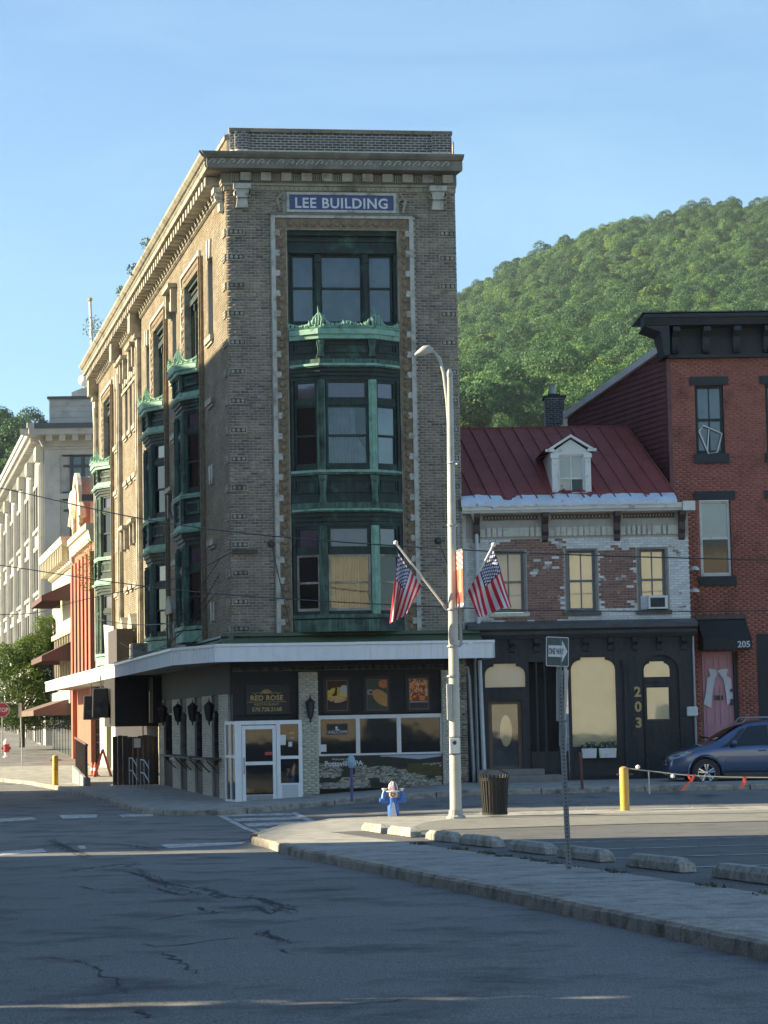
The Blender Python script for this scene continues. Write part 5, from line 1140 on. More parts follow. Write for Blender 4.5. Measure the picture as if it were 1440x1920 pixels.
# utility box and conduit at the right edge
q = MB(); q.box(ru(1286, 1330), ru(1306, 1330), .08, .22, rz(1343, 1290), rz(1325, 1290)); tag(q.build('meter_box', 'white_pipe', None, RF, bevel=.03), 'rounded white utility box on the black shopfront near the pink door', 'utility box')
q = MB(); x = WR+.02; q.tube([(x, -.1, 4.3), (x, -.1, 0)], .03, 6); q.build('conduit', 'galv', r3, RF)
# ================================================================ BRICK HOUSE 205
YB = 63.9; B0p = P(1255, 750, YB); BF = Fr((B0p.x, B0p.y), (1, .03)); bu = lambda u, v, o=0: BF.s_(u, v, o); bz = lambda v, u=1340, o=0: BF.z_(u, v, o)
h5 = T('brick_house', 'three storey red brick house with black bracketed cornice and pink front door', 'house', Fr((B0p.x, B0p.y), (1, .03), 0)); WB = 7.5
zt5 = bz(672)
w5 = [(bu(1304, 790), bu(1358, 790), bz(851), bz(722)), (bu(1436, 790), bu(1490, 790), bz(851), bz(722)), (bu(1312, 1000), bu(1371, 1000), bz(1081), bz(937)), (bu(1445, 1000), bu(1502, 1000), bz(1081), bz(937))]
dr5 = (bu(1317, 1300), bu(1384, 1300), 0.0, bz(1222)); g5 = (bu(1422, 1300), bu(1500, 1300), .9, bz(1190))
hh5 = w5+[dr5, g5]
q = MB(); wall(q, 0, WB, -.3, zt5+.1, hh5, dep=.22); q.build('wall', 'red_mortar', h5, BF)
def c5(x, z): return max(0, min(1, .5+.5*noise.noise(Vector((x*.8, z*1.5, 7)))+NR.normal()*.15))
bricks(BF, h5, 'red_brick', 0, WB, -.1, zt5+.05, holes=hh5, nind=0, vf=c5, bw=.21, bh=.068, mo=.01, out=.006, name='brick')
for i, (a, b, z0, z1) in enumerate(w5):
    up = i < 2
    wd = sash(BF, h5, a+.02, b-.02, z0+.02, z1-.02, 'dark_trim' if up else 'white_wood', 'glass_sky' if up else 'glass_dark', o=-.08, bars=1 if up else 0, fw=.07, pm2='glass_sky' if up else 'glass_blind', mid=.5)
    q = MB(); q.box(a-.14, b+.14, .0, .05, z1, z1+.24); q.build('lintel', 'dark_trim', wd, BF); q = MB(); q.box(a-.06, b+.1, -.1, .09, z0-.26, z0); q.build('sill', 'dark_trim', wd, BF)
    if i == 0:
        fm = T('broken_frame', 'bent white screen frame hanging in the top floor window', 'screen frame', at(BF.w(a+.3, -.05, z0+.1), BF.ex.xy))
        c = [(a+.1, z0+.65), (a+.22, z0+.82), (a+.75, z0+.58), (a+.6, z0+.05), (a+.35, z0+.02), (a+.1, z0+.65)]
        q = MB(); q.tube([(x, .055, z) for x, z in c], .026, 5); q.tube([(a+.38, .055, z0+.7), (a+.32, .055, z0+.1)], .018, 5); q.build('frame', 'white_wood', fm, BF)
# cornice with brackets
q = MB(); oo = .75; k0 = bz(672); k1 = bz(596)
q.box(-.18, WB, .0, .12, k0, k1-.25); q.prof([(0, k1-.32), (oo-.1, k1-.3), (oo, k1-.12), (oo+.04, k1-.1), (oo+.05, k1), (0, k1+.03)], -.75, WB); q.box(-.2, WB, .1, .2, k0, k0+.1); q.build('cornice', 'dark_trim', h5, BF)
q = MB(); q.prism([(-.75, k1-.32), (-.05, k1-.32), (-.05, k0), (-.2, k0), (-.3, k1-.5)], -.6, oo-.05); q.build('cornice_return', 'dark_trim', h5, BF)
q = MB(); q.box(-.8, WB, -1.5, oo+.08, k1+.03, k1+.06); q.build('gutter', 'copper_mid', h5, BF)
x = bu(1263, 640)
while x < WB:
    q = MB(); q.prof([(.12, k1-.34), (.62, k1-.34), (.6, k1-.46), (.35, k1-.6), (.3, k0+.2), (.12, k0+.1)], x-.1, x+.1); 
    for j in range(4): q.box(x-.075+j*.045, x-.055+j*.045, .12, .33, k0+.12, k0+.35)
    q.build('bracket', 'dark_trim', h5, BF); x += bu(1320, 640)-bu(1263, 640)
# flank: overlapping red siding boards, roof verge, chimney
fd = Vector((-.316, .949, 0)).normalized(); FL = Fr((B0p.x+fd.x*11, B0p.y+fd.y*11), (-fd.x, -fd.y), 0)   # x: 0 at the back .. 11 at the street
ztf = lambda x: 11.35+ (x-3.7)*(12.35-11.3)/7.3 if x >= 3.7 else 11.0-.35*(3.7-x)/3.7*1.2
q = MB(); q.add([(0, 0, 5), (11, 0, 5), (11, 0, ztf(11)), (3.7, 0, ztf(3.7)), (3.7, 0, ztf(3.69)), (0, 0, ztf(0))], [tuple(range(6))]); q.build('wall', 'siding', h5, FL)
z_ = 6.6; st = .155
while z_ < 12.3:
    # slanting boards, following the slope seen on the wall
    xe = 0
    for xx in np.arange(0, 11.01, .1):
        if z_+st > ztf(xx): xe = xx+.1
    if xe < 10.9:
        q = MB(); q.add([(xe, -.035, z_), (11, -.035, z_), (11, -.008, z_+st), (xe, -.008, z_+st), (xe, 0, z_), (11, 0, z_)], [(0, 1, 2, 3), (0, 4, 5, 1)]); q.build('siding_board', 'siding', h5, FL)
    z_ += st
q = MB(); q.box(10.9, 11.03, -.05, .07, 5, 12.4); q.build('corner_board', 'siding', h5, FL)
q = MB()
for (xa_, za2), (xb_, zb2) in (((11, ztf(11)), (3.6, ztf(3.7))), ((3.6, ztf(3.7)+.05), (3.55, ztf(3.69)-.1)), ((3.6, ztf(3.69)), (0, ztf(0)))):
    q.add([(xa_, -.12, za2-.1), (xb_, -.12, zb2-.1), (xb_, -.12, zb2+.1), (xa_, -.12, za2+.1), (xa_, .3, za2-.1), (xb_, .3, zb2-.1), (xb_, .3, zb2+.1), (xa_, .3, za2+.1)], [(0, 1, 2, 3), (7, 6, 5, 4), (3, 2, 6, 7), (0, 4, 5, 1), (0, 3, 7, 4), (1, 5, 6, 2)])
q.build('verge', 'alu_white', h5, FL)
q = MB(); q.add([(11, .0, ztf(11)+.02), (3.7, 0, ztf(3.7)+.02), (3.7, 8, ztf(3.7)+.02), (11, 8, ztf(11)+.02)], [(0, 1, 2, 3)]); q.add([(3.7, .0, ztf(3.69)), (0, 0, ztf(0)), (0, 8, ztf(0)), (3.7, 8, ztf(3.69))], [(0, 1, 2, 3)]); q.build('roof', 'dark_trim', h5, FL)
q = MB(); q.box(8.4, 10.3, -1.1, -.7, 12.1, 12.55); q.build('roof_hatch', 'black_canvas', h5, FL)
cp = P(1040, 790, 73.5); f = Fr((cp.x, cp.y), (1, 0), 10.2); q = MB(); wch = .62; q.box(-wch/2, wch/2, -.4, .3, 0, P(1040, 748, 73.5).z-10.2); ch = q.build('chimney', 'mortar', h5, f)
bricks(f, ch, 'parapet_brick', -wch/2, wch/2, 0, P(1040, 750, 73.5).z-10.2, o=.3, name='chimney_brick')
q = MB(); zz = P(1040, 748, 73.5).z-10.2; q.box(-.37, .37, -.45, .35, zz, zz+.07); q.box(-.2, .2, -.2, .1, zz+.07, zz+.16); q.build('chimney_cap', 'dark_trim', ch, f); q = MB(); q.lathe([(.1, zz+.16), (.12, zz+.2), (.1, zz+.45), (.13, zz+.5), (.07, zz+.5), (.07, zz+.2)], (-.05, .05, 0), 10); q.build('chimney_pot', 'terra_white', ch, f)
# pink door, bow, awning, numbers
a, b, z0, z1 = dr5; zb5 = G(9, 63)+KERB+.2; q = MB(); q.box(a-.03, b-.08, -.17, -.12, zb5, z1+.05); pd = q.build('door', 'pink_paint', h5, BF)
q = MB(); w_ = (b-.1-a-.02); 
for r0, r1 in ((z1-.75, z1-.15), (zb5+1.15, z1-.95), (zb5+.15, zb5+1.0)):
    for xx in (a+.12, a+.02+w_/2+.05):
        x1 = xx+w_/2-.17
        for r in ((xx, x1, r0, r0+.03), (xx, x1, r1-.03, r1), (xx, xx+.03, r0+.03, r1-.03), (x1-.03, x1, r0+.03, r1-.03)): q.box(r[0], r[1], -.12, -.10, r[2], r[3])
q.build('moulding', 'pink_paint', pd, BF); q = MB(); q.box(b-.1, b, -.2, -.02, zb5, z1); q.box(a, a+.02, -.2, -.02, zb5, z1); q.build('door_frame', 'dark_trim', h5, BF)
q = MB(); q.box(b-.21, b-.12, -.12, -.05, bz(1323), bz(1311)); q.box(b-.21, b-.14, -.12, -.05, bz(1298), bz(1292)); q.build('handle', 'black_iron', pd, BF); q = MB(); q.box(bu(1340, 1305), bu(1357, 1305), -.12, -.1, bz(1313), bz(1304)); q.build('letter_slot', 'black_iron', pd, BF)
bw_ = T('door_bow', 'large white cloth bow hung on the pink door', 'bow', at(BF.w(bu(1348, 1260), -.08, bz(1262)), BF.ex.xy)); kx, kz = bu(1347, 1260), bz(1259); q = MB()
def cloth(q, pts_l, pts_r, o):
    n = len(pts_l); V = [(p[0], -o+.02*math.sin(i*2.1), p[1]) for i, p in enumerate(pts_l)]+[(p[0], -o-.02*math.sin(i*1.7), p[1]) for i, p in enumerate(pts_r)]
    V2 = [(x, y+.012, z) for x, y, z in V]; q.add(V+V2, [(i, i+1, n+i+1, n+i) for i in range(n-1)]+[(2*n+i, 2*n+i+1, 3*n+i+1, 3*n+i) for i in range(n-1)])
def bp(u, v): return (bu(u, v), bz(v, u))
for L_, R_2 in (([bp(1345, 1256), bp(1335, 1254), bp(1329, 1254)], [bp(1345, 1262), bp(1338, 1272), bp(1333, 1268)]), ([bp(1349, 1256), bp(1358, 1254), bp(1366, 1254)], [bp(1349, 1262), bp(1355, 1270), bp(1363, 1268)]),
                ([bp(1344, 1258), bp(1327, 1272), bp(1324, 1300), bp(1320, 1320)], [bp(1347, 1261), bp(1341, 1272), bp(1336, 1305), bp(1335, 1328)]), ([bp(1350, 1258), bp(1358, 1275), bp(1362, 1300), bp(1364, 1322)], [bp(1353, 1261), bp(1371, 1272), bp(1374, 1295), bp(1375, 1314)])): cloth(q, L_, R_2, -.07)
q.lathe([(0, -.04), (.04, 0), (0, .04)], (kx, .02, kz), 8, 'y'); q.build('cloth', 'white_cloth', bw_, BF, smooth=True)
aw = T('awning', 'black canvas awning with white number 205 over the pink door', 'awning', at(BF.w(bu(1310, 1210), 0, bz(1222)), BF.ex.xy))
xa, xb = bu(1308, 1190), bu(1398, 1190); zt_, zm_, zb_ = bz(1161), bz(1198, 1360, .9), bz(1218, 1360, .9); q = MB()
q.prof([(0, zt_), (.9, zm_), (.9, zb_), (.88, zb_), (.88, zm_-.02), (0, zt_-.04)], xa, xb); q.build('canvas', 'black_canvas', aw, BF)
for x in (xa+.01, xb-.01): q = MB(); q.add([(x, 0, zt_-.02), (x, -.88, zm_), (x, -.88, zb_), (x, 0, zb_)], [(0, 1, 2, 3)]); q.build('side_cloth', 'black_canvas', aw, BF)
text('digits', '205', 'letter_white', aw, BF, BF.s_(1395, 1212, .9), zb_+.06, .24, o=.905, ext=.003, off=.006)
q = MB(); q.box(xa-.05, xb+.02, 0, .08, zt_, zt_+.12); q.build('head_board', 'wood_shelf', aw, BF)
# shutters right edge and stoop rail
q = MB(); q.box(g5[0], g5[1], -.1, .02, g5[2], g5[3]); q.build('shutter', 'dark_trim', h5, BF)
q = MB(); q.box(a-.1, b+.1, .0, .6, -.1, zb5); q.build('step', 'stone_step', h5, BF)
rl = T('stoop_rail', 'thin black iron stoop rail in front of the pink door', 'railing', at(BF.w(a, .6, zb5), BF.ex.xy)); q = MB(); q.tube([(a-.1, 0, zb5+.85), (a+.15, -.6, zb5+.8), (a+.45, -.9, zb5+.5)], .018, 5)
for k in range(5): q.tube([(a+.05+k*.09, -.5-k*.09, zb5-.2), (a+.05+k*.09, -.5-k*.09, zb5+.8-k*.07)], .01, 4)
q.build('rail', 'black_iron', rl, BF)
# flood lamps at the joint of the houses
for k, v in enumerate((1068, 1109)):
    f = at(BF.w(bu(1298, v), .35, bz(v, 1298)), BF.ex.xy); t = T('flood_lamp', ['white hooded wall lamp on the brick house, upper one by the window', 'white hooded wall lamp on the brick house, lower one above the awning'][k], 'lamp', f, 'hooded wall lamps'); q = MB(); q.lathe([(0, .08), (.09, .06), (.14, 0), (.15, -.04), (.12, -.02)], (0, 0, 0), 12); q.build('hood', 'white_wood', t, f, smooth=True); q = MB(); q.tube([(.02, 0, 0), (.1, .1, -.2), (.14, .33, -.3)], .015, 5); q.build('bracket', 'black_iron', t, f); q = MB(); q.lathe([(0, -.09), (.03, -.07), (.04, -.02)], (.02, 0, 0), 8); q.build('bulb', 'lantern_glass', t, f)
# ================================================================ BUILDINGS DOWN THE SIDE STREET
mat('orange_brick', (.33, .085, .04), (.40, .12, .06), 1.5, rough=.8, dirt=(.3, .08, .04), dsc=2, dlo=.55, dhi=.8, grain=.15)
mat('brown_brick', (.075, .035, .025), (.11, .05, .035), attr='v', rough=.9, grain=.2)
mat('cream_paint', (.52, .47, .33), (.6, .54, .39), 2, rough=.7, dirt=(.3, .26, .18), dsc=3, dlo=.55, dhi=.8)
mat('bank_stone', (.37, .365, .335), (.45, .44, .40), .8, rough=.75, dirt=(.26, .25, .22), dsc=1.4, dlo=.52, dhi=.78)
mat('bank_dark', (.05, .055, .06), rough=.5); mat('peach', (.5, .30, .16), (.42, .24, .13), 2, rough=.8); mat('rust_awning', (.085, .035, .028), rough=.85); mat('tan_awning', (.14, .085, .06), rough=.85)
mat('red_tile', (.33, .06, .045), (.4, .09, .06), 4, rough=.6); mat('dark_glass_frame', (.03, .03, .035), rough=.4)
mat('grey_wall', (.09, .09, .1), (.12, .12, .13), 1, rough=.8)
SZ = lambda u, v: SS.sz(u, v)
def mirror(x0, x1): return (min(x0, x1), max(x0, x1))
# orange building with curved gable
OX0, OX1 = -47.8, -38.2; zoT = SS.z_(150, 1005)
ob = T('orange_building', 'narrow bright orange building with curved ornate gable beyond the corner building', 'building', SS.sub(OX1, 0, 0))
q = MB(); q.box(OX0, OX1, -14, 0, -.3, zoT); q.build('wall', 'orange_brick', ob, SS)
fo = SS.sub(OX1, 0, 0, (0, -1)); fo = Fr((SS.w(OX1+.02, 0, 0).x, SS.w(OX1+.02, 0, 0).y), (1, .05), 0)
zside = P(180, 940, 97.5).z
q = MB(); q.box(.0, 9, -.3, -.01, -.3, zside); q.build('side_wall', 'mortar', ob, fo)
bricks(fo, ob, 'brown_brick', 0, 2.6, 0, zside, o=-.01, name='brick', mo=.012)
q = MB(); q.box(-.5, 9, -.4, .1, zside, zside+.28); q.build('coping', 'bank_dark', ob, fo)
q = MB(); 
for k in range(9): q.box(0, 1.6, 0, .03, 1.2+k*.32, 1.26+k*.32)
q.build('louvre', 'terra', ob, fo)
n = 6
for k in range(n):
    a = OX0+.3+(OX1-OX0-.6)*k/(n-1); q = MB(); q.box(a-.42, a+.42, 0, .2, .1 if k in (0, n-1) else 3.6, zoT-1.2); q.build('pilaster', 'orange_brick', ob, SS)
    if k < n-1:
        b = a+(OX1-OX0-.6)/(n-1); q = MB(); q.box(a+.34, b-.34, .01, .03, 4.2, zoT-2.6)
        for z in (6.8, 9.2): 
            if z < zoT-3: q.box(a+.34, b-.34, .03, .1, z, z+.5)
        q.build('window', 'glass_dark', ob, SS)
q = MB(); q.prof([(0, zoT-.8), (.15, zoT-.75), (.25, zoT-.3), (.35, zoT-.25), (.35, zoT), (0, zoT)], OX0-.1, OX1+.1); q.build('cornice', 'cream_paint', ob, SS)
gc = (OX0+OX1)/2; gw = 1.9; gh = SS.z_(138, 915)-zoT
q = MB(); q.prism([(gc-gw, zoT)]+[(gc-gw*math.cos(a), zoT+.3+(gh-.3)*math.sin(a)) for a in [math.pi*k/12 for k in range(13)]]+[(gc+gw, zoT)], -.4, .2); gb_ = q.build('gable', 'peach', ob, SS)
q = MB()
for k in range(12):
    a, b = math.pi*k/12, math.pi*(k+1)/12
    q.prism([(gc-(gw+.1)*math.cos(a), zoT+.35+(gh-.2)*math.sin(a)), (gc-(gw+.1)*math.cos(b), zoT+.35+(gh-.2)*math.sin(b)), (gc-(gw-.35)*math.cos(b), zoT+.2+(gh-.5)*math.sin(b)), (gc-(gw-.35)*math.cos(a), zoT+.2+(gh-.5)*math.sin(a))], .2, .38)
q.lathe([(0, .4), (.5, .3), (.7, .1)], (gc, -.3, zoT+.3+gh*.4), 12, 'y'); q.build('gable_moulding', 'cream_paint', gb_, SS)
for sg in (-1, 1):
    q = MB(); q.tube([(gc+sg*(gw+.1+.55*math.cos(a)), -.3, zoT+.5+.55*math.sin(a)) for a in [k*.7 for k in range(8)]], [.2-.02*k for k in range(8)], 6); q.build('scroll', 'cream_paint', gb_, SS)
q = MB(); q.box(gc-gw*.9, gc+gw*.9, -6, -.4, zoT, zoT+gh*.9); q.box(OX0, OX1, -7, -.2, zoT, zoT+1.3); q.build('roof', 'red_tile', ob, SS)
# cream building
CX0, CX1 = -62.5, -48.0; zcT = SS.z_(116, 1028)
cb = T('cream_building', 'cream three storey building with bracketed cornice and dark red awnings beside the orange one', 'building', SS.sub(CX1, 0, 0))
q = MB(); q.box(CX0, CX1, -14, -.05, -.3, zcT); q.build('wall', 'cream_paint', cb, SS)
q = MB(); q.prof([(0, zcT-1.3), (.15, zcT-1.2), (.2, zcT-.5), (.6, zcT-.35), (.65, zcT), (0, zcT+.02)], CX0, CX1+.1); q.build('cornice', 'cream_paint', cb, SS)
q = MB(); x = CX0+.4
while x < CX1: q.box(x-.12, x+.12, .15, .55, zcT-1.1, zcT-.36); x += 1.1
q.build('brackets', 'cream_paint', cb, SS)
q = MB(); q.box(CX0+1, CX1, -6, -1.5, zcT, zcT+1.6); q.prof([(-1.5, zcT+1.5), (-1.2, zcT+1.6), (-1.2, zcT+1.8), (-1.5, zcT+1.8)], CX0+.8, CX1+.1); q.build('attic', 'cream_paint', cb, SS)
for z in (4.0, 7.4):
    for k in range(9):
        a = CX0+.9+k*1.55; 
        if z+2.3 > zcT-1.3: continue
        q = MB(); q.box(a, a+.95, -.06, .0, z, z+2.3); w_ = q.build('window', 'glass_dark', cb, SS); q = MB(); q.box(a-.08, a, -.02, .1, z, z+2.3); q.box(a+.95, a+1.03, -.02, .1, z, z+2.3); q.box(a-.15, a+1.1, -.02, .16, z-.14, z); q.box(a-.12, a+1.07, -.02, .2, z+2.3, z+2.55); q.build('frame', 'cream_paint', w_, SS)
def awn(x0, x1, zt, zb, o, m, lb):
    f = SS.sub(x0, 0, zb); t = T('awning', lb, 'awning', f, 'awnings down the side street'); q = MB(); q.prof([(0.02, zt), (o, zb+.25), (o, zb), (o-.03, zb), (o-.03, zb+.22), (0.02, zt-.05)], x0, x1); q.build('canvas', m, t, SS)
    for x in (x0+.01, x1-.01): q = MB(); q.add([(x, -.02, zt), (x, -o, zb+.25), (x, -o, zb), (x, -.02, zb)], [(0, 1, 2, 3)]); q.build('side_cloth', m, t, SS)
awn(-56, -48.6, SS.z_(135, 1092), SS.z_(135, 1128), 1.5, 'rust_awning', 'dark red window awning highest on the cream building')
awn(-56, -48.6, SS.z_(135, 1202), SS.z_(135, 1240), 1.5, 'rust_awning', 'dark red window awning over the middle storey of the cream building')
awn(-60, -48.6, SS.z_(135, 1308), SS.z_(120, 1342), 1.9, 'tan_awning', 'brown shop awning low on the cream building')
q = MB(); 
for k in range(8): q.box(CX0+.5+k*1.75, CX0+1.9+k*1.75, -.04, .03, .5, 2.9)
q.build('shop_window', 'glass_sky', cb, SS)
q = MB(); q.box(CX0, CX1, 0, .25, 3.0, 3.6); q.build('shop_fascia', 'white_wood', cb, SS)
# the bank: pale stone, shaded end towards us, sunlit long side
BX1 = -67.0; BX0 = -118.0; YBk = SS.w(BX1, 0, 0).y
bk = T('bank_building', 'large pale stone building with columns and heavy cornice at far left', 'building', SS.sub(BX1, 0, 0))
fe = Fr((SS.w(BX1, 0, 0).x, SS.w(BX1, 0, 0).y), (1, .02), 0); ez = lambda v, u=130: fe.z_(u, v); eu = lambda u, v: fe.s_(u, v)
zk = ez(797); zat = ez(748)
ew = (eu(112, 890), eu(176, 890), ez(925), ez(852)); ew2 = (ew[0], ew[1], ez(1010), ez(935))
q = MB(); wall(q, 0, 22, -.5, zk, [ew, ew2], dep=.4); q.build('wall', 'bank_stone', bk, fe)
bs_ = MB(); 
q = MB(); q.box(BX0, BX1, -18, -.02, -.5, zk); q.build('wall', 'bank_stone', bk, SS)
for i in range(7):
    for j in range(3):
        pass
# stone courses on the attic and end wall, each block its own
z = zat-(zat-zk)+.0; row = 0
h_ = (zat-zk-.5)/3
for r in range(3):
    x = -.0+(.6 if r % 2 else 0)
    while x < 9:
        q = MB(); q.box(max(.35, x)+.01, x+1.3, -.5, .03, zk+.42+r*h_+.01, zk+.42+(r+1)*h_); q.build('stone_block', 'bank_stone', bk, fe) if x+1.3 > .5 else None; x += 1.32
q = MB(); q.box(.3, 22, -6, .0, zk+.02, zat); q.build('attic', 'bank_stone', bk, fe); q = MB(); q.box(.2, 22, -6, .15, zat, zat+.14); q.build('coping', 'bank_dark', bk, fe)
q = MB(); q.box(-1.0, 22, -.3, 1.0, zk-.28, zk); q.build('gutter', 'bank_dark', bk, fe)
q = MB(); q.prof([(0, zk-1.25), (.12, zk-1.2), (.12, zk-.95), (.3, zk-.9), (.3, zk-.7), (.9, zk-.6), (.92, zk-.281), (0, zk-.281)], -.3, 22, 1, 0); q.build('cornice', 'bank_stone', bk, fe)
q = MB()
for k in range(30): q.box(.2+k*.72, .55+k*.72, .3, .75, zk-.95, zk-.61)
q.build('dentils', 'bank_stone', bk, fe)
q = MB(); q.box(0, 22, 0, .08, ez(838), ez(835)); q.box(0, 22, 0, .12, ez(842), ez(838)); q.build('architrave', 'bank_stone', bk, fe)
for (x0, x1, z0, z1) in (ew, ew2):
    q = MB(); q.box(x0, x1, -.36, -.3, z0, z1); w_ = q.build('window', 'glass_sky', bk, fe); q = MB()
    for k in range(4): x = x0+(x1-x0)*k/3; q.box(x-.09, x+.09, -.3, -.2, z0, z1)
    q.box(x0, x1, -.3, -.21, z0+(z1-z0)*.68, z0+(z1-z0)*.68+.14); q.box(x0, x1, -.3, -.2, z1-.1, z1); q.box(x0, x1, -.3, -.2, z0, z0+.12); q.build('frame', 'dark_glass_frame', w_, fe)
q = MB(); q.box(ew[0], ew[1], -.35, -.1, ez(935), ez(925)); q.build('spandrel', 'bank_dark', bk, fe)
# sunlit side of the bank
q = MB(); q.prof([(0, zk-1.25), (.12, zk-1.2), (.3, zk-.9), (.3, zk-.7), (.9, zk-.6), (.92, zk-.281), (0, zk-.281)], BX0, BX1+.3, 0, 1); q.prof([(0, zk-.28), (1.0, zk-.28), (1.0, zk), (0, zk)], BX0, BX1+.3, 0, 1); q.build('cornice', 'bank_stone', bk, SS)
q = MB(); x = BX0
while x < BX1: q.box(x, x+.4, .3, .75, zk-.95, zk-.61); x += .8
q.build('dentils', 'bank_stone', bk, SS)
q = MB(); q.box(BX0, BX1-2, -6, -1.2, zk, zat+.1); q.box(-96, -88, -3, -.6, zk, zat-.6); q.build('attic', 'bank_stone', bk, SS)
x = BX1-1.0; k = 0
while x > BX0:
    q = MB(); zt = zk-1.9; q.box(x-.6, x+.6, 0, .2, 5.2, zt); 
    for j in (-1, 0, 1): q.box(x+j*.38-.07, x+j*.38+.07, .2, .26, 5.5, zt-.2)
    q.prism([(x-.6, zt), (x+.6, zt), (x+.85, zt+.75), (x-.85, zt+.75)], 0, .45); q.box(x-.8, x+.8, 0, .35, 4.6, 5.2); q.build('pilaster', 'bank_stone', bk, SS)
    for z in (1.0, 6.2, 9.6, 13.2):
        for j in range(3):
            a = x-2.0-j*1.9
            q = MB(); q.box(a-.7, a+.7, .0, .04, z, z+(2.4 if z > 2 else 3.2)); w_ = q.build('window', 'glass_dark', bk, SS); q = MB(); q.box(a-.8, a-.7, 0, .08, z, z+2.4); q.box(a+.7, a+.8, 0, .08, z, z+2.4); q.box(a-.85, a+.85, 0, .14, z-.2, z); q.box(a-.85, a+.85, 0, .1, z+2.4, z+2.65); q.build('frame', 'bank_stone', w_, SS)
    x -= 7.8
q = MB(); q.prof([(0, 4.3), (.4, 4.4), (.5, 4.7), (0, 4.75)], BX0, BX1, 0, 1); q.build('string_course', 'bank_stone', bk, SS)
# penthouse with dish on the bank roof
pf = at(P(165, 790, YBk+14)); pf = Fr((pf.O.x, pf.O.y), (1, 0), zk); zz = lambda v: P(165, v, YBk+14).z-zk
q = MB(); q.prism([(-1.0, 0), (5, 0), (5, zz(700)), (1.2, zz(716)), (-.4, zz(728)), (-1.0, zz(735))], -5, 0); q.build('penthouse', 'bank_stone', bk, pf)
ds = T('roof_dish', 'small white dish on the roof of the pale stone building', 'dish antenna', Fr((pf.w(-.2, 0, 0).x, pf.w(0, 0, 0).y), (1, 0), zk+zz(728))); q = MB(); q.tube([(0, 0, 0), (0, 0, .35)], .05, 6); q.build('mast', 'galv', ds); q = MB(); q.lathe([(0, .1), (.25, .05), (.4, -.1), (.38, -.12), (.24, .02), (0, .06)], (0, -.1, .5), 12, 'y'); q.build('bowl', 'white_wood', ds, smooth=True)
# flagpole standing at the far corner of the corner building
fp = P(183, 930, 98.3); f = Fr((fp.x, fp.y), (1, 0), 0); t = T('flagpole', 'tall thin white flagpole beside the far corner of the brown building', 'flagpole', f); ztop = P(169, 566, 98.3)
q = MB(); q.tube([(0, 0, 0), (0, 0, P(182, 880, 98.3).z), (ztop.x-fp.x, 0, ztop.z)], [.12, .12, .06], 8); q.build('pole', 'white_wood', t, f, smooth=True); q = MB(); q.lathe([(0, .12), (.1, .05), (.1, -.05), (0, -.12)], (ztop.x-fp.x, 0, ztop.z+.1), 8); q.build('finial', 'gold', t, f)
q = MB(); q.box(-.3, .25, -.2, .2, P(182, 935, 98.3).z-3, P(182, 872, 98.3).z); q.lathe([(0, .2), (.16, .1), (.2, 0)], (-.15, 0, P(182, 872, 98.3).z), 8); q.build('base', 'cream_paint', t, f)
# dark building farther down
gp_ = P(12, 1200, 190); f = Fr((gp_.x-14, gp_.y), (1, 0), 0); t = T('grey_building', 'dim grey building at the far end of the side street', 'building', f); q = MB(); q.box(0, 14, -12, 0, 0, P(5, 985, 190).z); q.build('wall', 'grey_wall', t, f)
for i in range(5):
    for j in range(4): q = MB(); q.box(1+i*2.6, 2.3+i*2.6, .0, .05, 5+j*3, 6.8+j*3); q.build('window', 'glass_dark', t, f)
q = MB(); q.box(-.3, 14.3, -12.3, .3, P(5, 985, 190).z, P(5, 982, 190).z); q.build('roof', 'bank_dark', t, f)
# ================================================================ STREET THINGS
mat('lamp_metal', (.50, .50, .45), (.42, .42, .38), 4, rough=.5, dirt=(.30, .29, .26), dsc=3, dlo=.55, dhi=.8, strk=(.38, .37, .33))
mat('pole_grey', (.38, .38, .36), (.3, .3, .28), 5, rough=.6); mat('banner_red', (.5, .09, .06), (.6, .25, .15), 3, rough=.8)
mat('yellow_paint', (.62, .33, .02), (.68, .42, .06), 5, rough=.5, dirt=(.3, .12, .03), dsc=5, dlo=.5, dhi=.75)
mat('blue_paint', (.02, .15, .6), (.02, .11, .45), 6, rough=.35); mat('light_blue', (.6, .68, .8), rough=.4); mat('skin_paint', (.5, .27, .16), rough=.5); mat('hyd_white', (.8, .77, .77), rough=.4); mat('hyd_red', (.32, .05, .09), rough=.4); mat('hyd_navy', (.02, .02, .09), rough=.4)
mat('post_violet', (.07, .06, .2), (.09, .08, .24), 6, rough=.5); mat('post_blue', (.16, .38, .52), (.35, .5, .6), 9, rough=.5)
mat('can_bronze', (.006, .005, .004), (.010, .008, .007), 6, rough=.6, spec=.2); mat('sign_back', (.45, .48, .5), rough=.4, metal=.4); mat('sign_black', (.02, .035, .032), rough=.4)
mat('rust_red', (.12, .03, .02), rough=.7); mat('tape_red', (.75, .09, .05), rough=.6); mat('rope', (.42, .40, .34), rough=.9); mat('tape_grey', (.4, .44, .42), rough=.7)
mat('post_galv', (.14, .19, .23), (.18, .23, .27), 8, rough=.45, metal=.3)
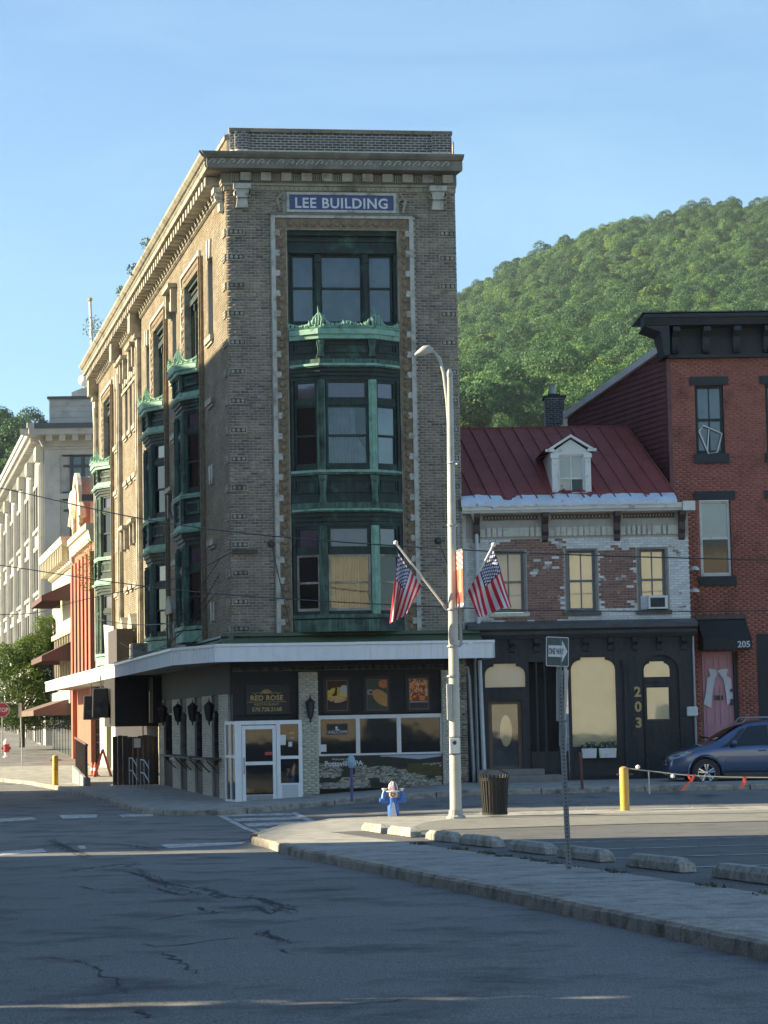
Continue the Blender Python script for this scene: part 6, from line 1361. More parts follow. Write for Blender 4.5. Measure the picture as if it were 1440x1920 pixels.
# wheel stops
STP = [(658, 1561), (712, 1568), (777, 1578), (855, 1587), (938, 1600), (1035, 1613), (1160, 1632), (1302, 1655), (1475, 1688)]
pts = [gp(u, v, KERB) for u, v in STP]; c0, c1 = pts[-2], pts[0]; sl = []
side = ['nearest the cross street, sunlit', 'second from the cross street, sunlit', 'third from the cross street', 'fourth from the cross street', 'fifth from the cross street', 'just left of the one way sign post', 'just right of the one way sign post', 'second largest, right of the sign post', 'cut by the right edge of the picture']
ln0 = (lotline[0]); sd = bd
offs = sum((p-ln0).dot(bn) for p in pts)/len(pts)
def stop_at(i): 
    p = pts[i]; s = (p-ln0).dot(sd); q_ = ln0+sd*s+bn*.62; return Vector((q_.x, q_.y, G(q_.x, q_.y)+KERB))
P9 = [stop_at(i) for i in range(9)]
q = MB(); L = 1.72/2; n = 8
for zlo, zhi, w0, w1, e0, e1 in ((0, .09, .10, .095, 0, .03), (.09, .15, .095, .06, .03, .17)):
    q.add([(-L+e0, -w0, zlo), (L-e0, -w0, zlo), (L-e0, w0, zlo), (-L+e0, w0, zlo), (-L+e1, -w1, zhi), (L-e1, -w1, zhi), (L-e1, w1, zhi), (-L+e1, w1, zhi)], [(0, 1, 5, 4), (1, 2, 6, 5), (2, 3, 7, 6), (3, 0, 4, 7)]+([(4, 5, 6, 7)] if zhi > .1 else [(0, 3, 2, 1)]))
for i, p in enumerate(P9):
    a = (P9[min(i+1, 8)]-P9[max(i-1, 0)]).normalized(); f = Fr((p.x, p.y), (sd.x+RNG.uniform(-.03, .03), sd.y+RNG.uniform(-.03, .03)), p.z); 
    d_ = (p+sd*.8); sl_ = (G(d_.x, d_.y)-G(p.x, p.y))/.8; f.m = f.m @ Matrix.Rotation(-math.atan(sl_), 4, 'Y')
    if i == 0: o0 = q.build('wheel_stop', 'stop_concrete', None, f, bevel=.012); o = o0
    else: o = link('wheel_stop', o0.data, None, f); md = o.modifiers.new('bevel', 'BEVEL'); md.width = .012; md.segments = 2; md.limit_method = 'ANGLE'
    tag(o, 'concrete wheel stop '+side[i], 'wheel stop', 'wheel stops along the parking lot edge')
# street lamp
lp = gp(855, 1535, KERB); Yl = lp.y; f = at(lp); sl_ = T('street_lamp', 'tall metal street lamp pole with curved arm between the two flags', 'street lamp', f)
L_ = lambda u, v: (lambda p: (p.x-lp.x, 0, p.z-lp.z))(P(u, v, Yl))
top = L_(843, 700)
q = MB(); q.tube([(0, 0, 0), (top[0]*.5, 0, top[2]*.5), top], [.125, .10, .065], 14); q.build('pole', 'lamp_metal', sl_, f, smooth=True)
q = MB(); q.lathe([(.2, 0), (.2, .04), (.15, .08), (.14, .18)], (0, 0, 0), 14); q.build('base_plate', 'pole_grey', sl_, f)
q = MB(); q.lathe([(.0, .1), (.05, .08), (.075, 0), (.075, -.08)], top, 10); q.build('cap', 'pole_grey', sl_, f)
A = [L_(u, v) for u, v in ((841, 790), (838, 750), (832, 700), (824, 672), (814, 660), (803, 655), (795, 656))]; q = MB(); q.tube(A, [.035, .035, .035, .033, .03, .03, .03], 8); B_ = [L_(u, v) for u, v in ((840, 740), (836, 715), (826, 680), (818, 668))]; q.tube(B_, .02, 6); q.build('arm', 'lamp_metal', sl_, f, smooth=True)
hd_ = [L_(u, v) for u, v in ((812, 657), (803, 655), (796, 657), (787, 662), (778, 666))]; q = MB(); q.tube(hd_, [.05, .09, .1, .075, .03], 10); q.build('lamp_head', 'lamp_metal', sl_, f, smooth=True)
for v in (868, 985, 1143, 1212, 1268): 
    c = L_(849, v); q = MB(); q.lathe([(.12, -.02), (.125, -.01), (.125, .01), (.12, .02)], c, 12); q.box(c[0]+.1, c[0]+.16, -.03, .03, c[2]-.02, c[2]+.02); q.build('band', 'galv', sl_, f)
c = L_(853, 1316); q = MB(); q.box(c[0]-.17, c[0]-.06, -.02, .16, c[2]-.37, c[2]+.37); q.build('control_box', 'lamp_metal', sl_, f, bevel=.01)
c = L_(852, 1398); q = MB(); q.box(c[0]-.1, c[0]+.1, .06, .135, c[2]-.16, c[2]+.16); hb_ = q.build('cover_plate', 'paper', sl_, f, bevel=.01); q = MB(); q.lathe([(0, .02), (.04, .015), (.045, 0)], (c[0], -.135, c[2]+.06), 10, 'y'); q.build('button', 'black_iron', hb_, f); q = MB(); 
for dz in (-.17, .17): q.lathe([(.13, -.01), (.13, .01)], (c[0], 0, c[2]+dz), 12)
q.build('strap', 'black_iron', hb_, f)
b2 = MB(); b2.box(L_(860, 1000)[0]-.03, L_(860, 1000)[0]+.03, -.05, .0, L_(860, 1560 - 350)[2], L_(857, 980)[2]); b2.build('conduit', 'pole_grey', sl_, f)
# banner on the pole, seen nearly edge-on
bt_ = T('pole_banner', 'narrow red banner strapped to the lamp pole beside the right flag', 'banner', Fr((P(855, 1140, Yl).x, Yl), (.28, .96), P(855, 1140, Yl).z))
fb = Fr((P(856, 1140, Yl).x, Yl), (.2, -.98), 0); z0, z1 = P(855, 1138, Yl).z, P(855, 1036, Yl).z
def banfn(x, y):
    c = np.zeros(x.shape+(3,)); c[:] = (.55, .1, .07); c[y > .68] = (.6, .5, .45); c[(y > .72) & (np.sin(x*9+y*60) > .2)] = (.5, .15, .12); c[(y < .68) & (y > .25) & (abs(x-.5) < .28)] = (.65, .3, .16); c[y < .06] = (.6, .6, .6); c[(y > .1) & (y < .2) & (abs(x-.5) < .2)] = (.35, .05, .05); return c
picture('cloth', 'cloth', bt_, fb, .05, .62, z0, z1, 12, 40, banfn, o=0, th=.008)
q = MB(); q.tube([(0, 0, z0-.02), (.64, 0, z0-.02)], .018, 6); q.tube([(0, 0, z1+.02), (.64, 0, z1+.02)], .018, 6); q.build('rod', 'galv', bt_, fb)
# flags
def flagfn(x, y):
    """x: from the hoist along the fly, y: 0 foot .. 1 head"""
    c = np.zeros(x.shape+(3,)); st = (np.floor((1-y)*13) % 2 == 0); c[:] = (.62, .6, .62); c[st] = (.5, .02, .045)
    cn_ = (x < .4) & (y > 1-7/13.); c[cn_] = (.02, .03, .13); X = x/.4; Y = (1-y)/(7/13.); 
    gx_ = X*6; gy_ = Y*5; s1 = (abs(gx_-np.floor(gx_)-.5)*1.0+abs(gy_-np.floor(gy_)-.5)*1.0) < .34; X2 = gx_-.5; Y2 = gy_-.5; s2 = ((abs(X2-np.floor(X2)-.5)+abs(Y2-np.floor(Y2)-.5)) < .34) & (X2 > 0) & (X2 < 5) & (Y2 > 0) & (Y2 < 4); c[cn_ & (s1 | s2)] = (.6, .6, .65); return c
def flag(lb, base, tip, corners, folds, seed):
    pb, pt = P(*base, Yl), P(*tip, Yl-.25); f = at(pb); t = T('flag', lb, 'flag', f, 'flags on the lamp pole')
    q = MB(); q.tube([(0, 0, 0), tuple(pt-pb)], .022, 8); q.build('staff', 'white_wood', t, f, smooth=True); q = MB(); q.lathe([(0, .06), (.045, .03), (.045, -.02), (0, -.05)], tuple(pt-pb), 8); q.build('knob', 'white_wood', t, f); q = MB(); q.tube([(0, 0, 0), tuple((pt-pb)*.07)], .035, 8); q.build('bracket', 'galv', t, f)
    hh, hf, fh, ff = [P(u, v, Yl-.2) for u, v in corners]  # head hoist, foot hoist, head fly, foot fly
    def pos(x, y):
        h = hf.lerp(hh, y); g = ff.lerp(fh, y); p = h.lerp(g, x); dr = -.10*math.sin(math.pi*x)*(1-y)*0
        wv = folds*x*math.sin(6.5*(y*1.3+x*.5)+seed)+.35*folds*x*math.sin(15*y+4*x+seed*2)+.05*math.sin(9*x+seed)
        return ((p.x-pb.x)+.05*x*math.sin(8*y+seed), (p.y-pb.y)+wv, (p.z-pb.z)+dr+.03*x*math.sin(7*y+seed+1))
    o = picture('cloth', 'cloth', t, f, 0, 1, 0, 1, 120, 117, flagfn, pos=pos); o.data.shade_smooth(); md = o.modifiers.new('thickness', 'SOLIDIFY'); md.thickness = .004
flag('left flag of stars and stripes hanging from a slanting staff on the lamp pole', (838, 1143), (742, 1018), [(746, 1034), (790, 1098), (727, 1172), (762, 1150)], .16, .5)
flag('right flag of stars and stripes spread below its staff on the lamp pole', (864, 1140), (925, 1022), [(926, 1028), (877, 1108), (962, 1137), (892, 1158)], .10, 2.0)
# one way sign
sp = gp(1067, 1630, KERB); f = at(sp); t = T('one_way_sign', 'black ONE WAY arrow sign on a leaning steel post by the wheel stops', 'sign', f); S_ = lambda u, v: (lambda p: (p.x-sp.x, 0, p.z-sp.z))(P(u, v, sp.y))
tp = S_(1046, 1200); q = MB(); w_ = .026
N = 14
for k in range(1): 
    b0, t0 = Vector((0, 0, 0)), Vector(tp); q.add([(x+b0.x, y, 0) for x, y in ((-.03, -.015), (.03, -.015), (.03, .015), (-.03, .015))]+[(x+t0.x, y, t0.z) for x, y in ((-.03, -.015), (.03, -.015), (.03, .015), (-.03, .015))], [(0, 1, 5, 4), (1, 2, 6, 5), (2, 3, 7, 6), (3, 0, 4, 7), (4, 5, 6, 7)])
pst = q.build('post', 'post_galv', t, f); q = MB()
for k in range(60): c = t0*((k+.5)/60); q.box(c.x-.009, c.x+.009, .015, .017, c.z-.009, c.z+.009)
q.build('holes', 'black_iron', pst, f)
cs = S_(1044.5, 1222); fs_ = Fr((sp.x+cs[0], sp.y-.03), (.86, .5), sp.z+cs[2]); fs_.m = fs_.m @ Matrix.Rotation(rad(2), 4, 'Y'); hw, hh_ = .155, .168
def rr(w, h, r, n=4):
    return [(sx*(w-r)+r*math.cos(a), sz_*(h-r)+r*math.sin(a)) for sx, sz_, a0 in ((1, 1, 0), (-1, 1, 90), (-1, -1, 180), (1, -1, 270)) for a in [rad(a0+90*k/n) for k in range(n+1)]]
q = MB(); q.prism(rr(hw, hh_, .02), 0, .004); pl_ = q.build('plate', 'letter_white', t, fs_); q = MB(); q.prism(rr(hw-.009, hh_-.009, .016), .004, .006); q.build('face', 'sign_black', pl_, fs_)
q = MB(); ay = .005; q.prism([(-hw+.028, -.065+ay), (hw-.095, -.065+ay), (hw-.095, -.125+ay), (hw-.018, ay), (hw-.095, .125+ay), (hw-.095, .065+ay), (-hw+.028, .065+ay)], .006, .008); q.build('arrow', 'letter_white', pl_, fs_)
fs0 = Fr((sp.x+cs[0], sp.y-.03), (.86, .5), sp.z+cs[2]); text('lettering', 'ONE WAY', 'sign_black', pl_, fs_, -.022, -.03, .095, o=.0095, ext=.0012, xs=.46, off=.002)
for (u, v0, v1, w_, dx, m_) in ((1058, 1257, 1350, .05, .035, 'sign_back'), (1047, 1257, 1352, .02, -.03, 'post_galv'), (1060, 1355, 1416, .02, .03, 'sign_back'), (1053, 1360, 1400, .015, -.02, 'post_galv')):
    a, b = S_(u, v1), S_(u, v0); q = MB(); q.add([(a[0], -.02, a[2]), (a[0]+w_*.3, -.02, a[2]), (a[0]+w_*.3, .35, a[2]), (a[0], .35, a[2]), (b[0], -.02, b[2]), (b[0]+w_, -.02, b[2]), (b[0]+w_*.3, .35, b[2]), (b[0], .35, b[2])], [(0, 1, 5, 4), (1, 2, 6, 5), (2, 3, 7, 6), (3, 0, 4, 7), (4, 5, 6, 7), (3, 2, 1, 0)]); q.build('edge_on_plate', m_, t, f)
# bin
cp = gp(928, 1530.5, KERB); f = at(cp); t = T('litter_bin', 'dark slatted metal litter bin beside the lamp pole', 'litter bin', f); q = MB(); q.lathe([(0, .06), (.24, .06), (.28, .8), (.27, .8), (.23, .08), (0, .08)], n=24); q.build('liner', 'lantern_black', t, f)
for k in range(28):
    a = 2*math.pi*k/28; c, s_ = math.cos(a), math.sin(a); q = MB(); V = []
    for r, z in ((.245, .03), (.29, .76), (.325, .86), (.335, .85), (.30, .74), (.255, .03)): V += [(c*r-s_*.014, s_*r+c*.014, z), (c*r+s_*.014, s_*r-c*.014, z)]
    q.add(V, [(2*i, 2*i+1, (2*i+3) % 12, (2*i+2) % 12) for i in range(6)]); q.build('slat', 'can_bronze', t, f)
q = MB(); 
for r, z in ((.26, .04), (.295, .74)): q.lathe([(r-.01, z), (r+.008, z), (r+.008, z+.04), (r-.01, z+.04), (r-.01, z)], n=28)
q.tube([(-.3, 0, .86), (-.1, 0, .97), (.1, 0, .97), (.3, 0, .86)], .012, 5); q.build('ring', 'can_bronze', t, f)
# painted hydrant
hp = gp(738, 1541, KERB*0); hp = gp(738, 1540, .02); f = at(hp); t = T('fire_hydrant', 'fire hydrant painted as a blue coated figure with raised arms and striped hat', 'hydrant', f)
q = MB(); q.lathe([(0, .0), (.125, 0), (.125, .07), (.115, .08), (.12, .13), (.125, .3), (.11, .42), (.105, .5), (0, .5)], n=20); q.build('coat', 'blue_paint', t, f, smooth=True)
q = MB(); q.lathe([(.13, 0), (.145, .02), (.145, .07), (.12, .075)], n=20); q.build('base', 'hyd_navy', t, f); q = MB()
for k in range(5): a = rad(-150+k*30); q.box(math.cos(a)*.14-.02, math.cos(a)*.14+.02, -math.sin(a)*.14, -math.sin(a)*.14+.012, .005, .065)
q.build('shoes', 'hyd_white', t, f)
q = MB(); q.add([(-.075, -.122, .09), (.075, -.122, .09), (.055, -.133, .2), (.028, -.13, .36), (0, -.12, .42), (-.028, -.13, .36), (-.055, -.133, .2)], [(0, 1, 2, 3, 4, 5, 6)]); q.add([(-.075, -.11, .09), (.075, -.11, .09), (0, -.1, .42)], [(2, 1, 0)]); q.build('shirt', 'light_blue', t, f); q = MB()
for k in range(5): q.lathe([(0, .008), (.008, 0)], (0, -.133, .13+k*.055), 6, 'y')
q.build('button', 'hyd_navy', t, f)
q = MB(); q.lathe([(0, .47), (.075, .48), (.1, .54), (.1, .6), (.085, .64), (0, .64)], n=18); q.build('head', 'hyd_white', t, f, smooth=True); q = MB(); q.prism([(.07*math.cos(a), .565+.055*math.sin(a)) for a in [math.pi+math.pi*k/8 for k in range(9)]]+[(.06, .6), (-.06, .6)], .085, .102); fc = q.build('face', 'skin_paint', t, f); q = MB()
for sg in (-1, 1): q.lathe([(0, .01), (.014, .006), (.016, 0)], (sg*.03, -.102, .592), 8, 'y')
q.build('eyes', 'hyd_navy', fc, f); q = MB(); q.lathe([(0, .03), (.014, .01), (.016, 0)], (0, -.102, .57), 8, 'y'); q.build('nose', 'skin_paint', fc, f); q = MB(); q.tube([(-.025, -.103, .545), (0, -.106, .535), (.025, -.103, .545)], .005, 5); q.build('mouth', 'hyd_red', fc, f)
q = MB(); q.lathe([(0, .62), (.15, .625), (.15, .645), (.1, .65)], n=20); q.build('hat_brim', 'hyd_white', t, f)
for k in range(10):
    q = MB(); a0, a1 = 2*math.pi*k/10, 2*math.pi*(k+1)/10; pr = [(.1, .645), (.105, .7), (.085, .78), (.045, .83), (.02, .85)]
    V = [(r*math.cos(a), r*math.sin(a), z) for a in (a0, (a0+a1)/2, a1) for r, z in pr]; q.add(V, [(j*5+i, (j+1)*5+i, (j+1)*5+i+1, j*5+i+1) for j in range(2) for i in range(4)]); q.build('hat_stripe', 'hyd_white' if k % 2 else 'hyd_red', t, f, smooth=True)
q = MB(); q.lathe([(.03, .84), (.03, .87), (0, .88)], n=6); q.build('valve_nut', 'hyd_navy', t, f)
for sg in (-1, 1):
    q = MB(); q.tube([(sg*.08, 0, .42), (sg*.16, 0, .44), (sg*.24, -.02, .45), (sg*.29, -.03, .45)], [.06, .06, .07, .04], 10); q.tube([(sg*.2, -.02, .45), (sg*.2, -.02, .55), (sg*.185, -.02, .64)], [.07, .05, .032], 10); a_ = q.build('arm', 'blue_paint', t, f, smooth=True); q = MB(); q.lathe([(.03, .63), (.035, .66), (.03, .67), (.055, .68), (.055, .7), (0, .705)], (sg*.185, -.02, 0), 10); q.build('hand_cap', 'hyd_white', a_, f)
# violet post with blue painted head by the far kerb
vp = gp(660, 1503, KERB); f = at(vp); t = T('meter_post', 'slim violet post with a light blue painted head near the mural', 'parking meter', f); q = MB(); q.tube([(0, 0, 0), (0, 0, .8)], .035, 8); q.build('post', 'post_violet', t, f, smooth=True); q = MB(); q.lathe([(0, .77), (.06, .8), (.09, .9), (.09, 1.0), (.05, 1.08), (0, 1.12)], n=10); q.build('head', 'post_blue', t, f, smooth=True)
rp_ = gp(1092, 1480, KERB); f = at(rp_); t = T('red_post', 'thin rusty red post on the pavement below the flower boxes', 'post', f); q = MB(); q.tube([(0, 0, 0), (-.03, 0, .85)], .035, 8); q.build('post', 'rust_red', t, f); q = MB(); q.lathe([(.05, .84), (.05, .88), (0, .89)], (-.03, 0, 0), 8); q.build('cap', 'rust_red', t, f)
# yellow bollard and the rope with red strips
bp_ = gp(1172, 1525, KERB*.5); f = at(bp_); Yb = bp_.y; t = T('bollard', 'yellow steel bollard holding the rope at the lot edge', 'bollard', f, 'yellow bollards'); q = MB(); q.lathe([(.1, 0), (.1, .92), (.09, .97), (.05, .995), (0, 1.0)], n=18); q.build('pipe', 'yellow_paint', t, f, smooth=True); q = MB(); q.tube([(-.16, 0, .83), (.2, 0, .83)], .02, 6); q.build('hook', 'rust_red', t, f)
bl = gp(104, 1472, KERB); f2 = at(bl); t2 = dup(t, f2, 'slim yellow bollard on the sunlit pavement at the left'); 
R1 = [P(u, v, Y) for u, v, Y in ((1172, 1440, Yb), (1195, 1443, Yb), (1230, 1447, Yb), (1270, 1452, Yb), (1310, 1455, Yb), (1360, 1457, Yb), (1440, 1458, Yb), (1560, 1452, Yb), (1640, 1440, Yb))]; f = at(R1[0]); t = T('rope_barrier', 'slack grey rope strung along the edge of the parking lot', 'rope', f)
q = MB(); q.tube([tuple(p-R1[0]) for p in R1], .014, 6); q.build('rope', 'rope', t, f)
e_ = gp(1640, 1518, KERB*.5); t3 = dup(bpy.data.objects['bollard'], at(e_), 'yellow steel bollard at the far end of the rope, off to the right')
def strip(pts_, w_, m_, lb, nm='hanging_strip', ct='tape'):
    ps = [P(u, v, Yb-.02) for u, v in pts_]; f = at(ps[0]); q = MB(); V = []
    for i, p in enumerate(ps): d = p-ps[0]; V += [(d.x-w_/2, 0, d.z), (d.x+w_/2, -.01*(i % 2), d.z)]
    n = len(V); V += [(x, y+.008, z) for x, y, z in V]; q.add(V, [(2*i, 2*i+1, 2*i+3, 2*i+2) for i in range(len(ps)-1)]+[(n+2*i+2, n+2*i+3, n+2*i+1, n+2*i) for i in range(len(ps)-1)]); tag(q.build(nm, m_, None, f), lb, ct, 'strips tied to the rope')
strip([(1302, 1452), (1298, 1462), (1285, 1474), (1278, 1483)], .06, 'tape_red', 'long red strip tied to the rope in front of the car wheel'); strip([(1290, 1451), (1293, 1460), (1297, 1466)], .05, 'tape_red', 'short red strip tied to the rope beside the long one'); strip([(1397, 1456), (1395, 1466), (1391, 1478)], .08, 'tape_red', 'red strip on the rope at right below the car sill')
strip([(1216, 1444), (1217, 1465), (1218, 1489)], .03, 'tape_grey', 'pale grey strip hanging from the rope near the yellow bollard')
for (u, v, lb) in ((1196, 1438, 'white knot on the rope just right of the yellow bollard'), (1261, 1455, 'small pale knot on the rope under the car bumper')):
    p = P(u, v, Yb); q = MB(); q.lathe([(0, .05), (.05, .02), (.045, -.03), (0, -.05)], n=8); tag(q.build('rope_knot', 'hyd_white', None, at(p), smooth=True), lb, 'knot')
# ---------------------------------------------------------------- the car
mat('car_blue', (.075, .12, .23), rough=.28, coat=1, metal=.55, grain=0); mat('car_glass', (.012, .015, .018), rough=.03, grain=0, ior=1.6); mat('car_black', (.012, .012, .013), rough=.5); mat('tyre', (.015, .015, .016), rough=.85); mat('alloy', (.6, .6, .62), rough=.25, metal=.8, grain=0); mat('headlight', (.5, .55, .6), rough=.08, metal=.5, grain=0); mat('amber', (.5, .16, .04), rough=.2); mat('chrome', (.6, .6, .62), rough=.1, metal=1, grain=0)
wf = gp(1326, 1475, 0); YC = wf.y; f = Fr((wf.x, wf.y+.12), (.9993, .035), 0); zg_ = wf.z; f = Fr((wf.x, wf.y+.12), (.9993, .035), zg_)
car = T('parked_car', 'dark blue compact suv parked at the kerb facing left', 'car', f)
CL = -.93; WBs = 2.64                         # front bumper at x=CL, wheels at 0 and WBs
# stations: x, lower z, belt z, roof z, half width at belt, half width at the roof
ST = [(-.93, .36, .58, .60, .60, .50), (-.90, .28, .64, .70, .68, .58), (-.78, .25, .74, .82, .77, .66), (-.55, .24, .82, .90, .83, .72), (-.2, .24, .89, .985, .86, .75), (.1, .24, .94, 1.05, .88, .74), (.28, .24, .97, 1.12, .885, .70), (.55, .24, .98, 1.30, .89, .67), (.85, .24, .985, 1.50, .89, .65), (1.15, .24, .99, 1.62, .89, .63), (1.8, .24, 1.0, 1.675, .89, .62), (2.5, .24, 1.01, 1.67, .885, .61), (3.0, .26, 1.02, 1.62, .88, .60), (3.35, .32, 1.03, 1.50, .86, .58), (3.55, .36, 1.02, 1.20, .82, .56), (3.66, .45, .8, .85, .74, .5)]
def ringf(s):
    x, zl, zb, zr, wb, wr = s; h = max(.02, zr-zb)
    half = [(0, zl), (wb*.75, zl), (wb*.95, zl+.06), (wb*.985, zl+(zb-zl)*.35), (wb, zl+(zb-zl)*.6), (wb*.99, zb-.03), (wb*.965, zb), (wb*.965+(wr-wb*.965)*.55, zb+h*.5), (wr+.035, zr-h*.14), (wr-.02, zr-h*.03), (wr*.5, zr+.012), (0, zr+.02)]
    return [(x, -w_, z) for w_, z in half]+[(x, w_, z) for w_, z in reversed(half[1:-1])]
yc = .89; rings = [ringf(s) for s in ST]; nr = len(rings[0]); q = MB(); q.add([(x, y+yc, z) for r in rings for x, y, z in r], [(i*nr+k, i*nr+(k+1) % nr, (i+1)*nr+(k+1) % nr, (i+1)*nr+k) for i in range(len(rings)-1) for k in range(nr)]+[tuple(range(nr))[::-1], tuple((len(rings)-1)*nr+k for k in range(nr))])
body = q.build('body', 'car_blue', car, f, smooth=True)
md = body.modifiers.new('sub', 'SUBSURF'); md.levels = md.render_levels = 2
cut = []
for x in (0, WBs):
    q = MB(); q.lathe([(0, -.2), (.40, -.2), (.40, 2.1), (0, 2.1)], (x, -.1+0, .36), 28, 'y'); q.v = [(a, -b if False else b, c) for a, b, c in q.v]; cc = q.build('tmpcut', 'car_black', None, f); cc.matrix_basis = f.m @ Matrix.Translation((0, 1.9, 0)); cut.append(cc)
    md = body.modifiers.new('arch', 'BOOLEAN'); md.object = cc; md.operation = 'DIFFERENCE'; md.solver = 'EXACT'
bpy.context.view_layer.update(); dg = bpy.context.evaluated_depsgraph_get(); nme = bpy.data.meshes.new_from_object(body.evaluated_get(dg))
if len(nme.polygons) > 100:
    body.modifiers.clear(); body.data = nme; nme.name = 'body'; nme.shade_smooth(); nme.set_sharp_from_angle(angle=rad(35))
for cc in cut: bpy.data.objects.remove(cc)
def cw(x, t, zfrac=None, z=None):
    """point on the left flank of the upper body: x along, t 0 at belt .. 1 at roof"""
    xs = [s[0] for s in ST]; zb = lerp(x, xs, [s[2] for s in ST]); zr = lerp(x, xs, [s[3] for s in ST]); wb = lerp(x, xs, [s[4] for s in ST]); wr = lerp(x, xs, [s[5] for s in ST])
    return (x, yc-(wb*.955+(wr+.02-wb*.955)*t*.95)-.022, zb+(zr-zb)*t)
def sidewin(a0, a1, b0, b1, m_='car_glass'):
    """pane between beltline a0..a1 and the roof edge b0..b1"""
    q = MB(); n = 8; V = []
    for j in range(4):
        t = .04+.76*j/3
        for i in range(n+1): x0 = a0+(b0-a0)*j/3; x1 = a1+(b1-a1)*j/3; V.append(cw(x0+(x1-x0)*i/n, t))
    q.add(V, [(j*(n+1)+i, j*(n+1)+i+1, (j+1)*(n+1)+i+1, (j+1)*(n+1)+i) for j in range(3) for i in range(n)]); o = q.build('side_window', m_, car, f, smooth=True); return o
sidewin(.60, 1.62, 1.12, 1.64); sidewin(1.72, 2.5, 1.74, 2.46); sidewin(2.62, 3.25, 2.58, 2.95); sidewin(.40, .55, .90, 1.06, 'car_black')
q = MB(); V = []
for j in range(5):
    t = j/4; x = .32+(1.02-.32)*t
    xs = [s[0] for s in ST]; zr = lerp(x, xs, [s[3] for s in ST])+.022; wr = lerp(x, xs, [s[5] for s in ST])-.04
    for i in range(9): u_ = -1+2*i/8; V.append((x-.03*(1-u_*u_)-.01, yc+u_*wr, zr+.012*(1-u_*u_)))
q.add(V, [(j*9+i, j*9+i+1, (j+1)*9+i+1, (j+1)*9+i) for j in range(4) for i in range(8)]); q.build('windscreen', 'car_glass', car, f, smooth=True)
for i, x in enumerate((0, WBs)):
    fw = Fr((f.w(x, 0, 0).x, f.w(x, 0, 0).y), (f.ex.x, f.ex.y), zg_+.345)
    for yy in (.0, 1.62):
        q = MB(); q.lathe([(.22, -.08), (.30, -.095), (.335, -.075), (.345, -.04), (.345, .06), (.33, .09), (.22, .1)], (0, yy+.02, 0), 28, 'y'); 
        wh = q.build('wheel', 'tyre', car, fw, smooth=True); q = MB(); q.lathe([(.0, .0), (.15, .0), (.2, .05), (.222, .085), (.228, .09), (.215, .07)], (0, yy+.02, 0), 28, 'y'); q.build('rim', 'car_black', wh, fw); q = MB()
        q.lathe([(.208, .085), (.228, .094), (.232, .08)], (0, yy+.02, 0), 28, 'y')
        for k in range(5):
            a = math.pi/2+k*2*math.pi/5
            for dd in (-.13, .13):
                c1, s1 = math.cos(a+dd*.4), math.sin(a+dd*.4); c2, s2 = math.cos(a+dd*1.35), math.sin(a+dd*1.35); q.tube([(c1*.05, yy-.06, s1*.05), (c2*.13, yy-.07, s2*.13), (c2*.22, yy-.066, s2*.22)], [.03, .028, .03], 5)
        q.lathe([(0, .09), (.04, .085), (.05, .06)], (0, yy+.02, 0), 10, 'y'); q.build('spokes', 'alloy', wh, fw, smooth=True)
    q = MB(); V = []
    for k in range(17):
        a = math.pi*(-.04)+math.pi*1.08*k/16
        for r, y in ((.395, .035), (.43, -.004), (.455, .02)): V.append((x+r*math.cos(a), y, .36+r*math.sin(a)))
    q.add(V, [(k*3+j, k*3+j+1, k*3+j+4, k*3+j+3) for k in range(16) for j in range(2)]); q.build('wheel_arch', 'car_blue', car, f, smooth=True)
q = MB(); q.lathe([(0, 0), (.395, 0)], (0, .35, .36), 20, 'y'); q.lathe([(0, 0), (.395, 0)], (WBs, .35, .36), 20, 'y'); q.build('arch_liner', 'car_black', car, f)
q = MB(); q.box(.45, WBs-.45, -.03, .012, .2, .34); q.build('sill', 'car_black', car, f)
# lamp, grille, mirror, seams, handles, rails
q = MB(); q.add([(-.80, .155, .74), (-.66, .095, .77), (-.38, .055, .88), (-.30, .05, .94), (-.52, .10, .91), (-.76, .2, .84), (-.86, .26, .78)], [(0, 1, 2, 3, 4, 5, 6)]); q.v = [(x, y-.0, z) for x, y, z in q.v]
V = [(-.86, .33, .70), (-.80, .20, .72), (-.62, .092, .765), (-.36, .045, .87), (-.30, .04, .925), (-.5, .085, .915), (-.74, .21, .86), (-.86, .33, .79)]
q = MB(); q.add([(x-.045, y-.045, z-.035) for x, y, z in V]+[(x+.08, y+.1, z-.035) for x, y, z in V], [tuple(range(8))]+[(i, 8+i, 8+(i+1) % 8, (i+1) % 8) for i in range(8)]); hl_ = q.build('headlight', 'headlight', car, f)
q = MB(); q.add([(-.44, -.01, .85), (-.36, -.012, .87), (-.34, -.012, .895), (-.46, .0, .885)], [(0, 1, 2, 3)]); q.build('indicator', 'amber', hl_, f)
q = MB(); q.box(-.955, -.90, -1.45, -.38, .58, .74); gr = q.build('grille', 'car_black', car, f); q = MB(); q.tube([(-.955, .36, .57), (-.965, .9, .57), (-.955, 1.46, .57)], .016, 6); q.tube([(-.955, .36, .57), (-.93, .33, .74), (-.945, .9, .76)], .016, 6); q.tube([(-.965, .4, .66), (-.97, .9, .66), (-.965, 1.4, .66)], .012, 6); q.build('trim', 'chrome', gr, f)
q = MB(); q.box(-.93, -.72, -.1, .0, .18, .36); q.v = [(x+.12*(y < .05)*(x < -.9), y+.14, z) for x, y, z in q.v]; q.build('bumper_lip', 'car_black', car, f)
q = MB(); q.tube([(.76, .12, 1.03), (.74, .02, 1.05), (.74, -.08, 1.07)], [.03, .04, .04], 6); mr = q.build('mirror', 'car_black', car, f); q = MB(); q.lathe([(0, -.08), (.07, -.05), (.085, 0), (.07, .05), (0, .07)], (.73, -.06, 1.09), 12, 'x'); q.v = [(x*1.0+.0, y*1.3-.0, z) for x, y, z in q.v]; q.build('mirror_cap', 'car_blue', mr, f, smooth=True)
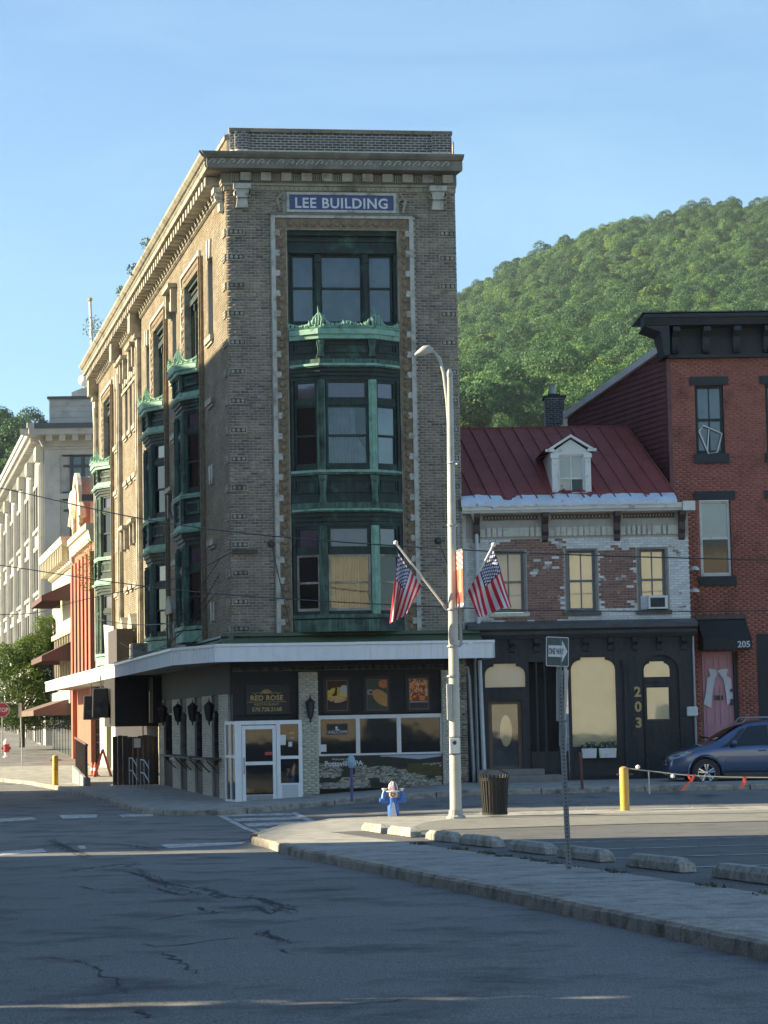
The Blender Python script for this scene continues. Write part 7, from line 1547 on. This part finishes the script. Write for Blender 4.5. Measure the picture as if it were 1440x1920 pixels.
for x, dx in ((.52, .1), (1.68, 0), (2.4, .05)):
    q = MB(); q.tube([(x-.04+dx*0, .015, .36), (x-.02, .004, .6), (x, .022, .95)], .005, 4); q.build('door_seam', 'car_black', car, f)
for x in (1.45, 2.28): q = MB(); q.tube([(x-.1, .015, .87), (x-.07, -.02, .88), (x+.07, -.02, .885), (x+.1, .015, .88)], .016, 6); q.build('door_handle', 'car_blue', car, f, smooth=True)
for y in (.36, 1.42): q = MB(); q.tube([(1.05, y, 1.6), (1.15, y, 1.71), (2.9, y, 1.73), (3.0, y, 1.66)], .02, 6); q.build('roof_rail', 'galv', car, f)
# ---------------------------------------------------------------- far left: stop sign, hydrant, poles, cones, ladder
def post_at(u, v, up=KERB): return gp(u, v, up)
p = post_at(20, 1412); f = Fr((p.x-.3, p.y), (1, 0), p.z); px_ = p.y; zz = lambda v: P(8, v, px_).z-p.z; hx = P(4, 1330, px_).x-f.O.x; t = T('stop_sign', 'red octagonal STOP sign cut by the left edge of the picture', 'sign', f)
R = .38; oc = [(hx+R*math.cos(rad(22.5+45*k)), zz(1331)+R*math.sin(rad(22.5+45*k))) for k in range(8)]; q = MB(); q.prism(oc, 0, .01); b_ = q.build('plate', 'letter_white', t, f); q = MB(); mat('stop_red', (.4, .02, .025), rough=.4); q.prism([(hx+(x-hx)*.93, zz(1331)+(z-zz(1331))*.93) for x, z in oc], .01, .014); q.build('face', 'stop_red', b_, f); text('lettering', 'STOP', 'letter_white', b_, f, hx, zz(1331)-.1, .29, o=.017, ext=.002, xs=.85, off=.006)
q = MB(); q.tube([(hx, .02, -.0), (hx, .02, zz(1331)+R)], .03, 6); q.build('post', 'galv', t, f)
p = post_at(12, 1420); f = at(p); t = T('red_hydrant', 'red and white fire hydrant on the sunlit far left pavement', 'hydrant', f); q = MB(); q.lathe([(.16, 0), (.16, .05), (.1, .06), (.1, .25)], n=14); q.build('base', 'hyd_white', t, f); q = MB(); q.lathe([(.14, .25), (.15, .3), (.14, .55), (.16, .56), (.16, .6)], n=14); q.build('barrel', 'stop_red', t, f)
q = MB(); q.lathe([(.15, .6), (.14, .72), (.07, .8), (.03, .83), (.03, .88), (0, .88)], n=14); q.build('bonnet', 'hyd_white', t, f, smooth=True)
for sg in (-1, 1): q = MB(); q.lathe([(.07, .12), (.075, .2), (0, .21)], (0, 0, .42), 10, 'x') if sg > 0 else q.lathe([(.07, -.12), (.075, -.2), (0, -.21)], (0, 0, .42), 10, 'x'); q.build('outlet', 'stop_red', t, f)
p = post_at(42, 1436); f = at(p); t = T('sign_post', 'thin grey post with sign seen edge-on in front of the tree', 'sign', f); zz2 = lambda v: P(42, v, p.y).z-p.z; q = MB(); q.tube([(0, 0, 0), (-.08, 0, zz2(1318))], .03, 6); q.build('post', 'galv', t, f); q = MB(); q.box(-.12, -.06, -.25, .25, zz2(1345), zz2(1318)); q.build('plate', 'sign_back', t, f)
p = post_at(53, 1368); f = at(p); t = T('parking_meter', 'dark parking meter beyond the far left pavement', 'parking meter', f); q = MB(); q.tube([(0, 0, 0), (0, 0, 1.1)], .04, 6); q.build('post', 'black_iron', t, f); q = MB(); q.lathe([(0, 1.05), (.1, 1.1), (.12, 1.25), (.08, 1.4), (0, 1.43)], n=10); q.build('head', 'black_iron', t, f)
mat('cone_orange', (.6, .10, .04), rough=.6)
for k, (u, v, lb) in enumerate(((173, 1455, 'orange traffic cone by the brown wall, left of two'), (179, 1455, 'orange traffic cone by the brown wall, right of two'))):
    p = post_at(u, v); f = at(p); t = T('traffic_cone', lb, 'traffic cone', f, 'traffic cones by the wall'); q = MB(); q.box(-.14, .14, -.14, .14, 0, .03); q.lathe([(.11, .03), (.03, .5), (0, .5)], n=12); q.build('cone', 'cone_orange', t, f); q = MB(); q.lathe([(.085, .2), (.06, .32)], n=12); q.build('band', 'hyd_white', t, f)
p = post_at(193, 1456); f = at(p); t = T('sandwich_board', 'orange folding board leaning open beside the canopy posts', 'sandwich board', f)
for sg in (-1, 1): q = MB(); q.add([(sg*.3-.02, -.25, 0), (sg*.3+.02, -.25, 0), (sg*.3+.02, .25, 0), (sg*.3-.02, .25, 0), (-.02, -.2, 1.0), (.02, -.2, 1.0), (.02, .2, 1.0), (-.02, .2, 1.0)], [(0, 1, 5, 4), (1, 2, 6, 5), (2, 3, 7, 6), (3, 0, 4, 7), (4, 5, 6, 7)]); q.build('board', 'cone_orange', t, f)
# ramp wall with iron railing in front of the orange building
p = gp(164, 1474, KERB); f = Fr((p.x, p.y), (.2194, -.9756), p.z); t = T('ramp_wall', 'low ramp wall with dark railing in front of the orange building', 'ramp', f); q = MB(); q.add([(-4.6, -.1, -.2), (0, -.1, -.2), (0, -.1, .25), (-4.6, -.1, .6), (-4.6, .1, -.2), (0, .1, -.2), (0, .1, .25), (-4.6, .1, .6)], [(0, 1, 2, 3), (7, 6, 5, 4), (1, 5, 6, 2), (3, 2, 6, 7)]); q.build('wall', 'concrete', t, f); [MB().box(-.1-k*.3, -.06-k*.3, -.02, .02, .2, 1.3+.07*k/5).build('baluster', 'wood_dark', t, f) for k in range(15)]; q = MB(); q.tube([(-4.6, 0, 1.55), (0, 0, 1.33)], .04, 6); q.build('handrail', 'rust_red', t, f)
# overhead wires
wires = [((-200, 880, 70), (0, 915, 68), (340, 985, 57), (850, 1030, 52), (1440, 1050, 55), (1700, 1050, 55), .016, 'black cable crossing the picture above the second storey'), ((-200, 1035, 70), (0, 1060, 68), (350, 1108, 58), (870, 1140, 52), (1300, 1146, 56), (1700, 1140, 58), .014, 'black cable crossing lower, in front of the first storey windows'), ((-60, 1152, 72), (60, 1150, 70), (150, 1126, 64), (330, 1085, 60.5), (437, 1034, 59.6), (440, 1033, 59.6), .012, 'thin cable rising from the left to the corner of the brown building')]
for a in wires:
    ps = [P(*x) for x in a[:-2]]; base = ps[0]; f = at(base); q = MB(); D = []
    for i in range(len(ps)-1):
        for k in range(8):
            t_ = k/8; p0, p1, p2, p3 = ps[max(0, i-1)], ps[i], ps[i+1], ps[min(len(ps)-1, i+2)]
            D.append(.5*((2*p1)+(p2-p0)*t_+(2*p0-5*p1+4*p2-p3)*t_*t_+(3*p1-p0-3*p2+p3)*t_**3)-base)
    D.append(ps[-1]-base); q.tube([tuple(d) for d in D], a[-2], 5); tag(q.build('overhead_cable', 'black_iron', None, f), a[-1], 'cable', 'overhead cables')
# cables fanning from the wall bracket down to the canopy
q = MB(); b0 = SS.w(-1.2, .1, SS.z_(425, 1045)); f = at(b0)
t = T('service_cables', 'bundle of sagging black service cables on the side wall above the canopy', 'cable', f)
for k, (e, dz) in enumerate((((210, 1245, 71), .5), ((240, 1235, 70), .7), ((270, 1225, 68), .4), ((225, 1205, 72), .9), ((300, 1215, 66), .5), ((180, 1160, 76), .3), ((340, 1205, 64), .3))):
    E = P(*e); q = MB(); s0 = b0+Vector((0, .6*k, -.25*k)); q.tube([tuple(s0.lerp(E, j/8)-b0-Vector((0, 0, 4*dz*(j/8)*(1-j/8)))) for j in range(9)], .013, 4); q.build('cable', 'black_iron', t, f)
for (fr, u, v, u2, v2, lb) in ((FF, 508, 1020, 541, 1178, 'round iron wall anchor with stay rod left of the bay window'), (FF, 821, 1014, 843, 1085, 'round iron wall anchor with stay rod right of the bay window')):
    s_, z_ = fr.sz(u, v); s2, z2 = fr.sz(u2, v2); f = at(fr.w(s_, .02, z_), fr.ex.xy); t = T('wall_anchor', lb, 'anchor', f, 'iron wall anchors'); q = MB(); q.lathe([(0, .08), (.06, .07), (.09, .03), (.09, 0)], n=12, axis='y'); q.build('boss', 'black_iron', t, f); q = MB(); q.tube([(0, -.06, 0), (s2-s_, -.5, z2-z_)], .014, 5); q.build('stay_rod', 'black_iron', t, f)
s_, z_ = FF.sz(458, 1035); q = MB(); q.box(0, .7, .05, .12, 0, .11); tag(q.build('iron_bar', 'black_iron', None, at(FF.w(FF.s_(433, 1035), .04, z_-.05), FF.ex.xy)), 'dark iron bar fixed across the corner quoin', 'bar')
# ================================================================ HILLS, TREES, AND THE STREET OUT OF FRAME
def leafmat(name, c, c2, sc_=.11):
    m, t, b = nt(name); p = posnode(t); g = ramp(t, noi(t, p, sc_, 2, .5), .38, .62); o = mixc(t, g, c, c2); o = mixc(t, ramp(t, noi(t, p, 1.3, 3), .35, .65), o, tuple(x*.62 for x in c)); t.links.new(o, b.inputs['Base Color']); b.inputs['Roughness'].default_value = .6; b.inputs['Specular IOR Level'].default_value = .25
    tr = nd(t, 'ShaderNodeBsdfTranslucent'); t.links.new(o, tr.inputs['Color']); ms = nd(t, 'ShaderNodeMixShader'); ms.inputs[0].default_value = .28; out = t.nodes['Material Output']; t.links.new(b.outputs[0], ms.inputs[1]); t.links.new(tr.outputs[0], ms.inputs[2]); t.links.new(ms.outputs[0], out.inputs['Surface']); MATS[name] = m
leafmat('hill_leaf', (.10, .20, .06), (.17, .29, .08), .085); leafmat('hill_leaf_dark', (.06, .14, .055), (.11, .21, .075), .085); leafmat('hill_leaf_light', (.14, .24, .05), (.21, .31, .07), .085); leafmat('tree_leaf', (.10, .17, .03), (.17, .24, .05), .6); mat('bark', (.08, .065, .05), rough=.9); mat('forest_floor', (.02, .03, .012), rough=1)
def crown(seed, n, s, lobes, ry=1.0, rz=.9):
    r = np.random.RandomState(seed); L = []
    for k in range(lobes):
        a = r.uniform(0, 6.28); e = r.uniform(-.25, 1.0); rr = r.uniform(.35, .62); L.append((math.cos(a)*rr*math.cos(e*1.2), math.sin(a)*rr*math.cos(e*1.2)*ry, .15+e*.55*rz, r.uniform(.26, .48)))
    L = np.array(L); k = r.randint(0, lobes, n); d = r.normal(size=(n, 3)); d[:, 2] += .25; d /= np.linalg.norm(d, axis=1)[:, None]; rad_ = L[k, 3]*(r.uniform(.72, 1.06, n)); c = L[k, :3]+d*rad_[:, None]
    # drop leaves buried inside other lobes
    keep = np.ones(n, bool)
    for j in range(lobes): keep &= ~((np.linalg.norm(c-L[j, :3], axis=1) < L[j, 3]*.7))
    c = c[keep]; d = d[keep]; n = len(c); nn = d+r.normal(size=(n, 3))*.55; nn /= np.linalg.norm(nn, axis=1)[:, None]; a = np.cross(nn, r.normal(size=(n, 3))); a /= np.linalg.norm(a, axis=1)[:, None]; b = np.cross(nn, a); ss = s*r.uniform(.6, 1.4, n)[:, None]
    V = np.stack([c-a*ss, c-b*ss*.6, c+a*ss, c+b*ss*.6], 1).reshape(-1, 3); return V, n
def mesh_quads(name, V, m):
    n = len(V)//4; me = bpy.data.meshes.new(name); me.vertices.add(len(V)); me.vertices.foreach_set('co', V.astype(np.float32).ravel()); me.loops.add(len(V)); me.loops.foreach_set('vertex_index', np.arange(len(V))); me.polygons.add(n); me.polygons.foreach_set('loop_start', np.arange(0, len(V), 4)); me.update(calc_edges=True); me.materials.append(MATS[m]); return me
pc = bpy.data.collections.new('crown kinds')
for k in range(5):
    V, n = crown(k+1, 9500, .034, [8, 14, 7, 16, 10][k], 1, [.8, 1.2, .7, 1.0, 1.6][k]); o = bpy.data.objects.new('crown_kind', mesh_quads('crown_kind', V, ['hill_leaf', 'hill_leaf_dark', 'hill_leaf_light', 'hill_leaf', 'hill_leaf_dark'][k])); pc.objects.link(o)
def hill(name, sil, v0, Y0, Y1, nT, dens, seed, size=4.6):
    us = [s[0] for s in sil]; vs_ = [s[1] for s in sil]; r = random.Random(seed)
    def pt(u, t):
        v1 = float(np.interp(u, us, vs_))
        if t <= 1: v = v0+(v1+40-v0)*t; Y = Y0+(Y1-Y0)*t**1.25; p = P(u, v, Y)
        else: p = P(u, v1+40, Y1); p = Vector((p.x*(1+(t-1)*.4), p.y*(1+(t-1)*.4), p.z-(t-1)*90))
        return p
    nU, nV = 40, 26; V = []; 
    for j in range(nV+1):
        for i in range(nU+1):
            t = j/nV*1.5; u = us[0]+(us[-1]-us[0])*i/nU; p = pt(u, t); p.z += 2.5*noise.noise(p*.012) if t <= 1 else 0; V.append(p)
    me = bpy.data.meshes.new(name); me.from_pydata([tuple(p) for p in V], [], [(j*(nU+1)+i, j*(nU+1)+i+1, (j+1)*(nU+1)+i+1, (j+1)*(nU+1)+i) for j in range(nV) for i in range(nU)]); me.materials.append(MATS['forest_floor']); o = link(name, me); o['kind'] = 'structure'
    T_ = []; ctr = 0
    for k in range(nT*4):
        u = r.uniform(us[0], us[-1]); t = 1.06*math.sqrt(r.random()) if True else 0; p = pt(u, min(t, 1.04))
        T_.append((p, size*r.choice((.75, .9, 1, 1.1, 1.3))*r.uniform(.85, 1.15)*(1.1-.15*t)))
        if len(T_) >= nT: break
    # relax: reject trees too close
    grid = {}; out = []
    for p, s in T_:
        key = (int(p.x/6), int(p.y/6)); ok = True
        for dx in (-1, 0, 1):
            for dy in (-1, 0, 1):
                for q_ in grid.get((key[0]+dx, key[1]+dy), ()):
                    if (q_-p).xy.length < size*.72: ok = False
        if ok: grid.setdefault(key, []).append(p); out.append((p, s))
    return out
def forest(name, trees, seed):
    me = bpy.data.meshes.new(name); me.from_pydata([tuple(p+Vector((0, 0, s*.5))) for p, s in trees], [], []); r = random.Random(seed)
    a = me.attributes.new('tscale', 'FLOAT', 'POINT'); a.data.foreach_set('value', [s for p, s in trees]); a = me.attributes.new('trot', 'FLOAT_VECTOR', 'POINT'); a.data.foreach_set('vector', [x for _ in trees for x in (r.uniform(-.12, .12), r.uniform(-.12, .12), r.uniform(0, 6.28))]); a = me.attributes.new('tkind', 'INT', 'POINT'); a.data.foreach_set('value', [r.randrange(5) for _ in trees])
    o = link(name, me); o['kind'] = 'stuff'; ng = bpy.data.node_groups.new('forest', 'GeometryNodeTree'); ng.interface.new_socket('Geometry', in_out='INPUT', socket_type='NodeSocketGeometry'); ng.interface.new_socket('Geometry', in_out='OUTPUT', socket_type='NodeSocketGeometry')
    N = ng.nodes; gi, go = N.new('NodeGroupInput'), N.new('NodeGroupOutput'); ci = N.new('GeometryNodeCollectionInfo'); ci.inputs[0].default_value = pc; ci.inputs['Separate Children'].default_value = True; ci.inputs['Reset Children'].default_value = True
    ip = N.new('GeometryNodeInstanceOnPoints'); ip.inputs['Pick Instance'].default_value = True
    def na(nm, ty): n = N.new('GeometryNodeInputNamedAttribute'); n.data_type = ty; n.inputs[0].default_value = nm; return n.outputs[0]
    ng.links.new(gi.outputs[0], ip.inputs['Points']); ng.links.new(ci.outputs[0], ip.inputs['Instance']); ng.links.new(na('tkind', 'INT'), ip.inputs['Instance Index']); ng.links.new(na('trot', 'FLOAT_VECTOR'), ip.inputs['Rotation']); ng.links.new(na('tscale', 'FLOAT'), ip.inputs['Scale']); ng.links.new(ip.outputs[0], go.inputs[0])
    o.modifiers.new('forest', 'NODES').node_group = ng
SIL = [(640, 735), (760, 625), (860, 552), (900, 524), (960, 492), (1000, 475), (1060, 445), (1100, 427), (1150, 408), (1200, 402), (1280, 384), (1360, 372), (1440, 366), (1560, 364), (1750, 376)]
tr = hill('hill', SIL, 850, 330, 900, 12000, 1, 4, 4.7); forest('hill_forest', tr, 1)
SIL2 = [(-320, 690), (-100, 760), (0, 800), (30, 806), (60, 835), (200, 900), (330, 1010)]
tr2 = hill('hill', SIL2, 1180, 240, 420, 900, 1, 9, 5.0); forest('hill_forest', tr2, 2)
# street tree on the far left
tp_ = Vector(((36-720)/4270*119, 119, G(-19, 119)+KERB)); f = at(tp_); t = T('street_tree', 'leafy green street tree in front of the pale stone building', 'tree', f); zc = lambda v: P(30, v, tp_.y).z-tp_.z
H = zc(1112); q = MB(); q.tube([(0, 0, 0), (.05, 0, 1.2), (-.02, 0, 2.6)], [.16, .12, .09], 8)
r_ = random.Random(5)
for k in range(9): a = r_.uniform(0, 6.28); z0 = r_.uniform(1.3, 2.6); q.tube([(0, 0, z0), (math.cos(a)*.7, math.sin(a)*.7, z0+1.0), (math.cos(a)*1.1, math.sin(a)*1.1, z0+2.2)], [.06, .04, .015], 5)
q.build('trunk', 'bark', t, f)
parts = []
for k, (cx, cz, R, hh) in enumerate(((.1, H*.34, 2.4, .7), (-1.0, H*.16, 1.9, .5), (.9, H*.14, 1.7, .6), (1.0, H*.30, 1.7, .75), (.7, H*.55, 1.6, .8), (-.3, H*.48, 1.9, .7), (1.3, H*.70, .9, 1.1), (1.1, H*.5, 1.4, .8))):
    V, n = crown(20+k, 9000, .032, 12); parts.append(V*np.array([R, R, R*hh*1.3])+np.array([cx, 0, cz]))
o = link('crown', mesh_quads('crown', np.vstack(parts), 'tree_leaf'), t, f)
# plants growing out of the gutter and the far wall
for (fr, x, o_, z, r, n, lb) in ((SS, -36.2, .35, SS.z_(186, 1050, .3), .75, 500, 'climbing plant hanging from the wall by the far bay window'), (SS, -29.5, .75, ZC+.45, .5, 160, 'small sapling growing on the long cornice, largest tuft'), (SS, -12, .7, ZC+.12, .22, 90, 'tuft of weeds on the cornice above the second side bay'), (SS, -16, .7, ZC+.12, .24, 90, 'tuft of weeds on the cornice, second from the front'), (SS, -20, .7, ZC+.12, .22, 80, 'tuft of weeds on the cornice, third from the front')):
    f = at(fr.w(x, o_, z), fr.ex.xy); t = T('wall_plant', lb, 'plant', f); q = MB(); leaves(q, (0, 0, 0), r, n, .05, r_, 1.6 if r > .7 else 1); q.build('leaves', 'tree_leaf', t, f); q = MB(); q.tube([(0, .1, -r), (0, 0, 0), (.05, 0, r*.8)], .012, 4); q.build('stem', 'bark', t, f)
# ---------------------------------------------------------------- buildings outside the picture: they shade the street and are seen in the windows
mat('tan_stucco', (.62, .57, .45), (.66, .61, .49), 1, rough=.85); mat('plain_brick', (.2, .1, .07), (.25, .13, .09), 1, rough=.9); mat('stone_trim', (.4, .38, .33), rough=.8)
def block(name, lb, pl, H, m, par=None, cat='building', win=True):
    """pl: plan corners; walls with window rows, sills and a cornice"""
    c = Vector((sum(p[0] for p in pl)/len(pl), sum(p[1] for p in pl)/len(pl), 0)); f = Fr((c.x, c.y), (1, 0), 0); t = T(name, lb, cat, f); q = MB(); q.plan([(p[0]-c.x, p[1]-c.y) for p in pl], -.3, H-.5); q.build('wall', m, t, f); q = MB(); q.plan([((p[0]-c.x), (p[1]-c.y)) for p in pl], H-.499, H); q.build('parapet', 'stone_trim', t, f)
    for i in range(len(pl)):
        a, b = Vector(pl[i]), Vector(pl[(i+1) % len(pl)]); L = (b-a).length
        if L < 5 or not win: continue
        d = (b-a)/L; fr = Fr((a.x, a.y), (d.x, d.y), 0); n = int(L/3.2); q = MB(); qs = MB()
        for j in range(int((H-2)/3.5)):
            for k in range(n): x = (k+.5)*L/n; z = 1.2+j*3.5; q.box(x-.55, x+.55, .0, .04, z, z+1.9); qs.box(x-.7, x+.7, 0, .12, z-.15, z-.01)
        q.build('window', 'glass_dark', t, fr); qs.build('sill', 'stone_trim', t, fr)
    return t
def wS(s, o): p = SS.w(s, o, 0); return (p.x, p.y)
block('brick_block', 'brick building across the side street, outside the left edge', [wS(1.2, 15), wS(1.2, 27), wS(-19.3, 27), wS(-19.3, 15)], 18.7, 'plain_brick')
nl = lambda y, o: (2.6-(y-16)*.219-o, y)
block('corner_block', 'brick building left of the near street, outside the picture', [nl(14.68, 14), nl(36.0, 14), nl(36.0, 26), nl(14.68, 26)], 15.5, 'plain_brick')
block('low_block', 'low brick building left of the camera, outside the picture', [nl(-30, 14), nl(14.12, 14), nl(14.12, 26), nl(-30, 26)], 13.5, 'plain_brick')
block('end_block', 'large building closing the cross street far to the left, outside the picture', [(-60, 38.5), (-60, 56.9), (-75, 56.9), (-75, 38.5)], 24.6, 'plain_brick')  # invented block, out of view, added to shade the left part of the road
block('roof_tower', 'stair tower on the large building far left, outside the picture', [(-61, 51.2), (-61, 53.2), (-66, 53.2), (-66, 51.2)], 26.6, 'plain_brick')  # added top that stretches the cast shade farther across the road
block('tan_block', 'sunlit tan building behind the camera, outside the picture', [(2, -46), (48, -14), (52, -20), (6, -52)][::-1], 13.5, 'tan_stucco', win=False)

# two unseen trees, added outside the left edge to break up the light in the gap between the blocks
for k, (x, y, s_, lb) in enumerate(((-24.5, 15.0, 2.6, 'tree standing in the gap between the two brick blocks, outside the picture'), (-9.8, 14.7, 1.8, 'small kerbside tree left of the near street, outside the picture'))):
    f = Fr((x, y), (1, 0), G(x, y)); t = T('tree', lb, 'tree', f); q = MB(); q.tube([(0, 0, 0), (.1, 0, 3), (0, 0, 6)], [.18, .12, .05], 7); q.build('trunk', 'bark', t, f)
    V, n = crown(40+k, 1100, .07, 10); link('crown', mesh_quads('crown', V*np.array([s_, s_*1.2, s_*1.3])+np.array([0, 0, 3.6]), 'tree_leaf'), t, f)
# ================================================================ AIR
mz = bpy.data.materials.new('haze'); mz.use_nodes = True; t = mz.node_tree; t.nodes.remove(t.nodes['Principled BSDF']); pv = t.nodes.new('ShaderNodeVolumePrincipled'); pv.inputs['Color'].default_value = (.80, .90, 1, 1); pv.inputs['Density'].default_value = .00010; pv.inputs['Anisotropy'].default_value = .2
t.links.new(pv.outputs[0], t.nodes['Material Output'].inputs['Volume'])
q = MB(); q.plan([(-1000, -420), (1000, -420), (1000, 1600), (-1000, 1600)], -6, 330); o = q.build('haze', mz, kind='stuff')
